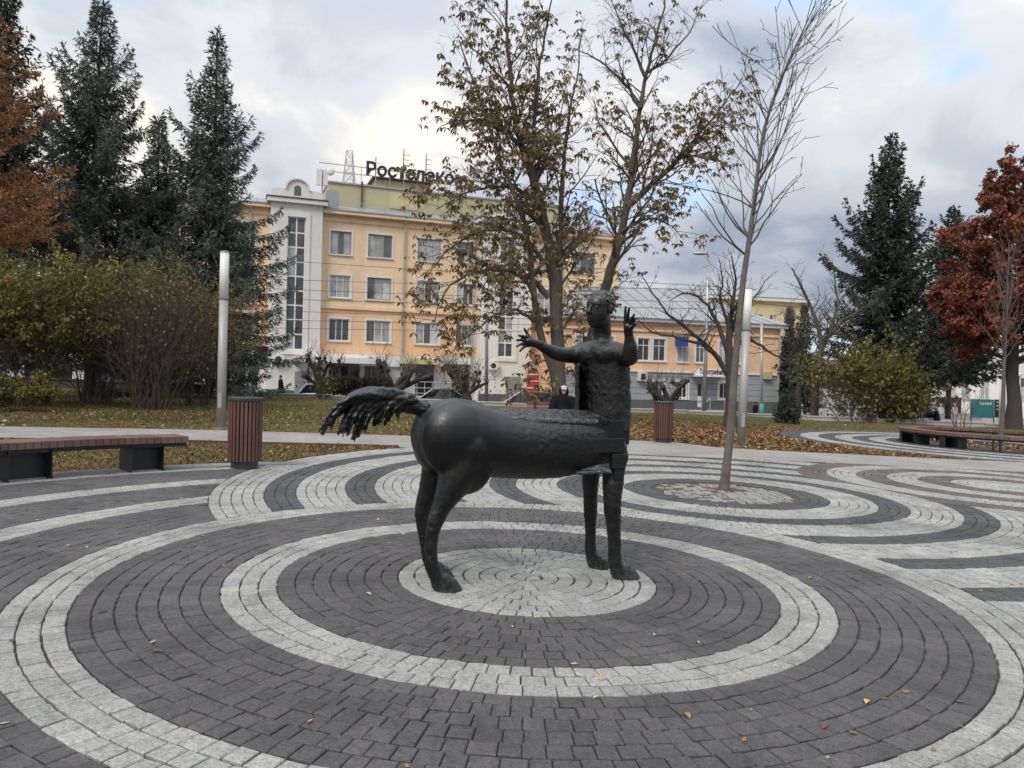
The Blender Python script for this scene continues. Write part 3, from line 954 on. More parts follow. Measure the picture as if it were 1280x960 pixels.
# back planed to two rough slopes, bronze lightened to paint in the sky's glint
m, nt, b = new_mat('glint_bronze')
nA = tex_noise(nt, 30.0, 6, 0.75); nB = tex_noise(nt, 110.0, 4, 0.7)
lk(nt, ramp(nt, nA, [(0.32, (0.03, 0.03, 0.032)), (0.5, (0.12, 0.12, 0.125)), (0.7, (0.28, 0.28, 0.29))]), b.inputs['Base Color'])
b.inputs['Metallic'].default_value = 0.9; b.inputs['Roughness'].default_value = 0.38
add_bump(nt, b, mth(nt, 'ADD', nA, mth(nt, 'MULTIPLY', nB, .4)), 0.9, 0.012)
M_GLINT = m
def slope_part(name, secs, material):
    """rough sloping facet: secs = list of (x, [(off, z) ...])"""
    mb = MB(); rings = []
    for x, pr in secs: rings.append([H(x, o_, z_) for o_, z_ in pr])
    mb.loft(rings)
    me = solidify_union(mb, 0.009, 1)
    relief(me, lambda c: .0045 * (abs(mnoise.noise(c * 30)) * 2 - .4) + .003 * mnoise.noise(c * 70))
    me.transform(Matrix.Translation(-SO))
    return link(name, me, material, statue, smooth=True)
def cs(zt, ze, w): return [(-w, ze - .035), (-w, ze), (-.035, zt), (.035, zt), (w, ze), (w, ze - .035)][::-1]
slope_part('saddle_facet', [(-.30, cs(1.305, 1.262, .12)), (-.14, cs(1.308, 1.252, .175)), (.2, cs(1.306, 1.243, .205)), (.52, cs(1.304, 1.240, .21))], M_GLINT)
x0_, x1_ = lx(722, 588, -.25), lx(765, 580, -.25)
z0_, z1_ = lz(745, 588, -.25), lz(765, 571, -.23)
slope_part('breast_wedge', [(x0_, [(-.20, z0_ - .01), (-.245, z0_ - .005), (-.245, z0_ - .03), (-.20, z0_ - .03)]), (x1_, [(-.15, z1_ + .01), (-.25, z0_), (-.25, z0_ - .03), (-.15, z0_ - .03)])], M_GLINT)
pb = pl(756.5, 526, -0.205)
Mb = Matrix.Translation(pb) @ Matrix.Rotation(SA + 0.5, 4, 'Z') @ Matrix.Rotation(0.35, 4, 'X')
MB().box((-.020, -.03, -.018), (.020, .06, .018), Mb, 0.003).build('cube_stub', M_BRONZE, statue)
# ================================================================== street furniture
M_WOOD = mat('reddish_brown_slat', (0.115, 0.055, 0.038), 0.55, var=0.30, scale=5.0, bump=0.25, bscale=30, objrand=0.22, stretch=(6, 6, 0.6))
M_WOOD2 = mat('weathered_bench_plank', (0.15, 0.085, 0.062), 0.6, var=0.30, scale=4.0, bump=0.25, bscale=30, objrand=0.25)
M_STEEL = mat('black_painted_steel', (0.016, 0.018, 0.022), 0.45, var=0.25, scale=5.0, bump=0.08, bscale=40)
M_LID = mat('dark_grey_steel', (0.05, 0.052, 0.055), 0.4, 0.3, var=0.2, scale=6.0)
M_ALU = mat('brushed_grey_metal', (0.36, 0.355, 0.335), 0.45, 0.15, var=0.08, scale=2.0, bump=0.05, bscale=80)
M_DIFF = mat('white_lamp_diffuser', (0.72, 0.72, 0.70), 0.45, var=0.04, scale=1.0)

def litter_bin(x, y, label):
    z0 = gz(x) + 0.030
    t = thing('litter_bin', label, 'litter bin', (x, y, z0), group='slatted litter bins')
    M = MB
    mb = MB(); mb.tube([(0, 0, 0), (0, 0, .12), (0, 0, .13)], [.195, .195, .19], 28); mb.build('base', M_LID, t, local=True)
    MB().tube([(0, 0, .10), (0, 0, 1.00)], [.205, .205], 28).build('drum', M_STEEL, t, local=True)
    lid = MB()
    rings = [(0.245, .985), (.255, 1.0), (.255, 1.035), (.245, 1.045), (.15, 1.047), (.145, 1.035), (.145, .9)]
    lid.tube([(0, 0, z) for r, z in rings], [r for r, z in rings], 32, cap=True)
    lid.build('lid', M_LID, t, local=True)
    n = 26; first = None
    for k in range(n):
        a = 2 * math.pi * k / n
        if first is None:
            s_ = MB().box((-.019, -.011, .11), (.019, .011, .985), bev=.003)
            first = s_.mesh('slat')
            o = link('slat', first, M_WOOD, t)
        else:
            o = bpy.data.objects.new('slat', first); COL.objects.link(o); o.parent = t
        o.location = (.232 * math.cos(a), .232 * math.sin(a), 0)
        o.rotation_euler = (0, 0, a + math.pi / 2)
    MB().tube([(0, 0, .3), (0, 0, .31)], [.221, .221], 28).build('hoop', M_STEEL, t, local=True)
    return t
litter_bin(-3.93, 11.42, 'round litter bin of brown slats near the left bench end')
litter_bin(3.90, 19.75, 'round litter bin of brown slats behind the statue, across the path')

def lamp(base, hgt, label, lean=0.0):
    t = thing('column_lamp', label, 'street lamp', base, group='column lamps')
    hs = hgt * 0.73
    MB().tube([(0, 0, -.02), (0, 0, .02), (0, 0, .021)], [.17, .17, .12], 20).build('base_plate', M_ALU, t, local=True)
    MB().tube([(0, 0, .0), (0, 0, hs)], [.105, .100], 24).build('column', M_ALU, t, True, local=True)
    MB().tube([(0, 0, hs), (0, 0, hs + .012)], [.109, .109], 24).build('collar', M_LID, t, local=True)
    MB().tube([(0, 0, hs + .01), (0, 0, hgt - .03)], [.103, .103], 24).build('diffuser', M_DIFF, t, True, local=True)
    MB().tube([(0, 0, hgt - .03), (0, 0, hgt), (0, 0, hgt + .01)], [.107, .107, .09], 24).build('cap', M_ALU, t, local=True)
    dr = MB(); dr.box((-.04, -.112, .5), (.04, -.09, .85), bev=.004); dr.build('service_door', M_ALU, t, local=True)
    t.rotation_euler = (0, lean, 0)
g_ = onground(276, 537); lamp((g_.x, g_.y, g_.z + .02), 4.18, 'grey column lamp with white top beside the brown shrub on the left', 0.0)
g_ = onground(926, 559); lamp((g_.x, g_.y, g_.z + .02), 4.02, 'grey column lamp with white top close behind the young bare tree', 0.018)

def curved_bench(cxy, r_in, r_out, th0, th1, seat_z, legs, label, plank=0.098, thin_legs=(), name='curved_bench'):
    cx_, cy_ = cxy
    base_a = (th0 + th1) / 2
    zc = gz(cx_ + r_out * math.cos(base_a))
    t = thing(name, label, 'bench', (cx_, cy_, 0.0), group='curved plank benches')
    n = int((th1 - th0) * (r_out + r_in) / 2 / plank)
    da = (th1 - th0) / n
    w0, w1 = r_in * da / 2 - .004, r_out * da / 2 - .004
    vs = [(r_in, -w0), (r_out, -w1), (r_out, w1), (r_in, w0)]
    V = [(x, y, 0) for x, y in vs] + [(x, y, .085) for x, y in vs]
    me = MB().add(V, [(0, 3, 2, 1), (4, 5, 6, 7), (0, 1, 5, 4), (1, 2, 6, 5), (2, 3, 7, 6), (3, 0, 4, 7)]).mesh('plank')
    first = True
    for k in range(n):
        a = th0 + da * (k + .5)
        if first: o = link('plank', me, M_WOOD2, t); first = False
        else:
            o = bpy.data.objects.new('plank', me); COL.objects.link(o); o.parent = t
        x = cx_ + r_out * math.cos(a)
        o.location = (0, 0, gz(x) + seat_z - .085 + rng.uniform(-.0015, .0015)); o.rotation_euler = (0, 0, a)
    # steel rails that carry the planks
    for rr in (r_in + .10, r_out - .10):
        rl = MB(); m_ = 60
        for k in range(m_):
            a, b2 = th0 + (th1 - th0) * k / m_, th0 + (th1 - th0) * (k + 1) / m_
            p = []
            for aa in (a, b2):
                zz_ = gz(cx_ + rr * math.cos(aa)) + seat_z - .085
                for q in (-.02, .02):
                    for dz in (-.055, -.001):
                        p.append(((rr + q) * math.cos(aa), (rr + q) * math.sin(aa), zz_ + dz))
            rl.add(p, [(0, 2, 6, 4), (1, 5, 7, 3), (0, 4, 5, 1), (2, 3, 7, 6)])
        rl.build('rail', M_STEEL, t, local=True)
    for a, w in legs:                                   # folded steel plate supports
        zl = gz(cx_ + r_out * math.cos(a)) + .022
        Mr = Matrix.Rotation(a, 4, 'Z')
        lg = MB()
        ri, ro = r_in + .05, r_out - .06
        h_ = seat_z - .11 + gz(cx_ + r_out * math.cos(a)) 
        lg.box((ri, -w / 2, zl), (ro, -w / 2 + .012, h_), Mr)
        lg.box((ri, w / 2 - .012, zl), (ro, w / 2, h_), Mr)
        lg.box((ri + .16, -w / 2 + .012, zl), (ri + .172, w / 2 - .012, h_), Mr)
        lg.box((ro - .012, -w / 2 + .012, zl), (ro, -w / 2 + .18, h_), Mr)
        lg.build('leg', M_STEEL, t, local=True)
    for a in thin_legs:
        zl = gz(cx_ + r_out * math.cos(a)) + .022
        Mr = Matrix.Rotation(a, 4, 'Z')
        lg = MB()
        for q in (r_in + .06, r_out - .09):
            lg.box((q, -.02, zl), (q + .04, .02, seat_z - .12 + zl), Mr)
        lg.build('leg', M_STEEL, t, local=True)
    return t
curved_bench(CA, 6.90, 7.42, R(133), R(166), 0.50, [(R(137.4), .44), (R(149.5), .52), (R(161), .5)], 'long curved bench of brown planks on black steel legs, cut by the left edge')
curved_bench(CE, 2.15, 2.72, R(40), R(330), 0.47, [(R(176), 1.0), (R(212), .55), (R(140), .5), (R(110), .5)], 'round plank bench circling a young tree on the far right', thin_legs=(R(236), R(240), R(262), R(266), R(85), R(60), R(300), R(320)), name='ring_bench')

# park bench that the seated person uses
pbx, pby = 1.30, 19.55
pbz = gz(pbx) + 0.03
pk = thing('park_bench', 'brown wooden bench with backrest behind the statue, a person sitting on it', 'bench', (pbx, pby, pbz))
for k in range(4):
    boxpart('seat_slat', (-.9, -.27 + k * .12, .43), (.9, -.16 + k * .12, .465), M_WOOD2, pk, bev=.004, local=True)
for k in range(3):
    z = .56 + k * .125
    boxpart('back_slat', (-.9, .24 + k * .03, z), (.9, .27 + k * .03, z + .10), M_WOOD2, pk, bev=.004, local=True)
for s in (-.7, .7):
    lg = MB(); lg.box((s - .03, -.25, 0), (s + .03, -.20, .43)); lg.box((s - .03, .16, 0), (s + .03, .21, .43)); lg.box((s - .03, -.25, .40), (s + .03, .22, .43))
    lg.box((s - .02, .20, .40), (s + .02, .36, .92), Matrix.Identity(4)); lg.build('leg', M_STEEL, pk, local=True)

# low concrete wall that parts the lawn from the road, one precast length after another
M_CONC = mat('pale_precast_concrete', (0.42, 0.41, 0.385), 0.9, var=0.18, scale=0.9, bump=0.3, bscale=25, objrand=0.06)
M_BROWNWALL = mat('dark_brown_stone_wall', (0.060, 0.045, 0.038), 0.85, var=0.3, scale=1.2, bump=0.3, bscale=20)
lw = thing('low_wall', 'low pale concrete wall running along the road behind the lawn', 'wall', (0, WALL_Y, 0))
seg = 2.9
xx = -14.6
while xx < 34:
    z = gz(xx + seg / 2)
    MB().box((xx + .01, WALL_Y, z - .2), (xx + seg - .01, WALL_Y + .30, z + .20), None, .015).build('wall_block', M_CONC, lw)
    MB().box((xx + .005, WALL_Y - .03, z + .203), (xx + seg - .005, WALL_Y + .33, z + .26), None, .008).build('coping', M_CONC, lw)
    xx += seg
lb = thing('low_wall', 'low dark brown wall behind the shrubs on the left', 'wall', (-14.6, WALL_Y, 0))
xx = -14.6
while xx > -42:
    z = gz(xx - seg / 2)
    MB().box((xx - seg + .01, WALL_Y, z - .2), (xx - .01, WALL_Y + .35, z + .42), None, .015).build('wall_block', M_BROWNWALL, lb)
    MB().box((xx - seg + .005, WALL_Y - .04, z + .423), (xx - .005, WALL_Y + .39, z + .50), None, .008).build('coping', M_BROWNWALL, lb)
    xx -= seg
# ================================================================== buildings
M_PEACH = mat('peach_render', (0.81, 0.60, 0.385), 0.9, var=0.17, scale=0.5, stretch=(1, 1, .22), bump=0.12, bscale=30)
M_PEACH2 = mat('orange_render', (0.78, 0.50, 0.30), 0.9, var=0.18, scale=0.5, stretch=(1, 1, .22), bump=0.12, bscale=30)
M_CREAM = mat('cream_white_render', (0.74, 0.71, 0.65), 0.9, var=0.16, scale=0.5, stretch=(1, 1, .2), bump=0.1, bscale=20)
M_TRIM = mat('white_trim', (0.70, 0.68, 0.64), 0.8, var=0.07, scale=0.8)
M_OLIVE = mat('olive_beige_render', (0.44, 0.40, 0.24), 0.9, var=0.12, scale=0.4)
M_OLIVE2 = mat('yellow_beige_render', (0.56, 0.47, 0.27), 0.9, var=0.10, scale=0.5)
M_TIN = mat('grey_tin_roof', (0.36, 0.375, 0.39), 0.5, 0.35, var=0.14, scale=0.5, bump=0.08, bscale=6)
M_BROWN = mat('brown_metal', (0.10, 0.06, 0.045), 0.7, var=0.2, scale=3)
M_DOOR = mat('grey_steel_door', (0.24, 0.25, 0.255), 0.6, var=0.08, scale=1.5)
M_MARBLE = mat('pale_marble_cladding', (0.50, 0.49, 0.47), 0.5, var=0.22, scale=1.4)
M_GREYTILE = mat('grey_cladding', (0.34, 0.35, 0.36), 0.75, var=0.10, scale=0.8, objrand=0.07)
M_PLINTH = mat('dark_grey_plinth', (0.10, 0.105, 0.115), 0.85, var=0.2, scale=0.8)
M_PVC = mat('white_window_frame', (0.74, 0.74, 0.72), 0.5, var=0.05, scale=2)
M_OLDW = mat('old_grey_window_frame', (0.33, 0.30, 0.26), 0.75, var=0.2, scale=3)
M_PANE = glass_mat('window_pane', (0.075, 0.082, 0.088))
M_PANEG = glass_mat('curtained_pane', (0.32, 0.33, 0.32), 0.10)
PR = random.Random(99)
M_PANEW = glass_mat('pane_with_white_curtain', (0.46, 0.45, 0.42), 0.12)
M_PANEB = glass_mat('brownish_pane', (0.085, 0.07, 0.055), 0.08)
M_CURT = mat('pale_curtain', (0.55, 0.53, 0.48), 0.9, var=0.2, scale=5, stretch=(8, 8, 0.5))
M_DARKSHOP = glass_mat('dark_shop_glass', (0.018, 0.016, 0.016))
M_WIRE = mat('dark_cable', (0.03, 0.03, 0.032), 0.7)
M_GALV = mat('galvanised_pipe', (0.45, 0.45, 0.44), 0.45, 0.5, var=0.12, scale=3)
M_SIGN = mat('dark_sign_letter', (0.022, 0.022, 0.028), 0.5)

class Facade:
    """upright wall plane: u runs along it, z up, d out towards the square"""
    def __init__(s, px, depth, ang):
        d = ray(px, 470); s.o = Vector((d.x * depth / d.y, depth, 0))
        s.u = Vector((math.cos(ang), math.sin(ang), 0)); s.n = Vector((math.sin(ang), -math.cos(ang), 0))
        s.M = Matrix(((s.u.x, s.n.x, 0, s.o.x), (s.u.y, s.n.y, 0, s.o.y), (0, 0, 1, 0), (0, 0, 0, 1)))
    def uz(s, px, py, d=0.0):
        r = ray(px, py); P = s.o + s.n * d
        t = P.dot(s.n) / r.dot(s.n); w = Vector((0, 0, CAM_H)) + r * t
        return (w - s.o).dot(s.u), w.z
    def pt(s, u, d, z): return s.M @ Vector((u, d, z))
    def box(s, mb, u0, u1, d0, d1, z0, z1, bev=0.0):
        # the frame (u, n, z) is left-handed: write the corners explicitly
        c = [(u0, d0, z0), (u1, d0, z0), (u1, d1, z0), (u0, d1, z0), (u0, d0, z1), (u1, d0, z1), (u1, d1, z1), (u0, d1, z1)]
        mb.add([s.pt(*p) for p in c], [(0, 1, 2, 3), (4, 7, 6, 5), (0, 4, 5, 1), (1, 5, 6, 2), (2, 6, 7, 3), (3, 7, 4, 0)])
        return mb
    def part(s, name, u0, u1, d0, d1, z0, z1, m_, parent):
        return s.box(MB(), u0, u1, d0, d1, z0, z1).build(name, m_, parent)
    def wall(s, mb, u0, u1, z0, z1, holes, d=0.0, depth=0.22):
        """front skin with real openings and reveals"""
        us = sorted({u0, u1, *[h[0] for h in holes], *[h[1] for h in holes]})
        zs = sorted({z0, z1, *[h[2] for h in holes], *[h[3] for h in holes]})
        us = [u for u in us if u0 - 1e-6 <= u <= u1 + 1e-6]; zs = [z for z in zs if z0 - 1e-6 <= z <= z1 + 1e-6]
        for i in range(len(us) - 1):
            for j in range(len(zs) - 1):
                um, zm = (us[i] + us[i + 1]) / 2, (zs[j] + zs[j + 1]) / 2
                if any(h[0] < um < h[1] and h[2] < zm < h[3] for h in holes): continue
                mb.add([s.pt(us[i], d, zs[j]), s.pt(us[i + 1], d, zs[j]), s.pt(us[i + 1], d, zs[j + 1]), s.pt(us[i], d, zs[j + 1])], [(0, 1, 2, 3)])
        for a, b_, c0, c1 in holes:
            q = [s.pt(u, dd, z) for dd in (d, d - depth) for u, z in ((a, c0), (b_, c0), (b_, c1), (a, c1))]
            mb.add(q, [(0, 4, 5, 1), (1, 5, 6, 2), (2, 6, 7, 3), (3, 7, 4, 0)])
        return mb
    def window(s, parent, u0, u1, z0, z1, cols, rows, d=-0.14, frame=None, pane=None, fw=0.07, sill=True, trim=True, curtain=0, mull=0.05, dsurf=0.0):
        frame, pane = frame or M_PVC, pane or M_PANE
        fr = MB()
        s.box(fr, u0, u1, d, d + .06, z0, z0 + fw); s.box(fr, u0, u1, d, d + .06, z1 - fw, z1)
        s.box(fr, u0, u0 + fw, d, d + .058, z0 + fw, z1 - fw); s.box(fr, u1 - fw, u1, d, d + .058, z0 + fw, z1 - fw)
        cu = [u0 + fw + (u1 - u0 - 2 * fw) * c_ for c_ in cols]
        rz = [z0 + fw + (z1 - z0 - 2 * fw) * r_ for r_ in rows]
        for u in cu: s.box(fr, u - mull / 2, u + mull / 2, d, d + .056, z0 + fw, z1 - fw)
        for z in rz: s.box(fr, u0 + fw, u1 - fw, d, d + .054, z - mull / 2, z + mull / 2)
        w = fr.build('window', frame, parent)
        eu = [u0 + fw] + cu + [u1 - fw]; ez = [z0 + fw] + rz + [z1 - fw]
        for i in range(len(eu) - 1):
            for j in range(len(ez) - 1):
                pm = pane
                if pane in (M_PANE, M_PANEG):
                    q_ = PR.random(); pm = pane if q_ < .55 else (M_PANE if q_ < .70 else (M_PANEG if q_ < .82 else (M_PANEW if q_ < .93 else M_PANEB)))
                s.part('pane', eu[i] + .01, eu[i + 1] - .01, d + .012, d + .026, ez[j] + .01, ez[j + 1] - .01, pm, w)
        if sill: s.part('sill', u0 - .12, u1 + .12, dsurf - .10, dsurf + .12, z0 - .09, z0 - .012, M_TRIM, w)
        if trim:
            tm = MB(); k = .14
            s.box(tm, u0 - k, u0 - .003, dsurf + .003, dsurf + .045, z0 - .01, z1 + k); s.box(tm, u1 + .003, u1 + k, dsurf + .003, dsurf + .045, z0 - .01, z1 + k)
            s.box(tm, u0 - .003, u1 + .003, dsurf + .003, dsurf + .043, z1 + .003, z1 + k)
            tm.build('surround', M_TRIM, w)
        return w
def text_part(txt, fac, u, z, d, size, m_, parent, ext=0.05, name='lettering', bold=0.0, squeeze=1.0):
    cu = bpy.data.curves.new(name, 'FONT'); cu.body = txt; cu.size = size; cu.extrude = ext; cu.offset = bold
    o = bpy.data.objects.new(name, cu); COL.objects.link(o)
    dg = bpy.context.evaluated_depsgraph_get()
    me = bpy.data.meshes.new_from_object(o.evaluated_get(dg))
    bpy.data.objects.remove(o)
    for v in me.vertices:
        x, y, zz_ = v.co
        v.co = fac.pt(u + x * squeeze, d + zz_, z + y) - root_loc(parent)
    me.update(); me.materials.clear()
    return link(name, me, m_, parent)

# ---------------- main block
FM = Facade(398, 58.0, R(20))
zb = -0.8
def U(px, d=0.0): return FM.uz(px, 400, d)[0]
uL, uR = U(-70), U(772)
z_gf, z_str, z_eave = 2.95, FM.uz(398, 383)[1], FM.uz(402, 266)[1]
mb_ = thing('office_building', 'peach four storey office block with cream stair towers and large roof sign', 'building', FM.pt(0, 0, zb))
rows_z = [(FM.uz(424, 426)[1], FM.uz(424, 398.5)[1]), (FM.uz(424, 372)[1], FM.uz(424, 344)[1]), (FM.uz(424, 318)[1], FM.uz(424, 289)[1])]
cols_px = [(411, 437), (458, 488), (520, 549), (570, 593)] + [(672, 696), (716, 742)]
cols_px += [(c - 14, c + 14) for c in (302, 256, 208, 160, 112, 64, 16, -34)]
tw1 = (U(335), U(399)); tw2 = (U(597), U(660))
holes = []
for a, c in cols_px:
    for z0, z1 in rows_z: holes.append((U(a), U(c), z0, z1))
lower = [h for h in holes if h[2] < z_str]; upper = [h for h in holes if h[2] >= z_str]
FM.wall(MB(), uL, uR, z_str + .16, z_eave, upper).build('upper_wall', M_PEACH, mb_)
FM.wall(MB(), uL, uR, z_gf, z_str - .10, lower).build('lower_wall', M_PEACH2, mb_)
FM.part('string_course', uL, uR, -.2, .14, z_str - .10, z_str + .16, M_PEACH, mb_)
core = MB(); FM.box(core, uL + .05, uR - .05, -13.0, -.45, zb, z_eave - .05); core.build('core', M_PEACH2, mb_)
nw = 0
rw = random.Random(11)
for (u0, u1, z0, z1) in holes:
    old = z0 > rows_z[2][0] - .1 or (rw.random() < .2)
    cols = (.34, .66) if rw.random() < .6 else (.3, .65)
    FM.window(mb_, u0, u1, z0, z1, cols, () if not old else ((.72,) if rw.random() < .5 else ()), frame=M_OLDW if old else M_PVC, pane=M_PANEG if rw.random() < .72 else M_PANE, sill=True)
# cornice and roof
FM.part('frieze', uL, uR, .004, .10, z_eave - .55, z_eave - .30, M_PEACH, mb_)
FM.part('cornice', uL - .2, uR + .2, -.45, .55, z_eave - .04, z_eave + .26, M_PEACH, mb_)
rf = MB(); ze = z_eave + .27
ru0, ru1 = tw1[1] - .3, uR + .3
def roof_slope(u0, u1):
    q = [FM.pt(u0, .62, ze), FM.pt(u1, .62, ze), FM.pt(u1, -3.2, ze + 1.05), FM.pt(u0, -3.2, ze + 1.05), FM.pt(u0, .62, ze - .07), FM.pt(u1, .62, ze - .07), FM.pt(u1, -3.2, ze + .9), FM.pt(u0, -3.2, ze + .9)]
    return MB().add(q, [(0, 1, 2, 3), (4, 7, 6, 5), (0, 4, 5, 1), (1, 5, 6, 2), (0, 3, 7, 4)])
roof = roof_slope(uL - .3, uR + .3).build('roof', M_TIN, mb_)
u = uL
while u < uR:
    MB().add([FM.pt(u, .6, ze + .002), FM.pt(u + .05, .6, ze + .002), FM.pt(u + .05, -3.1, ze + 1.03), FM.pt(u, -3.1, ze + 1.03), FM.pt(u, .6, ze + .06), FM.pt(u + .05, .6, ze + .06), FM.pt(u + .05, -3.1, ze + 1.09), FM.pt(u, -3.1, ze + 1.09)],
             [(4, 5, 6, 7), (0, 1, 5, 4), (0, 4, 7, 3), (1, 2, 6, 5)]).build('seam', M_TIN, roof)
    u += 1.9
rl = MB(); u = ru0
FM.box(rl, ru0, ru1, .30, .34, ze + .62, ze + .66); FM.box(rl, ru0, ru1, .30, .34, ze + .36, ze + .39)
while u < ru1:
    FM.box(rl, u, u + .035, .305, .335, ze + .02, ze + .62); u += 1.1
rl.build('roof_railing', M_GALV, roof)
# attic storey set back, plant room on top
d_at = -3.2
ua0, ua1 = FM.uz(411, 240, d_at)[0], FM.uz(700, 240, d_at)[0]
za = FM.uz(411, 228, d_at)[1]
FM.part('attic_storey', ua0, ua1, -9.0, d_at, ze + .6, za, M_OLIVE, mb_)
FM.part('attic_capping', ua0 - .1, ua1 + .1, -9.1, d_at + .12, za + .003, za + .13, M_TIN, mb_)
up0, up1 = FM.uz(470, 230, d_at)[0], FM.uz(538, 230, d_at)[0]
zp = FM.uz(470, 222, d_at)[1]
FM.part('plant_room', up0, up1, -7.0, d_at - .4, za + .135, zp, M_OLIVE2, mb_)
FM.part('plant_room_roof', up0 - .25, up1 + .25, -7.2, d_at - .15, zp + .003, zp + .14, M_BROWN, mb_)
FM.part('vent_panel', FM.uz(487, 250, d_at)[0], FM.uz(522, 250, d_at)[0], d_at + .004, d_at + .09, za - 1.55, za - .25, M_OLIVE2, mb_)
FM.part('flue', FM.uz(451, 250, d_at)[0], FM.uz(453, 250, d_at)[0], d_at + .05, d_at + .2, ze + .5, za + .3, M_BROWN, mb_)
FM.part('vent_box', U(403) , U(420), .05, 1.0 - .55, ze + .08, ze + 1.35, M_TIN, mb_)
# stair towers
for k, (t0, t1) in enumerate((tw1, tw2)):
    dT = 0.75
    w = t1 - t0
    uc = (t0 + t1) / 2
    zt = z_eave + .35
    wz0, wz1 = FM.uz(367, 437, dT)[1], FM.uz(367, 271, dT)[1]
    hw = .64
    tm = MB(); FM.wall(tm, t0, t1, zb, zt, [(uc - hw, uc + hw, wz0, wz1)], d=dT)
    for uu in (t0, t1):
        tm.add([FM.pt(uu, dT, zb), FM.pt(uu, -.44, zb), FM.pt(uu, -.44, zt), FM.pt(uu, dT, zt)], [(0, 1, 2, 3)])
    tw = tm.build('stair_tower', M_CREAM, mb_)
    FM.window(tw, uc - hw, uc + hw, wz0, wz1, (.5,), [i / 9 for i in range(1, 9)], d=dT - .16, sill=False, trim=False, mull=.10)
    tr_ = MB(); kk = .32
    FM.box(tr_, uc - hw - kk, uc - hw - .004, dT + .003, dT + .09, wz0 - .1, wz1 + kk); FM.box(tr_, uc + hw + .004, uc + hw + kk, dT + .003, dT + .09, wz0 - .1, wz1 + kk)
    FM.box(tr_, uc - hw - .004, uc + hw + .004, dT + .003, dT + .088, wz1 + .004, wz1 + kk); FM.box(tr_, uc - hw - kk, uc + hw + kk, dT + .003, dT + .12, wz0 - .35, wz0 - .1)
    tr_.build('window_surround', M_CREAM, tw)
    FM.part('cornice', t0 - .3, t1 + .3, -.4, dT + .35, zt + .003, zt + .3, M_CREAM, tw)
    FM.part('tin_ledge', t0 - .36, t1 + .36, -.4, dT + .42, zt + .303, zt + .38, M_BROWN, tw)
    # curved gable with a round-headed opening
    gb = MB(); pr = [(t0, zt + .383), (t1, zt + .383), (t1, zt + .95), (t1 - .6, zt + 1.05)]
    for q in range(13):
        a = math.pi * q / 12
        pr.append((uc + .80 * math.cos(a), zt + 1.05 + .70 * math.sin(a)))
    pr += [(t0 + .6, zt + 1.05), (t0, zt + .95)]
    n = len(pr)
    gb.add([FM.pt(u, dT - .05, z) for u, z in pr] + [FM.pt(u, dT - .5, z) for u, z in pr], [tuple(range(n))] + [(i, n + i, n + (i + 1) % n, (i + 1) % n) for i in range(n)] + [tuple(range(2 * n - 1, n - 1, -1))])
    gb.build('gable', M_CREAM, tw)
    ob = MB(); ar = [(uc - .25, zt + .6), (uc + .25, zt + .6)] + [(uc + .25 * math.cos(math.pi * q / 8), zt + 1.1 + .25 * math.sin(math.pi * q / 8)) for q in range(9)]
    ob.add([FM.pt(u, dT - .03, z) for u, z in ar] + [FM.pt(u, dT - .09, z) for u, z in ar], [tuple(range(len(ar)))] + [(i, len(ar) + i, len(ar) + (i + 1) % len(ar), (i + 1) % len(ar)) for i in range(len(ar))])
    ob.build('gable_opening', M_PANE, tw)
    ri = MB()
    for q in range(12):
        a0_, a1_ = math.pi * q / 12, math.pi * (q + 1) / 12
        p = [(uc + r_ * math.cos(a_), zt + 1.05 + r_ * math.sin(a_) * .9) for a_ in (a0_, a1_) for r_ in (.78, .90)]
        ri.add([FM.pt(u, dd, z) for dd in (dT - .04, dT + .10) for u, z in p], [(4, 6, 7, 5), (1, 3, 7, 5), (0, 4, 6, 2)])
    ri.build('gable_moulding', M_CREAM, tw)
    # plain steel door at the foot
    du0, du1 = uc + .1, uc + 1.35
    dr = FM.part('door', du0, du1, dT + .004, dT + .06, zb, FM.uz(365, 464, dT)[1], M_DOOR, mb_)
    FM.part('handle', du0 + .1, du0 + .16, dT + .062, dT + .11, .35, .5, M_LID, dr)
    FM.part('plinth', t0 - .03, uc + .08, dT + .004, dT + .07, zb, zb + .9, M_PLINTH, tw)
    ac = FM.part('air_conditioner', uc - 1.45, uc - .65, dT + .02, dT + .40, 2.05, 2.65, M_TRIM, mb_)
    fan = MB(); c0 = FM.pt(uc - 1.1, dT + .405, 2.35)
    fan.add([c0 + FM.u * (.22 * math.cos(i * math.pi / 8)) + Vector((0, 0, .22 * math.sin(i * math.pi / 8))) for i in range(16)], [tuple(range(16))])
    fan.build('fan_grille', M_LID, ac)
# ground floor: shop fronts under a white canopy
shops = []
seg_u = [(tw1[1], U(412), 'wall'), (U(412), U(452), 'dark'), (U(452), U(456.5), 'marble'), (U(456.5), U(483), 'dark'), (U(483), U(521), 'marble'), (U(521), U(544), 'door'), (U(544), U(566), 'marble'), (U(566), U(590), 'dark'), (U(590), tw2[0], 'wall')]
for (a, c, k) in seg_u:
    if k in ('wall', 'marble'):
        FM.part('shop_wall', a, c, -.4, .02, zb, z_gf - .01, M_CREAM if k == 'wall' else M_MARBLE, mb_)
    else:
        FM.window(mb_, a, c, zb + (.75 if k == 'dark' else .02), z_gf - .55, (.33, .66) if k == 'dark' else (.5,), () if k == 'dark' else (.75,), d=-.1, frame=M_BROWN if k == 'door' else M_OLDW, pane=M_DARKSHOP, sill=False, trim=False)
        if k == 'dark': FM.part('shop_wall', a, c, -.4, .01, zb, zb + .74, M_MARBLE, mb_)
        FM.part('shop_wall', a, c, -.4, .015, z_gf - .545, z_gf - .012, M_CREAM, mb_)
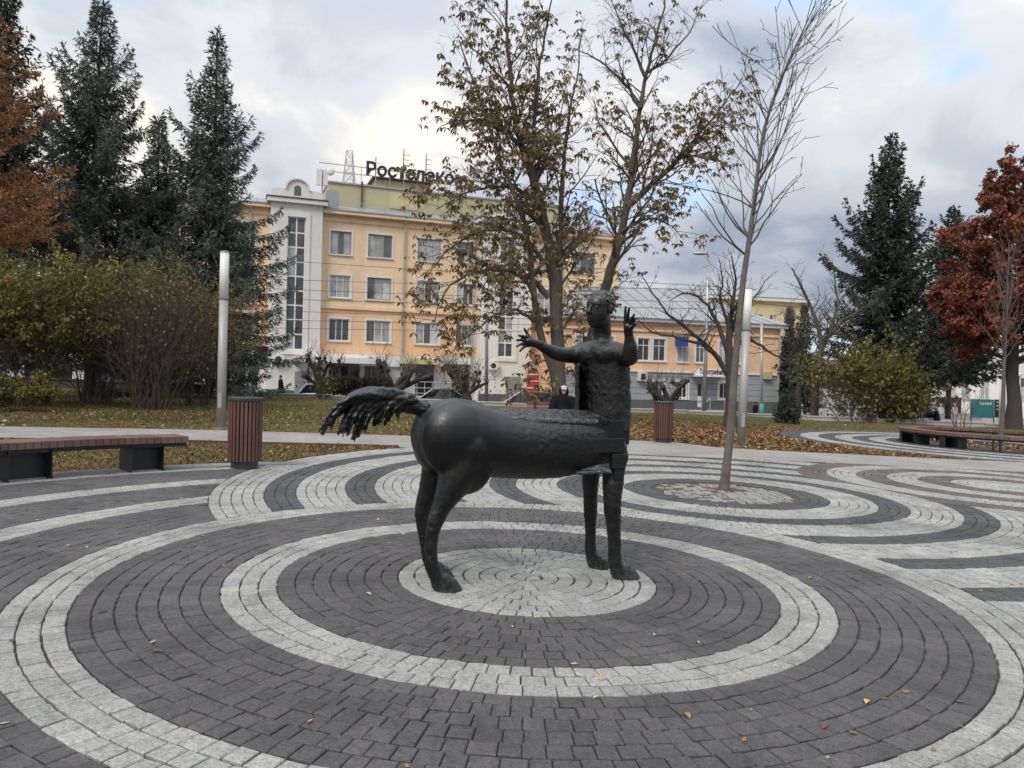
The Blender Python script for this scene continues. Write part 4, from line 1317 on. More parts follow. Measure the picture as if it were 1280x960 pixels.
cn = FM.part('canopy', U(366), U(482), .03, 1.7, FM.uz(400, 453, 1.7)[1], FM.uz(400, 446, 1.7)[1], M_TRIM, mb_)
cn2 = FM.part('canopy', U(500), U(548), .03, 1.5, FM.uz(520, 455, 1.5)[1], FM.uz(520, 448, 1.5)[1], M_OLIVE2, mb_)
FM.part('fascia', U(450), U(500), .03, .25, 2.05, 2.85, M_TRIM, mb_)
# small wheel emblem on the fascia
em = MB(); ec = FM.pt(U(464), .26, 2.45)
for i in range(8):
    a = i * math.pi / 4
    em.tube([ec, ec + FM.u * (.3 * math.cos(a)) + Vector((0, 0, .3 * math.sin(a)))], [.05, .07], 5)
em.build('emblem', M_SIGN, mb_)
for px_ in (385, 434): FM.part('canopy_post', U(px_) - .05, U(px_) + .05, 1.5, 1.6, zb, FM.uz(400, 453, 1.7)[1], M_STEEL, mb_)
st = MB()
for i in range(4): FM.box(st, U(513), U(548), .1, 2.4 - i * .33, zb + i * .16, zb + (i + 1) * .16 - .002)
st.build('steps', M_CONC, mb_)
hr = MB()
for q in range(7):
    u = U(505) + (U(560) - U(505)) * q / 6
    hr.tube([FM.pt(u, 2.5, zb), FM.pt(u, 2.5, zb + 1.75)], .03, 6)
for z in (1.75, 1.3, .9): hr.tube([FM.pt(U(505), 2.5, zb + z), FM.pt(U(560), 2.5, zb + z)], .03, 6)
hr.build('handrail', M_GALV, mb_)
# ground floor left of the first tower and right of the second
for (a, c) in ((uL, tw1[0]), (tw2[1], uR)):
    n = max(1, int((c - a) / 3.6)); du = (c - a) / n
    hs = [(a + du * i + .55, a + du * (i + 1) - .55, zb + .9, z_gf - .8) for i in range(n)]
    FM.wall(MB(), a, c, zb, z_gf - .002, hs, d=.01).build('shop_wall', M_CREAM, mb_)
    for h in hs: FM.window(mb_, *h, (.5,), (), d=-.12, pane=M_DARKSHOP, sill=False, trim=False)
FM.part('sign_board', U(92), U(178), .05, .3, FM.uz(150, 439)[1], FM.uz(150, 424)[1], M_DARKSHOP, mb_)
text_part('ТРП', FM, U(143.5), FM.uz(150, 438)[1] + .06, .32, 1.05, M_PVC, mb_, .02, squeeze=.62)
FM.part('sign_board', U(322), U(334.5), .05, .3, FM.uz(330, 445)[1], FM.uz(330, 433)[1], mat('dark_red_sign', (0.12, 0.02, 0.025), 0.6), mb_)
# red and white lattice panel beyond the second tower
rp = FM.part('red_panel', U(656), U(669), .85, .95, zb, FM.uz(660, 466, .9)[1], mat('red_lattice', (0.42, 0.05, 0.045), 0.6), mb_)
for i in range(7):
    zz0 = zb + .3 + i * .55
    FM.part('lattice_bar', U(656), U(669), .953, .99, zz0, zz0 + .1, M_TRIM, rp)
# rainwater pipes
for px_ in (503, 700, 310, 590):
    u = U(px_); dp = MB()
    dp.tube([FM.pt(u, .18, zb), FM.pt(u, .18, z_eave - .5), FM.pt(u, .45, z_eave - .1), FM.pt(u, .45, z_eave + .1)], .075, 8)
    dp.tube([FM.pt(u, .45, z_eave - .05), FM.pt(u, .45, z_eave + .2)], [.08, .16], 8)
    dp.build('downpipe', M_GALV, mb_)
# sign on the roof
d_s = d_at + .1
su, sz = FM.uz(456.5, 217.5, d_s)
sign = thing('roof_sign', 'large dark lettering mounted along the roof of the peach office block', 'sign', FM.pt(su, d_s, za))
text_part('Ростелеком', FM, su, sz, d_s, 1.42, M_SIGN, sign, .09, bold=.035, squeeze=1.02)
fr = MB(); ue = su + 9.2
for z in (sz - .05, sz + .55): FM.box(fr, su - 3.6, ue, d_s - .2, d_s - .14, z - .03, z + .03)
for i in range(9):
    u = su - .3 + i * 1.15
    FM.box(fr, u, u + .05, d_s - .19, d_s - .15, za + .1, sz + .6)
fr.build('frame', M_GALV, sign)
# lattice mast and aerials
ms = thing('lattice_mast', 'thin steel lattice mast on the office roof left of the roof sign', 'mast', FM.pt(FM.uz(437, 226, d_s)[0], d_s, za + .13))
m0 = FM.uz(430, 226, d_s)[0]; m1 = FM.uz(444, 226, d_s)[0]; zt_ = FM.uz(437, 187, d_s)[1]
lm = MB(); w_ = m1 - m0
corners = [(m0, d_s), (m1, d_s), (m0, d_s - w_), (m1, d_s - w_)]
for u, d in corners: lm.tube([FM.pt(u, d, za + .1), FM.pt((u + (m0 + m1) / 2) / 2, (d + d_s - w_ / 2) / 2, zt_)], .035, 5)
lm.build('leg_tubes', M_GALV, ms)
br_ = MB()
for (a, c) in (((0), (1)), ((0), (2)), ((1), (3)), ((2), (3))):
    A0, A1 = corners[a], corners[c]
    for k in range(3):
        t0, t1 = k / 3, (k + 1) / 3
        def L_(q, t): 
            u, d = q; return FM.pt(u + ((m0 + m1) / 2 - u) / 2 * t, d + ((d_s - w_ / 2) - d) / 2 * t, za + .1 + (zt_ - za - .1) * t)
        br_.tube([L_(A0, t0), L_(A1, t1)], .02, 4); br_.tube([L_(A1, t0), L_(A0, t1)], .02, 4); br_.tube([L_(A0, t1), L_(A1, t1)], .02, 4)
br_.build('bracing', M_GALV, ms)
for px_, y0, y1, lab in ((505, 186, 224, 'tall thin aerial rising behind the middle of the roof sign'), (470, 196, 222, 'short aerial behind the first letter of the roof sign'), (533, 192, 232, 'thin aerial behind the later letters of the roof sign')):
    u, z1 = FM.uz(px_, y0, d_at - 2); 
    an = thing('aerial', lab, 'aerial', FM.pt(u, d_at - 2, za), group='roof aerials')
    MB().tube([FM.pt(u, d_at - 2, za), FM.pt(u, d_at - 2, z1)], [.06, .035], 6).build('pole', M_WIRE, an)
    ab = MB()
    for i in range(4):
        z = z1 - .5 - i * .42; ab.tube([FM.pt(u - .05, d_at - 2, z), FM.pt(u + .5, d_at - 2, z)], .02, 4)
    ab.build('element', M_WIRE, an)
u, z0 = FM.uz(402, 232, .2)
ap = thing('antenna_panels', 'pale upright antenna panels and dish on the roof beside the first stair tower', 'antenna', FM.pt(u, -.2, z0))
for q in (-.35, .15):
    FM.part('panel', u + q, u + q + .32, -.3, -.05, FM.uz(402, 231, 0)[1], FM.uz(402, 211, 0)[1], M_TRIM, ap)
MB().ball(FM.pt(u + .65, 0.0, FM.uz(402, 213, 0)[1]), (.32, .15, .32)).build('dish', M_TRIM, ap, True)
MB().tube([FM.pt(u + .1, -.35, z_eave), FM.pt(u + .1, -.35, FM.uz(402, 212, 0)[1])], .06, 6).build('pole', M_GALV, ap)

# ---------------- low corner building on the right
FR = Facade(793, 60.0, R(16.5))
zr = -1.35
def UR(px): return FR.uz(px, 440)[0]
rb = thing('corner_building', 'two storey building, orange above and grey below, with grey hipped roof', 'building', FR.pt(0, 0, zr))
r0, r1 = UR(700), UR(974)
zmid, zev = FR.uz(800, 464)[1], FR.uz(793, 402)[1]
wz = (FR.uz(810, 451)[1], FR.uz(810, 423)[1])
ucols = [(720, 735), (752, 767), (797, 812), (816.5, 832), (847, 860), (870, 881), (899, 910), (921, 931)]
hs = [(UR(a), UR(c), *wz) for a, c in ucols]
FR.wall(MB(), r0, r1, zmid + .1, zev, hs).build('upper_wall', M_PEACH2, rb)
for h in hs: FR.window(rb, *h, (.5,), (.7,), frame=M_PVC, pane=M_PANEG if rw.random() < .6 else M_PANE)
lw_ = [(UR(a), UR(c), FR.uz(850, 498)[1], FR.uz(850, 477)[1]) for a, c in ((725, 740), (755, 770), (818, 831), (846, 861), (900, 911))]
dz0, dz1 = FR.uz(875, 509)[1], FR.uz(875, 478)[1]
door_h = (UR(873), UR(879), dz0, dz1)
FR.wall(MB(), r0, r1, zr + 1.35, zmid - .04, lw_ + [(door_h[0], door_h[1], zr + 1.35, dz1)], d=.01).build('lower_wall', M_GREYTILE, rb)
for h in lw_: FR.window(rb, *h, (.62,), (), frame=M_PVC, pane=M_DARKSHOP, fw=.12)
FR.part('band', r0, r1, -.2, .12, zmid - .038, zmid + .098, M_TRIM, rb)
FR.wall(MB(), r0, r1, zr, zr + 1.345, [(door_h[0], door_h[1], dz0, zr + 1.345)], d=.06).build('plinth', M_PLINTH, rb)
# cladding courses on the ground floor
zc_ = zr + 1.8
while zc_ < zmid - .2:
    FR.part('cladding_joint', r0, r1, .012, .02, zc_, zc_ + .025, M_PLINTH, rb); zc_ += .46
dd = FR.part('door', door_h[0], door_h[1], -.1, -.04, dz0, dz1, M_PVC, rb)
FR.part('pane', door_h[0] + .06, door_h[1] - .06, -.037, -.02, dz0 + (dz1 - dz0) * .45, dz1 - .1, M_DARKSHOP, dd)
st = MB()
for i in range(4): FR.box(st, UR(862), UR(904), .1, 2.2 - i * .35, zr + i * .16, zr + (i + 1) * .16 - .002)
st.build('steps', M_CONC, rb)
hr = MB()
for px_ in (862, 872, 890, 898): hr.tube([FR.pt(UR(px_), 2.1, zr), FR.pt(UR(px_), 2.1, zr + 1.6)], .035, 6)
hr.tube([FR.pt(UR(862), 2.1, zr + 1.0), FR.pt(UR(872), 2.1, zr + 1.6)], .035, 6); hr.tube([FR.pt(UR(890), 2.1, zr + 1.6), FR.pt(UR(898), 2.1, zr + 1.6)], .035, 6)
hr.build('handrail', M_GALV, rb)
sb = FR.part('sign_board', UR(864.5), UR(900), .5, .62, FR.uz(880, 469.5)[1], FR.uz(880, 461)[1], M_TRIM, rb)
text_part('Типография', FR, UR(870), FR.uz(880, 468.2)[1] + .04, .64, .56, M_SIGN, sb, .01, bold=.01, squeeze=.66)
FR.part('canopy', UR(864), UR(901), .02, 1.4, FR.uz(880, 471)[1], FR.uz(880, 469.7)[1], M_TRIM, rb)
ac = FR.part('air_conditioner', UR(797), UR(807), .03, .45, FR.uz(802, 476)[1], FR.uz(802, 465)[1], M_TRIM, rb)
FR.part('fan_grille', UR(799), UR(804.5), .452, .47, FR.uz(802, 474.5)[1], FR.uz(802, 467)[1], M_LID, ac)
FR.part('vent_grille', UR(954), UR(963.5), .03, .3, FR.uz(958, 474)[1], FR.uz(958, 465)[1], M_OLIVE, rb)
bl = MB(); FR.box(bl, UR(842), UR(853), .2, .9, FR.uz(847, 433)[1], FR.uz(847, 421)[1]); bl.build('projecting_sign', mat('blue_sign', (0.015, 0.07, 0.32), 0.5), rb)
FR.part('cornice', r0 - .2, r1 + .5, -.3, .45, zev + .003, zev + .28, M_TRIM, rb)
FR.part('frieze', r0, r1, .004, .12, zev - .75, zev - .55, M_PEACH, rb)
core = MB(); FR.box(core, r0 + .05, r1 - .02, -14, -.3, zr, zev - .01); core.build('core', M_PEACH2, rb)
hp_ = MB(); e0 = zev + .29; rg = FR.uz(850, 362, -7)[1]
q = [FR.pt(r0 - .3, .6, e0), FR.pt(r1 + .6, .6, e0), FR.pt(r1 + .6, -14.5, e0), FR.pt(r0 - .3, -14.5, e0), FR.pt(r0 + 4, -7, rg), FR.pt(r1 - 6.2, -7, rg)]
hp_.add(q, [(0, 1, 5, 4), (1, 2, 5), (2, 3, 4, 5), (3, 0, 4), (3, 2, 1, 0)])
rroof = hp_.build('roof', M_TIN, rb)
for i in range(16):
    t = (i + .5) / 16
    a = FR.pt(r0 + (r1 - r0) * t, .6, e0 + .03); ub = min(max(r0 + (r1 - r0) * t, r0 + 4), r1 - 6.2)
    b2 = FR.pt(ub, -7, rg + .03)
    MB().tube([a, b2], .03, 4).build('seam', M_TIN, rroof)
dp = MB(); u = UR(972.5); dp.tube([FR.pt(u, .15, zr + .3), FR.pt(u, .15, zev - .1), FR.pt(u, .4, zev + .2)], .08, 8); dp.build('downpipe', M_GALV, rb)

# ---------------- buildings further back
def block(name, label, pxa, pxb, ytop, depth, ang, wall, rowsn, colsn, zb_=-1.5, roofm=None, wh=(.5, .58), first=2.2, back=14):
    F_ = Facade((pxa + pxb) / 2, depth, ang)
    ua, ub = F_.uz(pxa, 450)[0], F_.uz(pxb, 450)[0]; zt = F_.uz((pxa + pxb) / 2, ytop)[1]
    o = thing(name, label, 'building', F_.pt((ua + ub) / 2, 0, zb_))
    hs = []
    fh = (zt - zb_ - first - .6) / rowsn; cw = (ub - ua) / colsn
    for i in range(colsn):
        for j in range(rowsn):
            u0 = ua + cw * (i + .5 - wh[0] / 2); z0 = zb_ + first + fh * j
            hs.append((u0, u0 + cw * wh[0], z0, z0 + fh * wh[1]))
    F_.wall(MB(), ua, ub, zb_, zt, hs).build('wall', wall, o)
    for h in hs: F_.window(o, *h, (.5,), (.65,), pane=M_PANE if rw.random() < .6 else M_PANEG, sill=False, trim=False)
    c_ = MB(); F_.box(c_, ua + .02, ub - .02, -back, -.3, zb_, zt - .02); c_.build('core', wall, o)
    F_.part('cornice', ua - .3, ub + .3, -back, .5, zt + .003, zt + .45, M_TRIM, o)
    if roofm:
        q = [F_.pt(ua - .4, .6, zt + .46), F_.pt(ub + .4, .6, zt + .46), F_.pt(ub + .4, -back, zt + .46), F_.pt(ua - .4, -back, zt + .46), F_.pt(ua + 2, -back / 2, zt + 2.6), F_.pt(ub - 2, -back / 2, zt + 2.6)]
        MB().add(q, [(0, 1, 5, 4), (1, 2, 5), (2, 3, 4, 5), (3, 0, 4)]).build('roof', roofm, o)
    return o, F_
M_YELL = mat('pale_yellow_render', (0.62, 0.50, 0.28), 0.9, var=0.08, scale=0.3)
block('apartment_building', 'pale yellow building rising behind the corner building and the spruce', 884, 1009, 376, 98, R(12), M_YELL, 4, 7, roofm=M_TIN)
block('apartment_building', 'white building with tall dark windows behind the rust red tree', 1196, 1420, 300, 78, R(-4), M_CREAM, 4, 9, wh=(.46, .66), first=1.6)
block('apartment_building', 'long pale building far behind the right hand spruces', 1030, 1180, 452, 105, R(4), M_MARBLE, 2, 9)
# ================================================================== vegetation
M_BARK = mat('grey_brown_bark', (0.105, 0.088, 0.07), 0.95, var=0.35, scale=4.0, bump=0.8, bscale=22, bdist=0.03, stretch=(3, 3, 0.6))
M_BARKD = mat('dark_bark', (0.06, 0.052, 0.045), 0.95, var=0.35, scale=5.0, bump=0.8, bscale=25, bdist=0.03, stretch=(3, 3, 0.6))
M_BARKG = mat('smooth_grey_bark', (0.125, 0.11, 0.092), 0.9, var=0.45, scale=6.0, bump=0.4, bscale=40, bdist=0.01)
M_BARKP = mat('reddish_brown_twig', (0.095, 0.075, 0.058), 0.9, var=0.25, scale=5.0)
L_SPRUCE = leaf_mat('blue_green_needles', [(0.0, (0.036, 0.046, 0.039)), (0.45, (0.080, 0.098, 0.082)), (0.8, (0.135, 0.155, 0.128)), (1.0, (0.19, 0.21, 0.17))], 0.12)
L_SPRUCE2 = leaf_mat('deep_green_needles', [(0.0, (0.022, 0.030, 0.023)), (0.45, (0.048, 0.060, 0.046)), (0.8, (0.080, 0.096, 0.070)), (1.0, (0.12, 0.135, 0.095))], 0.12)
L_LARCH = leaf_mat('orange_larch_needles', [(0.0, (0.14, 0.078, 0.038)), (0.5, (0.34, 0.165, 0.065)), (1.0, (0.52, 0.28, 0.12))], 0.3)
L_CHEST = leaf_mat('withered_chestnut_leaves', [(0.0, (0.075, 0.055, 0.026)), (0.4, (0.165, 0.118, 0.05)), (0.65, (0.22, 0.175, 0.07)), (0.85, (0.29, 0.18, 0.078)), (1.0, (0.37, 0.21, 0.085))], 0.3)
L_SHRUB = leaf_mat('yellow_green_leaves', [(0.0, (0.06, 0.065, 0.022)), (0.45, (0.145, 0.145, 0.042)), (0.75, (0.25, 0.225, 0.07)), (0.9, (0.24, 0.15, 0.06)), (1.0, (0.40, 0.33, 0.10))], 0.35)
L_OAK = leaf_mat('rust_red_leaves', [(0.0, (0.095, 0.036, 0.024)), (0.45, (0.24, 0.088, 0.050)), (0.8, (0.36, 0.145, 0.078)), (1.0, (0.46, 0.22, 0.11))], 0.3)
L_LITTER = leaf_mat('fallen_leaves', [(0.0, (0.085, 0.045, 0.022)), (0.4, (0.22, 0.115, 0.05)), (0.75, (0.36, 0.22, 0.10)), (1.0, (0.55, 0.45, 0.26))], 0.1, 0.8)
L_GRASS = leaf_mat('grass_blades', [(0.0, (0.04, 0.052, 0.015)), (0.5, (0.095, 0.118, 0.034)), (0.85, (0.165, 0.17, 0.06)), (1.0, (0.26, 0.23, 0.10))], 0.3)
L_HEDGE = leaf_mat('bare_hedge_twigs', [(0.0, (0.020, 0.016, 0.013)), (0.6, (0.055, 0.042, 0.033)), (1.0, (0.10, 0.075, 0.05))], 0.0)

def unit(v): return v / (np.linalg.norm(v, axis=-1, keepdims=True) + 1e-9)
def blades(nr, P, D, L, W, droop=0.0, kite=0.45):
    """kite shaped leaves: base points P, directions D, lengths L, widths W -> V, F"""
    n = len(P)
    rnd = nr.normal(size=(n, 3))
    S = unit(np.cross(D, rnd)) * W[:, None]
    D = D * L[:, None]
    mid = P + D * kite; tip = P + D + np.array([0, 0, -1.0]) * (droop * L)[:, None]
    V = np.empty((n, 4, 3)); V[:, 0] = P; V[:, 1] = mid + S; V[:, 2] = tip; V[:, 3] = mid - S
    F = np.arange(n * 4).reshape(n, 4)
    return V.reshape(-1, 3), F
def leaves_part(name, V, F, tint, material, parent, stuff=True):
    off = np.array(root_loc(parent)) if parent is not None else 0
    me = np_mesh(name, V - off, F, np.repeat(np.clip(tint, 0, 1), F.shape[1]))
    o = link(name, me, material, parent)
    if stuff: o['kind'] = 'stuff'
    return o

class Wood:
    """branches gathered as tapering tubes; twig ends remembered for leaves"""
    def __init__(s, seed): s.r = random.Random(seed); s.big, s.small = MB(), MB(); s.ends, s.twigs = [], []
    def stem(s, pts, rad, n=8, big=True):
        (s.big if big else s.small).tube(pts, rad, n, cap=False)
    def grow(s, p, d, L, r0, lvl, cfg):
        """cfg: per level dict(n, ang, len, up, wob, seg)"""
        c = cfg[lvl]; r = s.r
        k = max(2, int(L / c.get('seg', 0.35)))
        pts, dirs = [Vector(p)], []
        d = Vector(d).normalized()
        for i in range(k):
            d = (d + Vector((r.gauss(0, 1), r.gauss(0, 1), r.gauss(0, 1))) * c.get('wob', 0.12) + Vector((0, 0, c.get('up', 0.05)))).normalized()
            pts.append(pts[-1] + d * (L / k)); dirs.append(d.copy())
        rt = r0 * c.get('tip', 0.35)
        rad = [max(0.0045 if lvl > 1 else .006, r0 + (rt - r0) * i / k) for i in range(k + 1)]
        s.stem(pts, rad, 7 if r0 > .05 else (5 if r0 > .015 else 3), big=lvl == 0)
        if lvl + 1 < len(cfg):
            m = cfg[lvl + 1]; nb = m['n'] if isinstance(m['n'], int) else max(1, int(m['n'] * L))
            ph = r.uniform(0, 6.28)
            for q in range(nb):
                t = m.get('from', 0.25) + (1 - m.get('from', 0.25)) * (q + r.random()) / nb
                i = min(k - 1, int(t * k)); f = t * k - i
                bp = pts[i].lerp(pts[i + 1], min(1, f))
                ax = dirs[i]; ph += 2.4 + r.uniform(-.5, .5)
                s1 = ax.cross(Vector((0.3, 0.2, 1))); s1 = s1.normalized() if s1.length > .01 else Vector((1, 0, 0)); s2 = ax.cross(s1)
                an = m['ang'] * r.uniform(.7, 1.3)
                nd = ax * math.cos(an) + (s1 * math.cos(ph) + s2 * math.sin(ph)) * math.sin(an)
                s.grow(bp, nd, L * m['len'] * r.uniform(.6, 1.2) * (1.15 - .5 * t), max(.004, rad[i] * m.get('rad', .55)), lvl + 1, cfg)
        if lvl >= len(cfg) - 1:
            s.ends.append((pts[-1], d.copy()))
            s.twigs.append((pts[0], pts[-1]))
    def build(s, t, bark, twigbark=None, names=('trunk', 'branches')):
        if s.big.v: s.big.build(names[0], bark, t, True)
        if s.small.v:
            o = s.small.build(names[1], twigbark or bark, t, True); o['kind'] = 'stuff'
        return s
def limb_px(W, px, depth, r0, r1, ddep=0.0):
    """main limb along a line of sight-measured points at its own distance"""
    pts = [at(x, y, depth + ddep * i / (len(px) - 1)) for i, (x, y) in enumerate(px)]
    out = []
    for a, b_ in zip(pts, pts[1:]):
        out += [a.lerp(b_, t / 3) for t in range(3)]
    out.append(pts[-1])
    for i in range(1, len(out) - 1):
        out[i] = out[i] + Vector((W.r.gauss(0, .02), W.r.gauss(0, .03), W.r.gauss(0, .02)))
    n = len(out)
    rad = [r0 + (r1 * .6 - r0) * (i / (n - 1)) ** .75 for i in range(n)]
    W.stem(out, rad, 10)
    return out, rad

# ---------------- spruces
def spruce(label, base, H, Rm, seed, mat_, dense=1.0, lowest=0.08, droop=0.35, tip_bend=(0, 0), gaps=0.12, group='dark spruces', scale_px=1.0, name='spruce_tree', cat='tree', wcard=.055):
    r = random.Random(seed); nr = np.random.default_rng(seed)
    base = Vector(base)
    t = thing(name, label, cat, base, group=group)
    n = 14; pts = []
    for i in range(n + 1):
        f = i / n; pts.append(base + Vector((tip_bend[0] * f ** 4, tip_bend[1] * f ** 4, H * f)))
    tr_ = MB(); tr_.tube(pts, [H * .012 * (1 - .93 * i / n) + .012 for i in range(n + 1)], 9, cap=False)
    tr_.build('trunk', M_BARKD, t, True)
    bm_ = MB(); P, D, Ln, Wd, T = [], [], [], [], []
    z = lowest * H
    while z < H * .985:
        f = z / H
        Lb0 = Rm * ((1 - f) ** .80) * (1.0 if f > .2 else .85 + .15 * f / .2)
        nb = 7 if f < .7 else 5
        ph = r.uniform(0, 6.28)
        tp = base + Vector((tip_bend[0] * f ** 4, tip_bend[1] * f ** 4, z))
        for q in range(nb):
            if r.random() < gaps: continue
            a = ph + q * 6.283 / nb + r.uniform(-.3, .3)
            L = max(.28, Lb0 * r.choice((.5, .72, .9, 1.0, 1.15, 1.45)) * r.uniform(.9, 1.1))
            out = Vector((math.cos(a), math.sin(a), 0))
            k = max(3, int(L / .28))
            el0 = (.15 + .55 * f) - droop * (1 - f) * .5
            bp = [tp.copy()]; pos = tp.copy()
            for i in range(k):
                u = (i + 1) / k
                el = el0 - droop * math.sin(u * 2.6) * (1.1 - f) + (.65 * u * u if f < .9 else .2)
                pos = pos + (out * math.cos(el) + Vector((0, 0, math.sin(el)))) * (L / k)
                bp.append(pos.copy())
            bm_.tube(bp, [max(.006, .012 + .018 * (1 - f) * (1 - i / k)) for i in range(k + 1)], 3, cap=False)
            side = Vector((-out.y, out.x, 0))
            shade = r.uniform(-.16, .16)
            step = .034 / dense
            m = int(L / step)
            for i in range(m):
                u = (i + r.random()) / m
                if u < .03: continue
                j = min(k - 1, int(u * k)); c = bp[j].lerp(bp[j + 1], u * k - j)
                dirb = (bp[j + 1] - bp[j]).normalized()
                sgn = 1 if r.random() < .5 else -1
                tl_ = min(.75, .22 + L * .22) * (1.05 - u * .70) * r.uniform(.6, 1.2)
                td = (dirb * .75 + side * sgn * r.uniform(.3, 1.0) + Vector((0, 0, -1)) * r.uniform(.15, 1.25)).normalized()
                nn = max(2, int(tl_ / .058))
                for v_ in range(nn):
                    w_ = (v_ + r.random()) / nn
                    p = c + td * (tl_ * w_)
                    P.append(p); D.append((td + Vector((r.gauss(0, .45), r.gauss(0, .45), r.gauss(-.05, .4)))).normalized())
                    Ln.append(r.uniform(.14, .27)); Wd.append(r.uniform(.6, 1.3) * wcard * .46)
                    T.append(.42 + shade + .26 * u + r.gauss(0, .18))
            # tip spray
            for v_ in range(6):
                P.append(bp[-1]); D.append(((bp[-1] - bp[-2]).normalized() + Vector((r.gauss(0, .35), r.gauss(0, .35), r.gauss(.1, .3)))).normalized()); Ln.append(r.uniform(.16, .3)); Wd.append(wcard * .5); T.append(.62 + r.gauss(0, .12))
        z += r.uniform(.30, .48) * (1.1 - .35 * f) * (H / 16) ** .5
    for v_ in range(30):
        P.append(pts[-1] - Vector((0, 0, r.uniform(0, .9)))); D.append(Vector((r.gauss(0, .5), r.gauss(0, .5), r.uniform(.3, 1))).normalized()); Ln.append(.25); Wd.append(wcard * .5); T.append(.5)
    bm_.build('branches', M_BARKD, t)['kind'] = 'stuff'
    P, D = np.array(P), np.array(D)
    V, F = blades(nr, P, D, np.array(Ln), np.array(Wd), .05)
    leaves_part('crown', V, F, np.array(T), mat_, t)
    return t
def gp(px, depth):
    d = ray(px, 480); x = d.x * depth / d.y
    return Vector((x, depth, gz2(x, depth) + .02))
def h_at(px, ytop, depth): return at(px, ytop, depth).z - gz2(at(px, ytop, depth).x, depth)
spruce('tall blue green spruce with a bare bent tip, second from the left edge', gp(112, 32), h_at(118, -2, 32), 4.5, 21, L_SPRUCE, tip_bend=(.25, 0), lowest=.13, gaps=.16, droop=.42)
spruce('tall blue green spruce standing beside the peach office block', gp(262, 33), h_at(268, 36, 33), 3.55, 22, L_SPRUCE, lowest=.06, gaps=.14, droop=.42)
spruce('slim dark spruce between the two tall blue green spruces', gp(192, 35), h_at(196, 150, 35), 2.8, 29, L_SPRUCE2, lowest=.1, gaps=.16)
spruce('dark spruce behind the orange larch at the left edge', gp(-8, 27), h_at(0, -60, 27), 3.0, 23, L_SPRUCE2, lowest=.1, dense=.8, wcard=.07)
spruce('broad spruce with upswept branches on the right', gp(1104, 44), h_at(1107, 168, 44), 5.0, 24, L_SPRUCE2, lowest=.14, droop=.30, gaps=.10, wcard=.10, dense=.72)
spruce('dark spruce half hidden by the rust red tree', gp(1186, 47), h_at(1190, 258, 47), 4.0, 25, L_SPRUCE2, lowest=.24, gaps=.08, wcard=.105, dense=.68)
spruce('narrow young spruce in front of the pale yellow building', gp(1003, 62), h_at(1003, 380, 62), 1.5, 26, L_SPRUCE2, lowest=.08, wcard=.09, dense=.7)
spruce('small spruce showing beside the corner building roof', gp(985, 66), h_at(968, 384, 66), 1.5, 28, L_SPRUCE2, lowest=.1, wcard=.09, dense=.7)
spruce('tiny round spruce bush on the lawn right of the statue', gp(985, 33), .95, .62, 27, L_SPRUCE2, lowest=.02, droop=.0, gaps=0, wcard=.05, group=None, name='spruce_bush', cat='bush')

# ---------------- larch on the left edge
def larch(label, base, H, Rm, seed):
    r = random.Random(seed); nr = np.random.default_rng(seed); base = Vector(base)
    t = thing('larch_tree', label, 'tree', base)
    tr_ = MB(); tr_.tube([base + Vector((0, 0, H * i / 10)) for i in range(11)], [.19 * (1 - .9 * i / 10) for i in range(11)], 9, cap=False); tr_.build('trunk', M_BARKD, t, True)
    bm_ = MB(); P, D, Ln, Wd, T = [], [], [], [], []
    z = H * .40
    while z < H * .98:
        f = z / H
        for q in range(4):
            a = r.uniform(0, 6.28); L = Rm * (1 - f) ** .5 * r.uniform(.7, 1.15)
            if L < .3: continue
            out = Vector((math.cos(a), math.sin(a), 0)); k = max(4, int(L / .25)); pos = base + Vector((0, 0, z)); bp = [pos.copy()]
            for i in range(k):
                u = (i + 1) / k; el = -.25 + .75 * u + r.gauss(0, .08)
                pos = pos + (out * math.cos(el) + Vector((0, 0, math.sin(el)))) * (L / k); bp.append(pos.copy())
            bm_.tube(bp, [.02 * (1 - .75 * i / k) for i in range(k + 1)], 4, cap=False)
            for i in range(int(L / .055)):
                u = (i + r.random()) / (L / .055)
                if u > 1 or u < .1: continue
                j = min(k - 1, int(u * k)); c = bp[j].lerp(bp[j + 1], u * k - j)
                tl_ = r.uniform(.15, .5) * (1.1 - .6 * u)
                td = ((bp[j + 1] - bp[j]).normalized() * .6 + Vector((r.gauss(0, .6), r.gauss(0, .6), r.gauss(.0, .45)))).normalized()
                bm_.tube([c, c + td * tl_], [.006, .003], 3, cap=False)
                for v_ in range(int(tl_ / .018)):
                    p = c + td * (tl_ * r.random())
                    P.append(p); D.append((td * .5 + Vector((r.gauss(0, .6), r.gauss(0, .6), r.gauss(0, .6)))).normalized()); Ln.append(r.uniform(.06, .13)); Wd.append(.014); T.append(r.gauss(.5, .2))
        z += .17
    bm_.build('branches', M_BARKP, t)['kind'] = 'stuff'
    V, F = blades(nr, np.array(P), np.array(D), np.array(Ln), np.array(Wd))
    leaves_part('crown', V, F, np.array(T), L_LARCH, t)
larch('orange brown larch with feathery needles at the left edge', gp(-62, 16.0), 9.6, 3.0, 31)

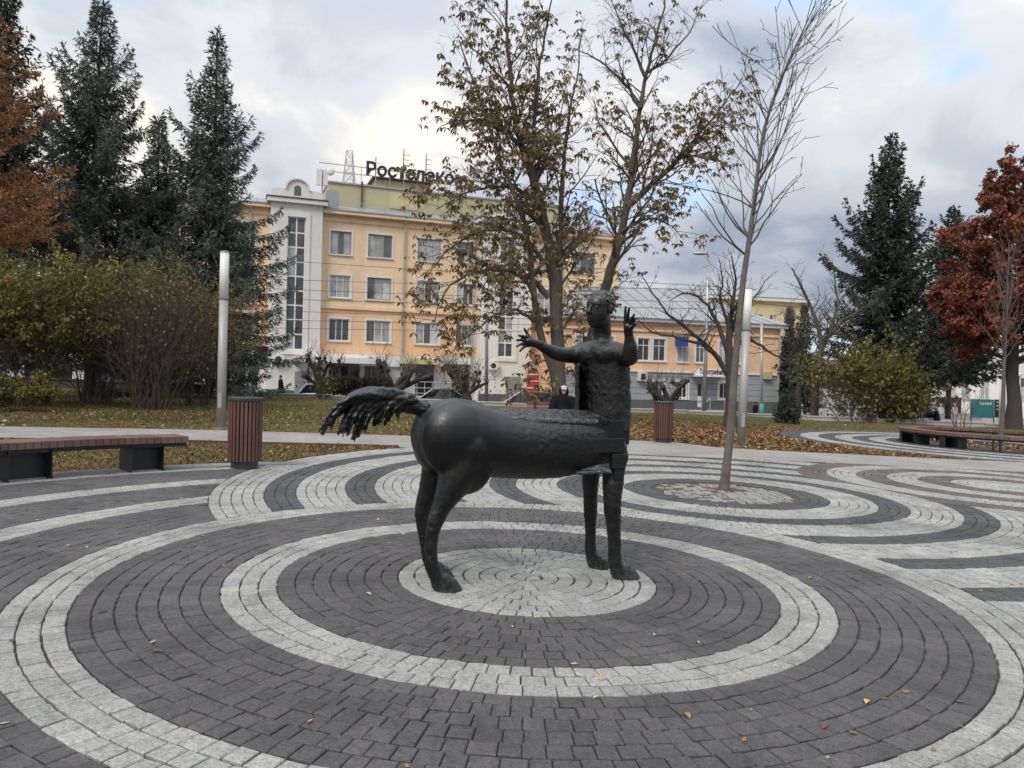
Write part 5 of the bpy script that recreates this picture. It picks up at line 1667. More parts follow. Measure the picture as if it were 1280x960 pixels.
# ---------------- big chestnuts
def chestnut(label, base_px, depth, limbs, seed, leafp, cfg, base_r, epi=26):
    tr0 = None
    W = Wood(seed); r = W.r
    g = at(*limbs[0][0][0], depth); base = Vector((g.x, depth, gz(g.x)))
    t = thing('chestnut_tree', label, 'tree', base, group='half bare chestnut trees')
    for (px, r0, r1, nb, ln, dd, upv) in limbs:
        nb = int(nb * 1.5)
        if px is limbs[0][0]: 
            px = [(base_px, limbs[0][0][0][1] + 26)] + list(px)
        out, rad = limb_px(W, px, depth, r0, r1, dd)
        n = len(out); tr0 = tr0 or out
        for q in range(nb):
            tt = (.30 if r0 > .15 else .1) + (.70 if r0 > .15 else .9) * (q + r.random()) / nb
            i = min(n - 2, int(tt * (n - 1)))
            a = r.uniform(0, 6.28)
            d = Vector((math.cos(a), math.sin(a), r.uniform(-.1, .7) + upv)).normalized()
            d = (d + (out[i + 1] - out[i]).normalized() * .5).normalized()
            W.grow(out[i], d, ln * r.uniform(.6, 1.2) * (1.15 - .45 * tt), max(.012, rad[i] * .42), 1, cfg)
    for q in range(epi):                                  # short shoots along the lower trunk
        tt = r.uniform(.04, .34); i = min(len(tr0) - 2, int(tt * (len(tr0) - 1))); a = r.uniform(0, 6.28)
        W.grow(tr0[i], (math.cos(a), math.sin(a), r.uniform(-.1, .9)), r.uniform(.7, 1.7), .014, 1, cfg)
    W.build(t, M_BARK, M_BARK)
    # leaflets hang in loose hands from the twig ends
    nr = np.random.default_rng(seed)
    P, D, Ln, Wd, T = [], [], [], [], []
    for (e, d) in W.ends:
        px_ = 640 + FOC * e.x / e.y; py_ = 470 - FOC * (e.z - CAM_H) / e.y
        if r.random() > leafp(px_, py_): continue
        for h_ in range(r.choice((1, 2, 2))):
            c = e + Vector((r.gauss(0, .10), r.gauss(0, .10), r.gauss(-.03, .10)))
            base_t = r.gauss(.48, .2)
            ph = r.uniform(0, 6.28)
            for q in range(r.choice((3, 4, 5))):
                a = ph + q * 1.25
                P.append(c); D.append(Vector((math.cos(a) * .8, math.sin(a) * .8, r.uniform(-1.1, -.1))).normalized())
                Ln.append(r.uniform(.12, .22)); Wd.append(r.uniform(.030, .048)); T.append(base_t + r.gauss(0, .08))
    V, F = blades(nr, np.array(P), np.array(D), np.array(Ln), np.array(Wd), .25, .6)
    leaves_part('crown', V, F, np.array(T), L_CHEST, t)
    return t
cfgC = [dict(), dict(n=0, ang=.8, len=1, up=.03, wob=.10, seg=.3, tip=.35), dict(n=3.4, ang=.75, len=.55, up=.02, wob=.16, seg=.22, tip=.4, rad=.6), dict(n=5.2, ang=.8, len=.5, up=.02, wob=.18, seg=.16, tip=.5, rad=.6)]
def leaf_left(px, py):
    # the crown keeps its leaves on the lower left and loses them towards the top right
    v = .82 - .45 * max(0, min(1, (px - 600) / 150)) - .25 * max(0, min(1, (150 - py) / 150))
    return max(.10, v)
chestnut('large chestnut with withered brown leaves, left of the statue\'s head', 700, 25.0, [
    ([(699, 480), (697, 430), (693, 350), (684, 290), (668, 232), (661, 203), (648, 172), (640, 119), (635, 62), (632, 5), (630, -40)], .30, .035, 20, 2.1, .3, .25),
    ([(668, 235), (664, 208), (667, 175), (670, 125), (675, 78), (684, 31), (690, -20)], .12, .03, 12, 1.8, -.6, .35),
    ([(696, 440), (699, 360), (700, 300), (702, 250), (704, 203), (707, 175), (712, 140), (720, 100), (728, 40)], .14, .03, 12, 1.8, 1.2, .3),
    ([(699, 500), (690, 460), (677, 425), (668, 380), (664, 330), (655, 280), (640, 235), (622, 190), (604, 140), (588, 90), (574, 50)], .17, .03, 16, 1.9, -1.0, .2),
    ([(686, 372), (664, 347), (640, 339), (612, 337), (586, 342), (564, 356), (548, 380), (540, 410)], .10, .02, 14, 1.7, -.8, -.15),
    ([(680, 330), (660, 300), (636, 287), (604, 288), (576, 300), (552, 320), (534, 345)], .09, .02, 13, 1.7, .8, -.05),
    ([(668, 402), (645, 386), (622, 392), (600, 408), (578, 424), (560, 446)], .07, .015, 12, 1.4, -.5, -.25),
    ([(672, 250), (645, 235), (615, 232), (585, 240), (562, 252), (545, 262)], .08, .02, 12, 1.7, -.6, .1),
    ([(650, 180), (622, 160), (596, 152), (570, 150), (550, 158)], .07, .02, 9, 1.6, .5, .15),
    ([(638, 110), (612, 80), (590, 60), (572, 35)], .05, .015, 7, 1.4, -.5, .2),
    ([(698, 330), (716, 310), (730, 292), (742, 268)], .06, .015, 8, 1.3, -.6, .1),
    ([(697, 420), (715, 395), (728, 372)], .05, .012, 6, 1.1, -.8, .0),
], 41, leaf_left, cfgC, .3)
def leaf_right(px, py):
    if px > 815 and py > 95: return .75
    return .18 if py < 90 else .30
chestnut('tall chestnut with a leaning trunk rising behind the statue\'s head', 730, 27.0, [
    ([(735, 470), (742, 420), (752, 375), (763, 338), (775, 300), (783, 262), (788, 225), (794, 180), (801, 130), (808, 92), (818, 55), (830, 10), (838, -30)], .27, .03, 20, 2.0, .3, .3),
    ([(784, 258), (812, 232), (838, 210), (858, 188), (880, 160), (905, 130), (928, 98)], .13, .02, 15, 1.9, -.6, .2),
    ([(801, 135), (780, 104), (758, 82), (735, 68), (715, 60)], .07, .02, 9, 1.5, .4, .25),
    ([(806, 95), (792, 62), (774, 25), (760, -10)], .07, .02, 8, 1.5, -.4, .3),
    ([(790, 215), (766, 180), (748, 150), (740, 120)], .06, .015, 9, 1.5, .5, .2),
    ([(777, 290), (800, 275), (822, 272), (842, 284), (856, 300)], .06, .015, 9, 1.4, -.5, -.05),
    ([(810, 90), (836, 72), (862, 40), (880, 0)], .06, .015, 8, 1.5, .3, .25),
    ([(848, 198), (872, 196), (900, 200), (920, 214)], .05, .012, 8, 1.2, .0, .0),
], 42, leaf_right, cfgC, .27)

# ---------------- bare trees
def bare_tree(label, pxb, depth, limbs, seed, cfg, bark, name='bare_tree', group='bare trees', twig=None):
    W = Wood(seed); r = W.r
    g = gp(pxb, depth)
    t = thing(name, label, 'tree', (g.x, g.y, g.z), group=group)
    for (px, r0, r1, nb, ln, dd, upv, side) in limbs:
        if px[0] == 'base': 
            p0 = Vector((g.x, g.y, g.z - .05)); rest = [at(x, y, depth + dd) for x, y in px[1:]]
            pts = [p0] + rest; out = []
            for a, b_ in zip(pts, pts[1:]): out += [a.lerp(b_, q / 4) for q in range(4)]
            out.append(pts[-1]); n = len(out)
            rad = [r0 * (1.35 if i == 0 else (1.12 if i == 1 else 1)) + (r1 - r0) * (i / (n - 1)) ** .9 for i in range(n)]
            W.stem(out, rad, 10)
        else:
            out, rad = limb_px(W, px, depth, r0, r1, dd); n = len(out)
        nb = int(nb * 1.7)
        for q in range(nb):
            tt = side[0] + (side[1] - side[0]) * (q + r.random()) / max(1, nb)
            i = min(n - 2, int(tt * (n - 1))); a = r.uniform(0, 6.28)
            ax = (out[i + 1] - out[i]).normalized()
            d = (Vector((math.cos(a), math.sin(a), 0)) * side[2] + ax * side[3] + Vector((0, 0, upv))).normalized()
            W.grow(out[i], d, ln * r.uniform(.6, 1.15) * (1.2 - .65 * tt), max(.005, rad[i] * .42), 1, cfg)
    W.build(t, bark, twig or bark)
    return W, t
cfgY = [dict(), dict(up=.10, wob=.15, seg=.22, tip=.25), dict(n=2.2, ang=.5, len=.42, up=.09, wob=.16, seg=.14, tip=.4, rad=.5), dict(n=2.6, ang=.6, len=.5, up=.05, wob=.12, seg=.12, tip=.6, rad=.7)]
bare_tree('young bare tree with upright twigs standing in the round paved tree pit', 908.5, 11.30, [
    (['base', (913, 540), (917, 480), (923, 410), (929, 350), (935, 310), (942, 261), (948, 206), (955, 162), (968, 120), (984, 80), (1003, 40), (1020, 2)], .064, .005, 34, 1.85, 0, .34, (.40, .95, .80, .45))], 51, cfgY, M_BARKG, group=None, twig=M_BARK)
cfgB = [dict(), dict(up=.05, wob=.16, seg=.25, tip=.3), dict(n=3.4, ang=.75, len=.55, up=.04, wob=.18, seg=.18, tip=.4, rad=.6), dict(n=4.2, ang=.8, len=.5, up=.03, wob=.2, seg=.14, tip=.5, rad=.6)]
bare_tree('dark bare tree with wide arching limbs behind the young tree', 914, 27.0, [
    (['base', (914, 490), (912, 460), (911, 432), (912, 405), (916, 380), (920, 350), (915, 320)], .22, .012, 12, 1.5, 0, .3, (.5, 1, .8, .5)),
    ([(912, 470), (893, 442), (878, 431), (852, 422), (817, 416), (795, 398)], .11, .02, 9, 1.1, -.5, .3, (.2, 1, .8, .3)),
    ([(911, 445), (900, 409), (883, 381), (869, 368), (852, 366), (838, 376)], .10, .02, 9, 1.1, .4, .35, (.2, 1, .8, .3)),
    ([(900, 450), (880, 428), (858, 410), (834, 392), (815, 366), (803, 346)], .09, .02, 9, 1.2, -.8, .3, (.2, 1, .8, .3)),
    ([(912, 430), (910, 405), (900, 372), (904, 350), (898, 322)], .09, .02, 8, 1.2, .6, .4, (.2, 1, .8, .3)),
    ([(913, 440), (935, 420), (960, 440), (985, 452), (1005, 462)], .08, .015, 8, 1.1, .3, .15, (.2, 1, .8, .3)),
    ([(912, 425), (925, 395), (945, 370), (962, 345)], .07, .015, 7, 1.1, -.4, .3, (.2, 1, .8, .3)),
], 52, cfgB, M_BARKD)
bare_tree('bare tree with fine spreading twigs in front of the right spruce', 1019, 39.0, [
    (['base', (1020, 480), (1023, 455), (1027, 430), (1022, 405), (1012, 380), (1000, 355), (990, 335)], .20, .03, 10, 1.7, 0, .3, (.35, 1, .8, .4)),
    ([(1026, 440), (1040, 410), (1048, 380), (1044, 350), (1040, 322)], .12, .02, 11, 1.8, .5, .4, (.1, 1, .8, .4)),
    ([(1030, 425), (1055, 400), (1078, 385), (1098, 372)], .09, .02, 9, 1.6, -.5, .25, (.1, 1, .8, .4)),
    ([(1022, 410), (1008, 400), (990, 398), (975, 388)], .07, .015, 8, 1.4, .3, .2, (.1, 1, .8, .4)),
], 53, cfgB, M_BARK)
bare_tree('bare dark tree trunk beside the corner building', 1000, 50.0, [
    (['base', (998, 470), (996, 440), (990, 410), (985, 385)], .16, .03, 12, 2.0, 0, .3, (.3, 1, .8, .4)),
    ([(997, 450), (1010, 420), (1018, 395)], .08, .02, 8, 1.6, 0, .3, (.1, 1, .8, .4))], 54, cfgB, M_BARKD)
bare_tree('thin pale young tree inside the round bench on the right', 1253.5, 23.6, [
    (['base', (1254, 500), (1255, 460), (1257, 420), (1259, 380), (1260, 340), (1262, 300)], .075, .008, 22, 2.0, 0, .6, (.38, .95, .6, .5))], 55, cfgY, M_BARKG, group=None)

# ---------------- rust red oak
def leafy(label, base, H, cz, rx, rz, seed, leafm, n_main, trunk_r, nleaf, bark, name, lw=(.05, .09), shape='egg', group=None):
    W = Wood(seed); r = W.r; base = Vector(base)
    t = thing(name, label, 'tree', base, group=group)
    trp = [base + Vector((r.gauss(0, .04) * i, r.gauss(0, .04) * i, H * .95 * i / 10)) for i in range(11)]
    W.stem(trp, [trunk_r * (1.3 if i == 0 else 1) * (1 - .9 * i / 10) for i in range(11)], 10)
    cfg = [dict(), dict(up=.08, wob=.12, seg=.3, tip=.3), dict(n=2.0, ang=.7, len=.5, up=.03, wob=.15, seg=.2, tip=.4, rad=.55), dict(n=2.6, ang=.8, len=.5, up=.0, wob=.15, seg=.15, tip=.5, rad=.6)]
    for q in range(n_main):
        u = (q + r.random()) / n_main
        z = H * (.22 + .72 * u); a = q * 2.4 + r.uniform(-.4, .4)
        i = min(9, int(z / (H * .95) * 10)); p = trp[i].lerp(trp[i + 1], z / (H * .95) * 10 - i)
        L = rx * (1.05 - u) ** .55 * r.uniform(.6, .95)
        W.grow(p, (math.cos(a), math.sin(a), .25 + .5 * u), max(.4, L), trunk_r * .30 * (1.1 - u), 1, cfg)
    W.build(t, bark)
    nr = np.random.default_rng(seed)
    P, D, Ln, Wd, T = [], [], [], [], []
    tw = W.twigs; per = max(1, nleaf // max(1, len(tw)))
    for (a, b_) in tw:
        tb_ = r.gauss(.45, .16)
        for q in range(per):
            p = a.lerp(b_, r.uniform(.1, 1.15)) + Vector((r.gauss(0, .09), r.gauss(0, .09), r.gauss(0, .08)))
            P.append(p); D.append(Vector((r.gauss(0, .6), r.gauss(0, .6), r.gauss(-.45, .5))).normalized()); Ln.append(r.uniform(.12, .22)); Wd.append(r.uniform(*lw)); T.append(tb_ + r.gauss(0, .12))
    V, F = blades(nr, np.array(P), np.array(D), np.array(Ln), np.array(Wd), .1, .5)
    leaves_part('crown', V, F, np.array(T), leafm, t)
leafy('rust red oak tree with dense withered leaves at the right edge', gp(1268, 37), h_at(1280, 178, 37), 0, 4.6, 0, 61, L_OAK, 80, .34, 60000, M_BARKD, 'oak_tree')

# ---------------- shrubs
def shrub(label, base, H, Rw, seed, leafm, nstem, leaf_n, bark, name='shrub', group=None, low=.2, lsize=(.05, .09), lw=(.022, .04), bias=None, cat='shrub', out=1.0):
    W = Wood(seed); r = W.r; base = Vector(base)
    t = thing(name, label, cat, base, group=group)
    cfg = [dict(), dict(up=.06, wob=.17, seg=.3, tip=.3), dict(n=2.6, ang=.55, len=.45, up=.06, wob=.14, seg=.2, tip=.4, rad=.55), dict(n=2.4, ang=.6, len=.5, up=.04, wob=.16, seg=.15, tip=.5, rad=.65)]
    for q in range(nstem):
        a = r.uniform(0, 6.28); rr = r.uniform(.05, .35) * Rw
        p = base + Vector((math.cos(a) * rr, math.sin(a) * rr, -.03)); sp = r.uniform(.1, 1.0) * Rw / H * out
        W.grow(p, (math.cos(a) * sp, math.sin(a) * sp, 1), H * r.uniform(.55, .95), r.uniform(.011, .024) * (H / 4) ** .5, 1, cfg)
    W.build(t, bark, bark, ('stems', 'stems'))
    if leaf_n:
        nr = np.random.default_rng(seed)
        P, D, Ln, Wd, T = [], [], [], [], []
        tw = W.twigs; per = leaf_n / max(1, len(tw))
        for (a, b_) in tw:
            k = per
            if bias: k *= bias(a - base)
            k = int(k) + (1 if r.random() < k - int(k) else 0)
            tb_ = r.gauss(.48, .25)
            for q in range(k):
                p = a.lerp(b_, r.uniform(0, 1.1)) + Vector((r.gauss(0, .06), r.gauss(0, .06), r.gauss(0, .06)))
                P.append(p); D.append(Vector((r.gauss(0, .7), r.gauss(0, .7), r.gauss(-.25, .5))).normalized()); Ln.append(r.uniform(*lsize)); Wd.append(r.uniform(*lw)); T.append(tb_ + r.gauss(0, .13))
        V, F = blades(nr, np.array(P), np.array(D), np.array(Ln), np.array(Wd), .1, .5)
        leaves_part('leaves', V, F, np.array(T), leafm, t)
    return t
shrub('tall leafy green yellow shrub at the left edge behind the path', gp(28, 23), 4.4, 2.0, 71, L_SHRUB, 40, 14000, M_BARKP, bias=lambda q: 1.25 if q.z > 1.9 else .25, lsize=(.08, .14), lw=(.03, .055), out=1.2)
shrub('tall leafy green yellow shrub in front of the second spruce from the left', gp(112, 25), 5.0, 2.0, 72, L_SHRUB, 42, 11000, M_BARKP, bias=lambda q: 1.25 if q.z > 2.2 else .2, lsize=(.08, .13), lw=(.03, .05))
shrub('tall brown twiggy shrub almost without leaves beside the left lamp', gp(188, 24), 4.9, 2.0, 73, L_SHRUB, 70, 3600, M_BARKP, bias=lambda q: 1.6 if q.z > 3.2 else .35, lsize=(.07, .12), lw=(.03, .045), out=1.15)
shrub('brown twiggy shrub behind the left lamp with a few yellow leaves', gp(246, 27), 4.2, 1.5, 74, L_SHRUB, 44, 4200, M_BARKP, bias=lambda q: 1.8 if q.z > 2.4 else .4, lsize=(.07, .12), lw=(.03, .045))
shrub('low yellowing bush under the tall shrub at the left edge', gp(30, 20.5), 1.1, 1.1, 75, L_SHRUB, 30, 3000, M_BARKP, lsize=(.07, .12), lw=(.03, .05), name='low_bush', cat='bush')
shrub('rounded shrub with yellow green leaves in front of the right spruce', gp(1082, 38), 4.6, 2.4, 76, L_SHRUB, 60, 6500, M_BARKP, bias=lambda q: 1.9 if (q.z > 2.8 or q.x > 1.6) else .35, lsize=(.12, .2), lw=(.05, .08), out=1.1)
shrub('leafy yellow green shrub joined to the right of the rounded shrub', gp(1140, 38), 3.6, 1.7, 77, L_SHRUB, 36, 5000, M_BARKP, lsize=(.12, .2), lw=(.05, .08))
shrub('small bare shrub on the lawn left of the rust red tree', gp(1206, 36), 2.4, 1.2, 78, L_SHRUB, 14, 0, M_BARK, name='bare_shrub')
shrub('small bare shrub by the low wall left of the clipped hedge', gp(405, 36.5), 1.5, .9, 79, L_SHRUB, 26, 500, M_BARKD, name='bare_shrub', lsize=(.06, .1))

# ---------------- pollarded limes along the road
def pollard(label, px, depth, H, seed, sprouts=26, leaves=0, thick=.26, arms=None):
    W = Wood(seed); r = W.r; g = gp(px, depth)
    t = thing('pollarded_tree', label, 'tree', g, group='pollarded trees along the road')
    p0 = Vector(g)
    top = p0 + Vector((r.gauss(0, .1), 0, H * .38))
    W.stem([p0 - Vector((0, 0, .05)), p0.lerp(top, .3), p0.lerp(top, .7) + Vector((.04, 0, 0)), top], [thick * 1.2, thick, thick * 1.02, thick * .9], 10)
    knobs = []
    na = arms or 6
    for q in range(na):
        a = q * 6.28 / na + r.uniform(-.4, .4); L = H * r.uniform(.32, .55)
        d = Vector((math.cos(a), math.sin(a) * .6, r.uniform(.5, 1.1))).normalized()
        p = top - Vector((0, 0, .10)); pts = [p.copy()]; rad = [thick * .55]
        for k in range(5):
            d = (d + Vector((r.gauss(0, .28), r.gauss(0, .28), r.gauss(.10, .2)))).normalized(); p = p + d * L / 5; pts.append(p.copy()); rad.append(thick * (.46 - .05 * k) * r.uniform(.8, 1.25))
            if k in (2, 3) and r.random() < .7:
                d2 = (d + Vector((r.gauss(0, .9), r.gauss(0, .9), r.uniform(0, .6)))).normalized(); e = p + d2 * L * .25
                W.stem([p, p.lerp(e, .5) + Vector((0, 0, .03)), e, e + d2 * .05], [thick * .32, thick * .26, thick * .30, thick * .14], 7); knobs.append(e)
        rad[-1] = thick * .36; pts.append(p + d * .06); rad.append(thick * .14)
        W.stem(pts, rad, 8); knobs.append(p.copy())
    cfg = [dict(), dict(up=.05, wob=.06, seg=.25, tip=.3), dict(n=2, ang=.4, len=.5, up=.03, wob=.1, seg=.2, tip=.5, rad=.6)]
    for k in knobs:
        for q in range(4):
            W.big.ball(k + Vector((r.gauss(0, .06), r.gauss(0, .06), r.gauss(0, .06))), (thick * r.uniform(.2, .36),) * 3, None, 7, 5)
        for q in range(max(4, 2 * sprouts // len(knobs))):
            W.grow(k, (r.gauss(0, .6), r.gauss(0, .6), 1), r.uniform(.3, 1.2), .015, 1, cfg)
    W.build(t, M_BARKD, M_BARK)
    if leaves:
        nr = np.random.default_rng(seed); P, D = [], []
        for q in range(leaves):
            k = r.choice(knobs); P.append(k + Vector((r.gauss(0, .35), r.gauss(0, .3), r.gauss(-.1, .4)))); D.append(Vector((r.gauss(0, .6), r.gauss(0, .6), r.gauss(-.6, .4))).normalized())
        n = len(P); V, F = blades(nr, np.array(P), np.array(D), nr.uniform(.12, .2, n), nr.uniform(.04, .07, n), .1)
        leaves_part('leaves', V, F, nr.normal(.75, .15, n), L_CHEST, t)
pollard('gnarled pollarded tree left of the clipped dark hedge', 402, 41, 3.6, 81, 26)
pollard('gnarled pollarded tree right of the clipped dark hedge', 492, 40.5, 3.6, 82, 34, thick=.34, arms=8)
pollard('pollarded tree with some brown leaves behind the horse\'s rump', 587, 40.5, 3.5, 83, 30, leaves=260)
pollard('gnarled pollarded tree before the corner building, right of the statue', 836, 41.5, 3.3, 84, 24, thick=.30, arms=6)
pollard('slender pollarded tree before the corner building, beside its air conditioner', 822, 43, 3.1, 85, 14, thick=.22, arms=4)

# ---------------- clipped hedge
hx0, hx1 = gp(413, 39.2), gp(487, 39.2)
hx0.z += .55; hx1.z += .55
hg = thing('clipped_hedge', 'dark clipped hedge with bare lower stems between two pollarded trees', 'hedge', ((hx0.x + hx1.x) / 2, 39.2, hx0.z - .57))
nr = np.random.default_rng(9); n = 9000
P = np.stack([nr.uniform(hx0.x, hx1.x, n), nr.uniform(38.7, 39.8, n), hx0.z + nr.uniform(.45, 1.28, n) ** 1.0 + .0], 1)
D = unit(nr.normal(size=(n, 3)) + np.array([0, 0, .3]))
V, F = blades(nr, P, D, nr.uniform(.12, .25, n), nr.uniform(.012, .03, n))
leaves_part('twigs', V, F, nr.normal(.45, .2, n), L_HEDGE, hg)
hs_ = MB(); rh_ = random.Random(4)
for q in range(46):
    x = rh_.uniform(hx0.x + .1, hx1.x - .1); y = rh_.uniform(38.8, 39.7)
    hs_.tube([(x, y, hx0.z - .62), (x + rh_.gauss(0, .08), y, hx0.z + .5), (x + rh_.gauss(0, .15), y, hx0.z + 1.1)], [.02, .016, .008], 4, cap=False)
hs_.build('stems', M_BARKD, hg)

# ---------------- fallen leaves and grass
nr = np.random.default_rng(77)
def ground_leaves(name, label, pts, size, tintm, zf, flat=.35):
    P = np.array([(x, y, zf(x, y)) for x, y in pts]); n = len(P)
    D = unit(np.stack([nr.normal(size=n), nr.normal(size=n), nr.normal(0, flat, n) + .12], 1))
    Ln = nr.uniform(size * .6, size * 1.3, n); Wd = Ln * nr.uniform(.22, .42, n)
    up = np.array([0, 0, 1.0]); S = unit(np.cross(D, up + nr.normal(0, .3, (n, 3)))) * Wd[:, None]
    Dm = D * Ln[:, None]; V = np.empty((n, 4, 3)); V[:, 0] = P; V[:, 1] = P + Dm * .5 + S; V[:, 2] = P + Dm; V[:, 3] = P + Dm * .5 - S
    V[..., 2] = np.maximum(V[..., 2], P[:, None, 2] - .003)
    o = leaves_part(name, V.reshape(-1, 3), np.arange(n * 4).reshape(n, 4), nr.normal(tintm, .22, n), L_LITTER, None)
    return tag(o, label, 'leaf litter', kind='stuff')
pts = []
while len(pts) < 5200:
    x, y = nr.uniform(-13, -.5), nr.uniform(8, 15.4)
    if in_patch(x, y) and nr.random() < .35 + .65 * (mnoise.noise(Vector((x * .8, y * .8, 1))) > -.1): pts.append((x, y))
ground_leaves('leaf_litter', 'fallen leaves on the turf strip between plaza and path', pts, .07, .45, lambda x, y: gz(x) + .038)
pts = []
while len(pts) < 15000:
    x, y = nr.uniform(1.2, 12), nr.uniform(18.3, 31)
    if y < interp(FAR, x) + .05: continue
    if math.hypot(x - CE[0], y - CE[1]) < 6.3: continue
    k = 1.0 if y < 24 else max(.06, 1 - (y - 24) / 6)
    if x > 8.8: k *= .8
    if nr.random() < k: pts.append((x, y))
ground_leaves('leaf_litter', 'thick rust brown fallen leaves on the lawn right of the statue', pts, .10, .42, lambda x, y: lawn_z(x, y) + .012)
pts = []
while len(pts) < 6500:
    x, y = nr.uniform(-26, 22), nr.uniform(14, 37)
    if y < interp(FAR, x) + .05 or abs(x) > .75 * y + 2 or math.hypot(x - CE[0], y - CE[1]) < 6.3: continue
    k = .75 if x < 0 else .35
    k *= max(.15, 1.1 - (y - interp(FAR, x)) / 14)
    if nr.random() < k: pts.append((x, y))
ground_leaves('leaf_litter', 'scattered yellow brown fallen leaves across the lawn', pts, .09, .6, lambda x, y: lawn_z(x, y) + .012)
pts = []
while len(pts) < 900:
    a, q = nr.uniform(0, 6.28), nr.uniform(.3, 2.1)
    pts.append((CE[0] + q * math.cos(a), CE[1] + q * math.sin(a)))
ground_leaves('leaf_litter', 'fallen leaves inside the round bench on the right', pts, .10, .45, lambda x, y: gz(x) + .045)
# grass
pts = []
while len(pts) < 60000:
    y = 8 + 30 * nr.random() ** 1.2; x = nr.uniform(-.78 * y - 2, .78 * y + 2)
    if y < interp(FAR, x) + .02 or y > 37.4 or math.hypot(x - CE[0], y - CE[1]) < 6.4: continue
    if 1.5 < x < 8.5 and y < 24 and nr.random() < .7: continue
    pts.append((x, y))
n1 = len(pts)
while len(pts) < n1 + 11000:
    x, y = nr.uniform(-13, -.5), nr.uniform(8, 15.4)
    if in_patch(x, y): pts.append((x, y))
P = np.array([(x, y, (lawn_z(x, y) if i < n1 else gz(x) + .034)) for i, (x, y) in enumerate(pts)]); n = len(P)
D = unit(np.stack([nr.normal(0, .5, n), nr.normal(0, .5, n), np.ones(n)], 1))
V, F = blades(nr, P, D, nr.uniform(.03, .085, n), nr.uniform(.006, .014, n), .1, .4)
g_o = leaves_part('grass', V, F, nr.normal(.48, .2, n), L_GRASS, None)
tag(g_o, 'short autumn grass with worn yellowish patches on the lawn', 'grass', kind='stuff')
# single leaves lying on the paving
rl_ = random.Random(12)
spots = [(252, 675, 1, 'curled brown'), (186, 664, 0, 'small yellow'), (1083, 886, 2, 'bright yellow'), (372, 655, 0, 'small brown'), (196, 823, 3, 'reddish'), (460, 749, 4, 'pale'), (859, 904, 0, 'pale brown'), (872, 811, 2, 'small ochre'), (818, 801, 4, 'small white'), (1013, 728, 0, 'grey brown'), (745, 882, 4, 'tiny white'), (1030, 918, 3, 'dark brown'), (128, 772, 5, 'dark twig-like')]
M_FL = [mat('yellow_brown_leaf', (0.34, 0.20, 0.08), .8), mat('tan_leaf', (0.30, 0.17, 0.08), .8), mat('yellow_leaf', (0.55, 0.42, 0.09), .7), mat('red_brown_leaf', (0.17, 0.065, 0.045), .8), mat('bleached_leaf', (0.45, 0.43, 0.37), .8), mat('dark_leaf', (0.06, 0.05, 0.045), .8)]
where = ['near the left end of the second pale arc', 'on the purple setts between the left pale arcs', 'on the dark setts at the lower right', 'left of the tail watermark-free dark ring', 'on the dark ring at the left', 'near the left edge of the first pale ring', 'near the bottom of the dark ring right of centre', 'on the inner dark ring right of the front hooves', 'on the inner dark ring below the front hooves', 'on the outer dark ring to the right', 'by the lower edge of the first pale ring', 'at the lower right of the dark ring', 'on the outer dark ring far left']
where[3] = 'on the dark ring below the horse tail'
for i, (px, py, k, w) in enumerate(spots):
    g = onground(px, py)
    s_ = .031 if 'small' not in w and 'tiny' not in w else .018
    a = rl_.uniform(0, 6.28); c_, s2 = math.cos(a) * s_, math.sin(a) * s_
    z = gz(g.x) + .036
    vs = []
    for u in range(5):
        f = u / 4; wd = math.sin(f * math.pi) * .42 + .03
        cu = .006 * math.sin(f * 3.0) 
        for q in (-1, 0, 1):
            vs.append((g.x + c_ * (f - .5) * 2 - s2 * wd * q, g.y + s2 * (f - .5) * 2 + c_ * wd * q, z + cu + (.005 if q else 0) * math.sin(f * math.pi)))
    fs = []
    for u in range(4):
        for q in range(2): fs.append((u * 3 + q, u * 3 + q + 1, u * 3 + q + 4, u * 3 + q + 3))
    o = MB().add(vs, fs).build('fallen_leaf', M_FL[k], smooth=True)
    tag(o, w + ' fallen leaf lying ' + where[i], 'leaf', 'fallen leaves on the paving')
# tree pit with broken pale pieces and earth
tp = thing('tree_pit', 'round tree pit of broken pale pieces and bare earth around the young tree', 'tree pit', (CC[0], CC[1], gz(CC[0])))
pit = MB(); nn = 48
pit.add([(CC[0], CC[1], gz(CC[0]) + .020)] + [(CC[0] + 1.01 * math.cos(6.2832 * i / nn), CC[1] + 1.01 * math.sin(6.2832 * i / nn), gz(CC[0] + math.cos(6.2832 * i / nn)) + .020) for i in range(nn)], [(0, i + 1, (i + 1) % nn + 1) for i in range(nn)])
pit.build('earth', mat('pit_earth', (0.085, 0.065, 0.045), .95, var=.4, scale=6, bump=.8, bscale=30), tp)
M_FRAG = mat('pale_stone_fragment', (0.25, 0.245, 0.23), .85, var=.4, scale=9, bump=.4, bscale=40, objrand=.18)
rp_ = random.Random(8)
NG = 17; cell = 2.02 / NG
cor = {}
for i in range(NG + 1):
    for j in range(NG + 1):
        cor[i, j] = (CC[0] - 1.01 + cell * i + rp_.uniform(-.032, .032), CC[1] - 1.01 + cell * j + rp_.uniform(-.032, .032))
for i in range(NG):
    for j in range(NG):
        q = [cor[i, j], cor[i + 1, j], cor[i + 1, j + 1], cor[i, j + 1]]
        x, y = sum(a[0] for a in q) / 4, sum(a[1] for a in q) / 4
        if math.hypot(x - CC[0], y - CC[1]) > .93 or math.hypot(x - 3.19, y - 11.31) < .24: continue
        if x < 2.95 and rp_.random() < .38: continue
        k = rp_.uniform(.80, .92)
        q = [(x + (a[0] - x) * k, y + (a[1] - y) * k) for a in q]
        vs, fs = sett_geo(q, i); vs = [(a_, b_, c_ - .003) for a_, b_, c_ in vs]
        MB().add(vs, fs, .5).build('stone_fragment', M_FRAG, tp)
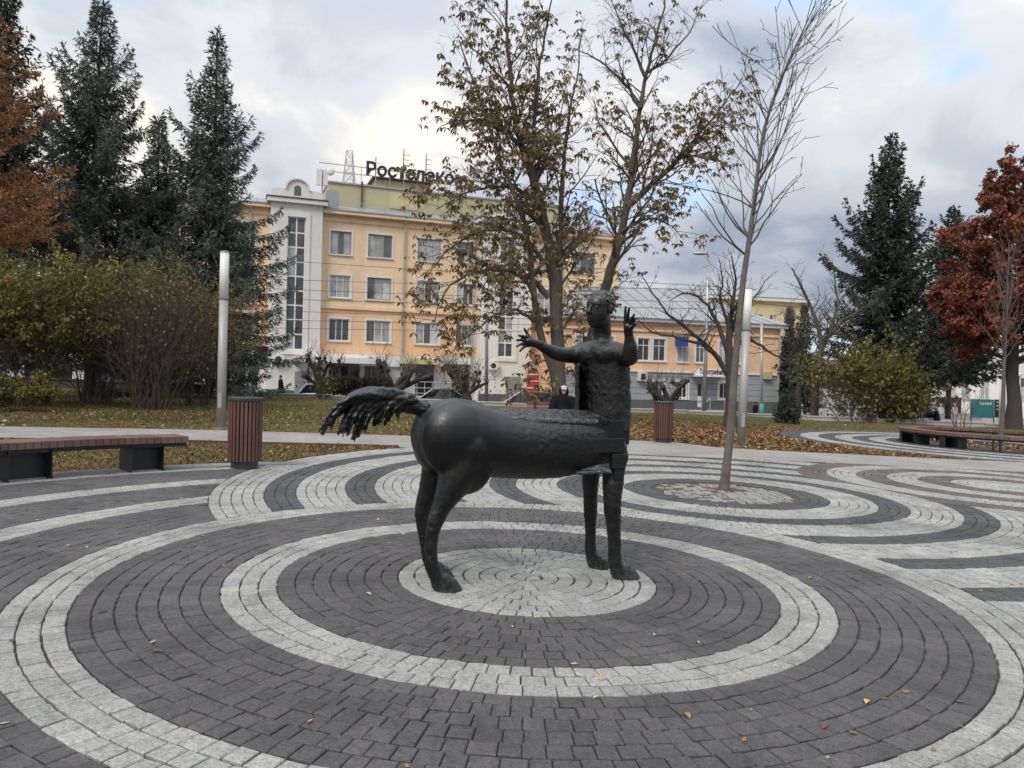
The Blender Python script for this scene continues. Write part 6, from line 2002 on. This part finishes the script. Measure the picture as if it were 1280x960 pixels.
# bits of leaf blown over the paving, thicker along the edges
pts = []
while len(pts) < 420:
    x, y = nr.uniform(-7, 12), nr.uniform(2.6, 16)
    if abs(x) > .68 * y + .5 or y > interp(NEAR, x) or in_patch(x, y): continue
    dA = abs(math.hypot(x - CA[0], y - CA[1]) - R_A2) if x < 0 else 9
    dC = math.hypot(x - CC[0], y - CC[1]); dP = interp(NEAR, x) - y
    k = .10 + .9 * math.exp(-dA / .35) + .8 * math.exp(-dP / .3) + .9 * (dC < 1.35)
    if y < 9: k += .05
    if nr.random() < k: pts.append((x, y))
ground_leaves('leaf_bits', 'small leaf bits blown over the sett paving', pts, .035, .72, lambda x, y: gz(x) + .036, .15)
# ================================================================== cars, people, wires, poles
def car_paint(name, col):
    if name in _MATS: return _MATS[name]
    m, nt, b = new_mat(name)
    n1 = tex_noise(nt, 1.5, 4, 0.6)
    lk(nt, ramp(nt, n1, [(0.3, jit(col, .85)), (0.7, jit(col, 1.1))]), b.inputs['Base Color'])
    b.inputs['Roughness'].default_value = .35; b.inputs['Coat Weight'].default_value = .8; b.inputs['Coat Roughness'].default_value = .08
    _MATS[name] = m; return m
M_CGLASS = glass_mat('car_glass', (0.02, 0.024, 0.028), .05)
M_TYRE = mat('tyre_rubber', (0.018, 0.018, 0.018), .85)
M_RIM = mat('alloy_rim', (0.35, 0.35, 0.36), .35, .6)
M_LAMPC = mat('headlamp_glass', (0.55, 0.56, 0.56), .15)
M_LAMPR = mat('tail_lamp_red', (0.25, 0.02, 0.02), .25)
def car(label, x, y, rot, paint, hatch=True, L=4.3, Wd=1.74, Ht=1.48):
    z = gz2(x, y) - .02
    t = thing('parked_car', label, 'car', (x, y, z), rot, group='cars parked along the road')
    h = L / 2
    # body sections along the length: x, sill z, shoulder z, half width
    sec = [(-h, .42, .66, .60), (-h + .08, .30, .82, .74), (-h + .45, .20, .90, .82), (-.9, .18, .93, .86), (0, .18, .92, .87), (.75, .18, .91, .86), (h - .75, .20, .86, .84), (h - .22, .26, .74, .74), (h, .40, .60, .56)]
    rings = []
    for sx, z0, z1, w in sec:
        w *= Wd / 1.74
        rings.append([(sx, -w * .94, z0), (sx, -w, z0 + .14), (sx, -w, (z0 + z1) / 2), (sx, -w * .97, z1 - .05), (sx, -w * .86, z1), (sx, w * .86, z1), (sx, w * .97, z1 - .05), (sx, w, (z0 + z1) / 2), (sx, w, z0 + .14), (sx, w * .94, z0)])
    MB().loft(rings).build('body', paint, t, True, local=True)
    # cabin: glass house with a painted roof
    rear = -h + .28 if hatch else -h + .75
    cab = [(rear, .88, .10), (rear + .42 if hatch else rear + .7, Ht - .06, 1), (-.35, Ht, 1), (.25, Ht - .03, 1), (1.12, .90, .10)]
    gl = []
    for sx, z1, f in cab:
        w = Wd / 2 * (.70 if f == 1 else .80)
        gl.append([(sx, -Wd / 2 * .84, .86), (sx, -w, z1), (sx, w, z1), (sx, Wd / 2 * .84, .86)])
    MB().loft(gl).build('glasshouse', M_CGLASS, t, local=True)
    rf_ = []
    for sx, z1 in ((cab[1][0] - .05, Ht - .055), (-.35, Ht + .012), (.30, Ht - .02)):
        w = Wd / 2 * .72
        rf_.append([(sx, -w, z1 - .05), (sx, -w * .92, z1 + .012), (sx, w * .92, z1 + .012), (sx, w, z1 - .05)])
    MB().loft(rf_).build('roof', paint, t, local=True)
    for s in (-1, 1):
        for a, b_ in (((1.10, .90), (.25, Ht - .03)), ((rear + .02, .90), (cab[1][0], Ht - .06)), ((-.15, .90), (-.12, Ht - .01))):
            MB().tube([(a[0], s * Wd / 2 * .835, a[1]), (b_[0], s * Wd / 2 * .71, b_[1])], .035, 6).build('pillar', paint, t, local=True)
        MB().ball((.82, s * (Wd / 2 + .07), .98), (.09, .10, .07)).build('mirror', paint, t, True, local=True)
        MB().box((h - .34, s * Wd / 2 * .62 - .16, .60), (h - .10, s * Wd / 2 * .62 + .16, .74), None, .03).build('headlight', M_LAMPC, t, local=True)
        MB().box((-h + .02, s * Wd / 2 * .70 - .12, .66), (-h + .16, s * Wd / 2 * .70 + .12, .86), None, .03).build('tail_light', M_LAMPR, t, local=True)
        for sx in (-h + .82, h - .86):
            ty = MB(); yy = s * (Wd / 2 - .10)
            ty.tube([(sx, yy - .10, .31), (sx, yy - .085, .31), (sx, yy + .085, .31), (sx, yy + .10, .31)], [.27, .31, .31, .27], 20)
            w_ = ty.build('wheel', M_TYRE, t, local=True)
            MB().tube([(sx, yy + s * .06, .31), (sx, yy + s * .108, .31)], [.20, .19], 16).build('rim', M_RIM, w_, local=True)
    return t
def car_px(label, px, depth, rot, paint, **k):
    d = ray(px, 480); return car(label, d.x * depth / d.y, depth, rot, paint, **k)
car_px('pale car at the left edge behind the shrubs', -14, 43, R(3), car_paint('pale_silver_paint', (0.42, 0.44, 0.44)))
car_px('blue car parked behind the dark low wall on the left', 148, 43, R(183), car_paint('blue_paint', (0.05, 0.10, 0.24)), Ht=1.55)
car_px('dark red car half hidden between the two spruce trunks', 230, 47, R(3), car_paint('wine_paint', (0.10, 0.012, 0.018)))
car_px('silver car parked behind the left lamp', 286, 43.5, R(183), car_paint('silver_paint', (0.46, 0.48, 0.50)), hatch=False, L=4.5)
car_px('white car glimpsed behind the bare shrub by the hedge', 418, 44, R(3), car_paint('white_paint', (0.72, 0.72, 0.71)))
car_px('dark grey car behind the horse\'s rump', 560, 43.5, R(3), car_paint('dark_grey_paint', (0.035, 0.035, 0.038)), hatch=False, L=4.6)
car_px('burgundy car behind the statue\'s back', 655, 43.5, R(183), car_paint('burgundy_paint', (0.11, 0.02, 0.028)), Ht=1.5)
car_px('white car behind the yellow green shrub on the right', 1148, 46, R(3), car_paint('white_paint', (0.72, 0.72, 0.71)), L=4.7, Ht=1.6)
car_px('light grey car partly hidden by the spruce trunk on the right', 1118, 52, R(3), car_paint('light_grey_paint', (0.36, 0.37, 0.38)))

# ---------------- people
M_COAT = mat('black_coat_cloth', (0.007, 0.008, 0.011), .9, spec=.2, var=.3, scale=8, bump=.4, bscale=18, bdist=.02)
M_TROUS = mat('dark_trousers', (0.022, 0.023, 0.028), .85, var=.2, scale=8)
M_SKIN = mat('skin', (0.50, 0.27, 0.20), .55, var=.06, scale=10)
M_CAP = mat('white_cap_cloth', (0.55, 0.54, 0.51), .85, var=.06, scale=12)
M_HAIRD = mat('dark_hair', (0.015, 0.012, 0.010), .7)
M_SHOE = mat('dark_shoe', (0.015, 0.014, 0.014), .6)
def person_mesh(joint_chains, voxel=.018, smooth=4):
    mb = MB()
    for a, b_, ra, rb_ in joint_chains: mb.capsule(a, b_, ra, rb_, 12)
    return mb, voxel, smooth
# seated person with a white cap, facing the square
sx, sy, sz = pbx + .02, pby - .02, pbz
V3 = Vector
def P_(x, y, z): return V3((sx + x, sy + y, sz + z))
pp = thing('person', 'person in a white cap and black hooded coat sitting on the bench behind the statue', 'person', (sx, sy, sz))
mb = MB()
mb.capsule(P_(0, .08, .56), P_(0, .13, .80), .20, .21); mb.capsule(P_(0, .13, .80), P_(0, .10, 1.00), .21, .17)
mb.capsule(P_(-.20, .11, .97), P_(.20, .11, .97), .12, .12)
mb.capsule(P_(0, .12, 1.02), P_(0, .12, 1.12), .13, .10)                        # collar
for s in (-1, 1):
    mb.capsule(P_(.23 * s, .10, .96), P_(.31 * s, .02, .72), .10, .09); mb.capsule(P_(.31 * s, .02, .72), P_(.10 * s, -.24, .62), .09, .06)
coat_me = solidify_union(mb, .016, 4)
relief(coat_me, lambda c: .010 * mnoise.noise(c * 9.0))
mb = MB()
for s in (-1, 1):
    mb.capsule(P_(.10 * s, .06, .53), P_(.13 * s, -.40, .52), .10, .075); mb.capsule(P_(.13 * s, -.40, .52), P_(.13 * s, -.42, .10), .075, .05)
trs = solidify_union(mb, .016, 3)
hm_ = MB()
hm_.ball(P_(0, .07, 1.22), (.074, .092, .105)); hm_.capsule(P_(0, .09, 1.08), P_(0, .08, 1.16), .055, .055); hm_.ball(P_(0, .0, 1.165), (.045, .045, .045))
hm_.capsule(P_(0, -.022, 1.235), P_(0, -.042, 1.20), .011, .016)
for s in (-1, 1):
    hm_.ball(P_(.076 * s, .08, 1.21), (.012, .02, .03)); hm_.capsule(P_(.012 * s, -.022, 1.165), P_(.026 * s, -.016, 1.168), .008, .006); hm_.capsule(P_(.012 * s, -.018, 1.252), P_(.045 * s, -.006, 1.25), .009, .008)
    for k_ in range(4):     # fingers folded in the lap
        hm_.capsule(P_(.085 * s - .012 * k_ * s, -.245 - .012 * k_, .640), P_(.015 * s - .006 * k_ * s, -.285 - .006 * k_, .620 - .012 * k_), .011, .009)
    hm_.ball(P_(.085 * s, -.25, .622), (.045, .035, .024)); hm_.capsule(P_(.075 * s, -.235, .64), P_(.02 * s, -.25, .655), .012, .010)
head_ = solidify_union(hm_, .0085, 1)
for nm, me_, m_ in (('body', head_, M_SKIN), ('coat', coat_me, M_COAT), ('trousers', trs, M_TROUS)):
    o = link(nm, me_, m_, pp, True); me_.transform(Matrix.Translation(-V3((sx, sy, sz))))
hd_ = MB()                                                                       # hood round the head
rings = []
for y_, k in ((-.005, .98), (.05, 1.06), (.12, 1.06), (.17, .85), (.20, .45)):
    rings.append([P_(math.cos(a) * .118 * k, y_, 1.20 + math.sin(a) * .135 * k) for a in [i * 6.2832 / 20 for i in range(20)]])
inner = [[P_(math.cos(a) * .098, y_, 1.20 + math.sin(a) * .116) for a in [i * 6.2832 / 20 for i in range(20)]] for y_ in (.12, -.005)]
hd_.loft(inner[:1] + inner[1:] + rings, cap=True)
hd_.build('hood', M_COAT, pp, True)
cp_ = MB(); rr_ = []
for z_, k in ((1.268, 1.0), (1.295, .98), (1.322, .84), (1.338, .5), (1.343, .1)):
    rr_.append([P_(math.cos(a) * .088 * k, .055 + math.sin(a) * .105 * k, z_) for a in [i * 6.2832 / 18 for i in range(18)]])
cp_.loft(rr_); cp = cp_.build('cap', M_CAP, pp, True)
bk = MB(); vs = []
for i in range(9):
    a = math.pi + math.pi * i / 8
    vs.append(P_(math.cos(a) * .085, .05 + math.sin(a) * .10, 1.262)); vs.append(P_(math.cos(a) * .080, .03 + math.sin(a) * .165, 1.250))
n_ = len(vs); vs += [v + V3((0, 0, .008)) for v in vs]
fs = []
for i in range(8): fs += [(2 * i, 2 * i + 2, 2 * i + 3, 2 * i + 1), (n_ + 2 * i, n_ + 2 * i + 1, n_ + 2 * i + 3, n_ + 2 * i + 2), (2 * i + 1, 2 * i + 3, n_ + 2 * i + 3, n_ + 2 * i + 1)]
bk.add(vs, fs).build('peak', M_CAP, cp)
MB().ball(P_(0, -.046, 1.302), (.016, .006, .009)).build('badge', mat('grey_badge', (.22, .22, .23), .6), cp)
for s in (-1, 1):
    MB().capsule(P_(.13 * s, -.42, .05), P_(.14 * s, -.60, .035), .05, .04).build('shoe', M_SHOE, pp, True)

def walker(label, px, depth, H, face, coat, seed, bag=None, hat=None):
    """standing or walking figure seen at a distance; face = heading angle"""
    r = random.Random(seed); d_ = ray(px, 480); x, y = d_.x * depth / d_.y, depth; z = gz2(x, y) - .02
    t = thing('person', label, 'person', (x, y, z), face)
    k = H / 1.75
    def q(a, b_, c): return V3((a * k, b_ * k, c * k))
    mb = MB()
    mb.capsule(q(-.02, 0, .90), q(0, 0, 1.18), .17 * k, .17 * k); mb.capsule(q(0, 0, 1.18), q(.02, 0, 1.38), .17 * k, .14 * k); mb.capsule(q(.02, -.15, 1.38), q(.02, .15, 1.38), .085 * k, .085 * k)
    mb.capsule(q(-.02, 0, .95), q(-.03, 0, .62), .19 * k, .22 * k)
    for s in (-1, 1):
        mb.capsule(q(.02, .19 * s, 1.36), q(-.04 + .06 * s, .26 * s, 1.08), .075 * k, .06 * k); mb.capsule(q(-.04 + .06 * s, .26 * s, 1.08), q(.06 + .10 * s, .25 * s, .86), .06 * k, .045 * k)
    me1 = solidify_union(mb, .02, 4); relief(me1, lambda c: .012 * mnoise.noise(c * 7))
    b2 = MB()
    for s in (-1, 1):
        b2.capsule(q(0, .09 * s, .75), q(.10 * s + .03, .09 * s, .46), .085 * k, .065 * k); b2.capsule(q(.10 * s + .03, .09 * s, .46), q(.16 * s - .03, .09 * s, .10), .062 * k, .045 * k); b2.capsule(q(.16 * s - .04, .09 * s, .055), q(.16 * s + .12, .09 * s, .04), .045 * k, .038 * k)
    me2 = solidify_union(b2, .018, 3)
    b3 = MB(); b3.ball(q(.04, 0, 1.62), (.095 * k, .078 * k, .115 * k)); b3.capsule(q(.02, 0, 1.44), q(.03, 0, 1.56), .055 * k, .052 * k); b3.ball(q(.135, 0, 1.60), (.018 * k, .014 * k, .022 * k))
    for s in (-1, 1):
        hx = q(.06 + .10 * s, .25 * s, .86); b3.capsule(hx, hx + q(.015, 0, -.07), .030 * k, .028 * k)
        for f in range(4): b3.capsule(hx + q(-.02 + .014 * f, 0, -.07), hx + q(-.015 + .014 * f, -.012 * s, -.135 + .008 * abs(f - 1.5)), .009 * k, .008 * k)
        b3.capsule(hx + q(.03, 0, -.03), hx + q(.045, -.01 * s, -.08), .011 * k, .009 * k)
    me3 = solidify_union(b3, .012, 1)
    link('body', me3, M_SKIN, t, True); link('coat', me1, coat, t, True); link('trousers', me2, M_TROUS, t, True)
    MB().ball(q(.02, 0, 1.66), (.105 * k, .088 * k, .10 * k)).build('hat' if hat else 'hair', hat or M_HAIRD, t, True, local=True)
    if bag:
        MB().box((.05, -.36, .42), (.12, -.22, .82), None, .02).build('bag', bag, t, local=True)
    return t
walker('person in a long black coat with a pale bag walking past the grey door', 351, 50.5, 1.76, R(200), M_COAT, 1, bag=M_CAP)
walker('person in dark clothes bending by the grey wall of the corner building', 945, 50, 1.35, R(30), M_COAT, 2)
walker('person in a dark jacket and white hat near the poster panels on the right', 1172, 45, 1.62, R(160), mat('navy_jacket', (0.012, 0.014, 0.025), .8), 3, hat=M_CAP)

# ---------------- street poles and overhead wires
def pole(label, px, ytop, depth, r0, r1, lamp_arm=None, base=None, ybot=None):
    g = gp(px[0], depth); top = at(px[1], ytop, depth)
    t = thing('street_pole', label, 'pole', g, group='street poles')
    MB().tube([g - Vector((0, 0, .05)), g.lerp(top, .5), top], [r0, (r0 + r1) / 2, r1], 12).build('shaft', M_GALV, t, True)
    if base: MB().tube([g, g + Vector((0, 0, 1.1))], [r0 + .03, r0 + .03], 12).build('painted_base', base, t, True)
    if lamp_arm:
        e = at(*lamp_arm, depth - .6)
        MB().tube([top, top.lerp(e, .4) + Vector((0, 0, .25)), e], .035, 6).build('arm', M_GALV, t, True)
        MB().ball(e + Vector((-.2, 0, 0)), (.42, .14, .09)).build('lamp_head', M_GALV, t, True)
    return top
t1 = pole('tall grey street lamp pole with curved lamp head beside the bare tree', (881, 885.5), 322, 42.5, .12, .07, (880, 317))
t2 = pole('grey pole with green painted base at the corner building', (953, 952), 405, 54, .13, .09, base=mat('green_base_paint', (0.05, 0.30, 0.22), .6))
t3 = pole('slender steel pole behind the white canopy of the office block', (609, 609), 300, 46, .11, .08)
def wire(label, a, b_, sag, r=.014):
    t = MB(); pts = []
    for i in range(17):
        f = i / 16; p = a.lerp(b_, f); p.z -= sag * 4 * f * (1 - f); pts.append(p)
    t.tube(pts, r, 4, cap=True)
    o = t.build('overhead_wire', M_WIRE)
    return tag(o, label, 'wire', 'overhead trolley wires')
for i, (ya, yb, dep, w) in enumerate(((302, 352, 47, 'topmost'), (343, 356, 47, 'second from the top'), (352, 372, 48, 'third from the top'), (368, 380, 48, 'fourth from the top'), (380, 398, 49, 'fifth from the top'), (398, 402, 49, 'second lowest'), (411, 409, 50, 'lowest'))):
    wire(w + ' of the overhead wires crossing the peach facade', at(-120, ya - 14, dep), at(900, yb + 6, dep), .25)
wire('single cable running right from the street lamp pole', at(886, 372, 42.5), at(1290, 398, 50), .3, .012)

# ---------------- poster panels and kiosk on the far right
pn = thing('poster_panel', 'row of pink poster panels with two printed figures behind the right lawn', 'poster', at(1190, 520, 58))
def panel(px0, px1, y0, y1, dep, m_, parent, name='panel', th=.08):
    a, b_ = at(px0, y1, dep), at(px1, y0, dep)
    return MB().box((a.x, dep, a.z), (b_.x, dep + th, b_.z)).build(name, m_, parent)
M_PINK = mat('faded_pink_print', (0.45, 0.33, 0.32), .7, var=.25, scale=1.2)
M_PRD = mat('dark_print', (0.06, 0.035, 0.035), .7); M_PRR = mat('red_print', (0.35, 0.06, 0.05), .7); M_PRS = mat('skin_print', (0.52, 0.34, 0.28), .7); M_PRW = mat('white_print', (0.6, 0.58, 0.56), .7); M_TEAL = mat('teal_print', (0.03, 0.18, 0.20), .6, var=.3, scale=1.0)
panel(1150, 1170, 497, 522, 58, M_PINK, pn); panel(1170.4, 1202, 497, 517, 57.9, M_PRD, pn); panel(1160, 1228, 517.2, 524, 57.85, M_PINK, pn); panel(1182, 1188, 500, 516.8, 57.85, M_PRW, pn)
for cx_ in (1176.5, 1193.5):
    c0 = at(cx_, 513, 57.8); h0 = at(cx_, 505, 57.78)
    def disc(c, rx, rz, m_, nm):
        MB().add([(c.x + rx * math.cos(i * .5236), c.y, c.z + rz * math.sin(i * .5236)) for i in range(12)] + [(c.x + rx * math.cos(i * .5236), c.y + .03, c.z + rz * math.sin(i * .5236)) for i in range(12)], [tuple(range(12))[::-1]] + [(i, 12 + i, 12 + (i + 1) % 12, (i + 1) % 12) for i in range(12)]).build(nm, m_, pn)
    disc(c0, .26, .30, M_PRW, 'printed_dress'); disc(h0, .12, .15, M_PRS, 'printed_face'); disc(h0 + Vector((0, -.01, .13)), .13, .09, M_PRR, 'printed_hat')
kb = thing('billboard', 'teal billboard with pale lettering behind the young tree on the right', 'billboard', at(1232, 524, 56))
panel(1213, 1243, 499.5, 522, 56, M_TEAL, kb); panel(1243.3, 1254, 499.5, 522, 56.02, M_PRD, kb, 'side_panel')
for i in range(3): panel(1246, 1252.5, 502 + i * 4.5, 503.6 + i * 4.5, 55.98, M_PRW, kb, 'stripe')
for px_ in (1214, 1242): panel(px_, px_ + .8, 521, 529, 56.05, M_STEEL, kb, 'post')
c0 = at(1226, 504.5, 55.97)
for i in range(5): MB().box((c0.x + i * .19 - .1, 55.96, c0.z - .08 - .02 * (i % 2)), (c0.x + i * .19 + .02, 55.98, c0.z + .10)).build('lettering', M_PRW, kb)
kk = thing('kiosk', 'white cylindrical kiosk behind the rust red tree', 'kiosk', at(1262, 524, 55))
kc = at(1261, 524, 55); kt = at(1261, 470, 55)
MB().tube([(kc.x, 55, kc.z - .5), (kc.x, 55, kt.z)], .62, 24).build('wall', M_TRIM, kk, True); MB().tube([(kc.x, 55, kt.z), (kc.x, 55, kt.z + .15), (kc.x, 55, kt.z + .45)], [.75, .75, .1], 24).build('roof', M_TRIM, kk)
# white posts of a low fence beside the corner building
for i, px_ in enumerate((979, 990, 1003)):
    g = gp(px_, 60); o = MB().box((g.x - .08, 60, g.z - .05), (g.x + .08, 60.16, g.z + 1.05), None, .01).build('fence_post', M_TRIM)
    tag(o, ('first', 'second', 'third')[i] + ' white fence post right of the corner building', 'post', 'white fence posts')
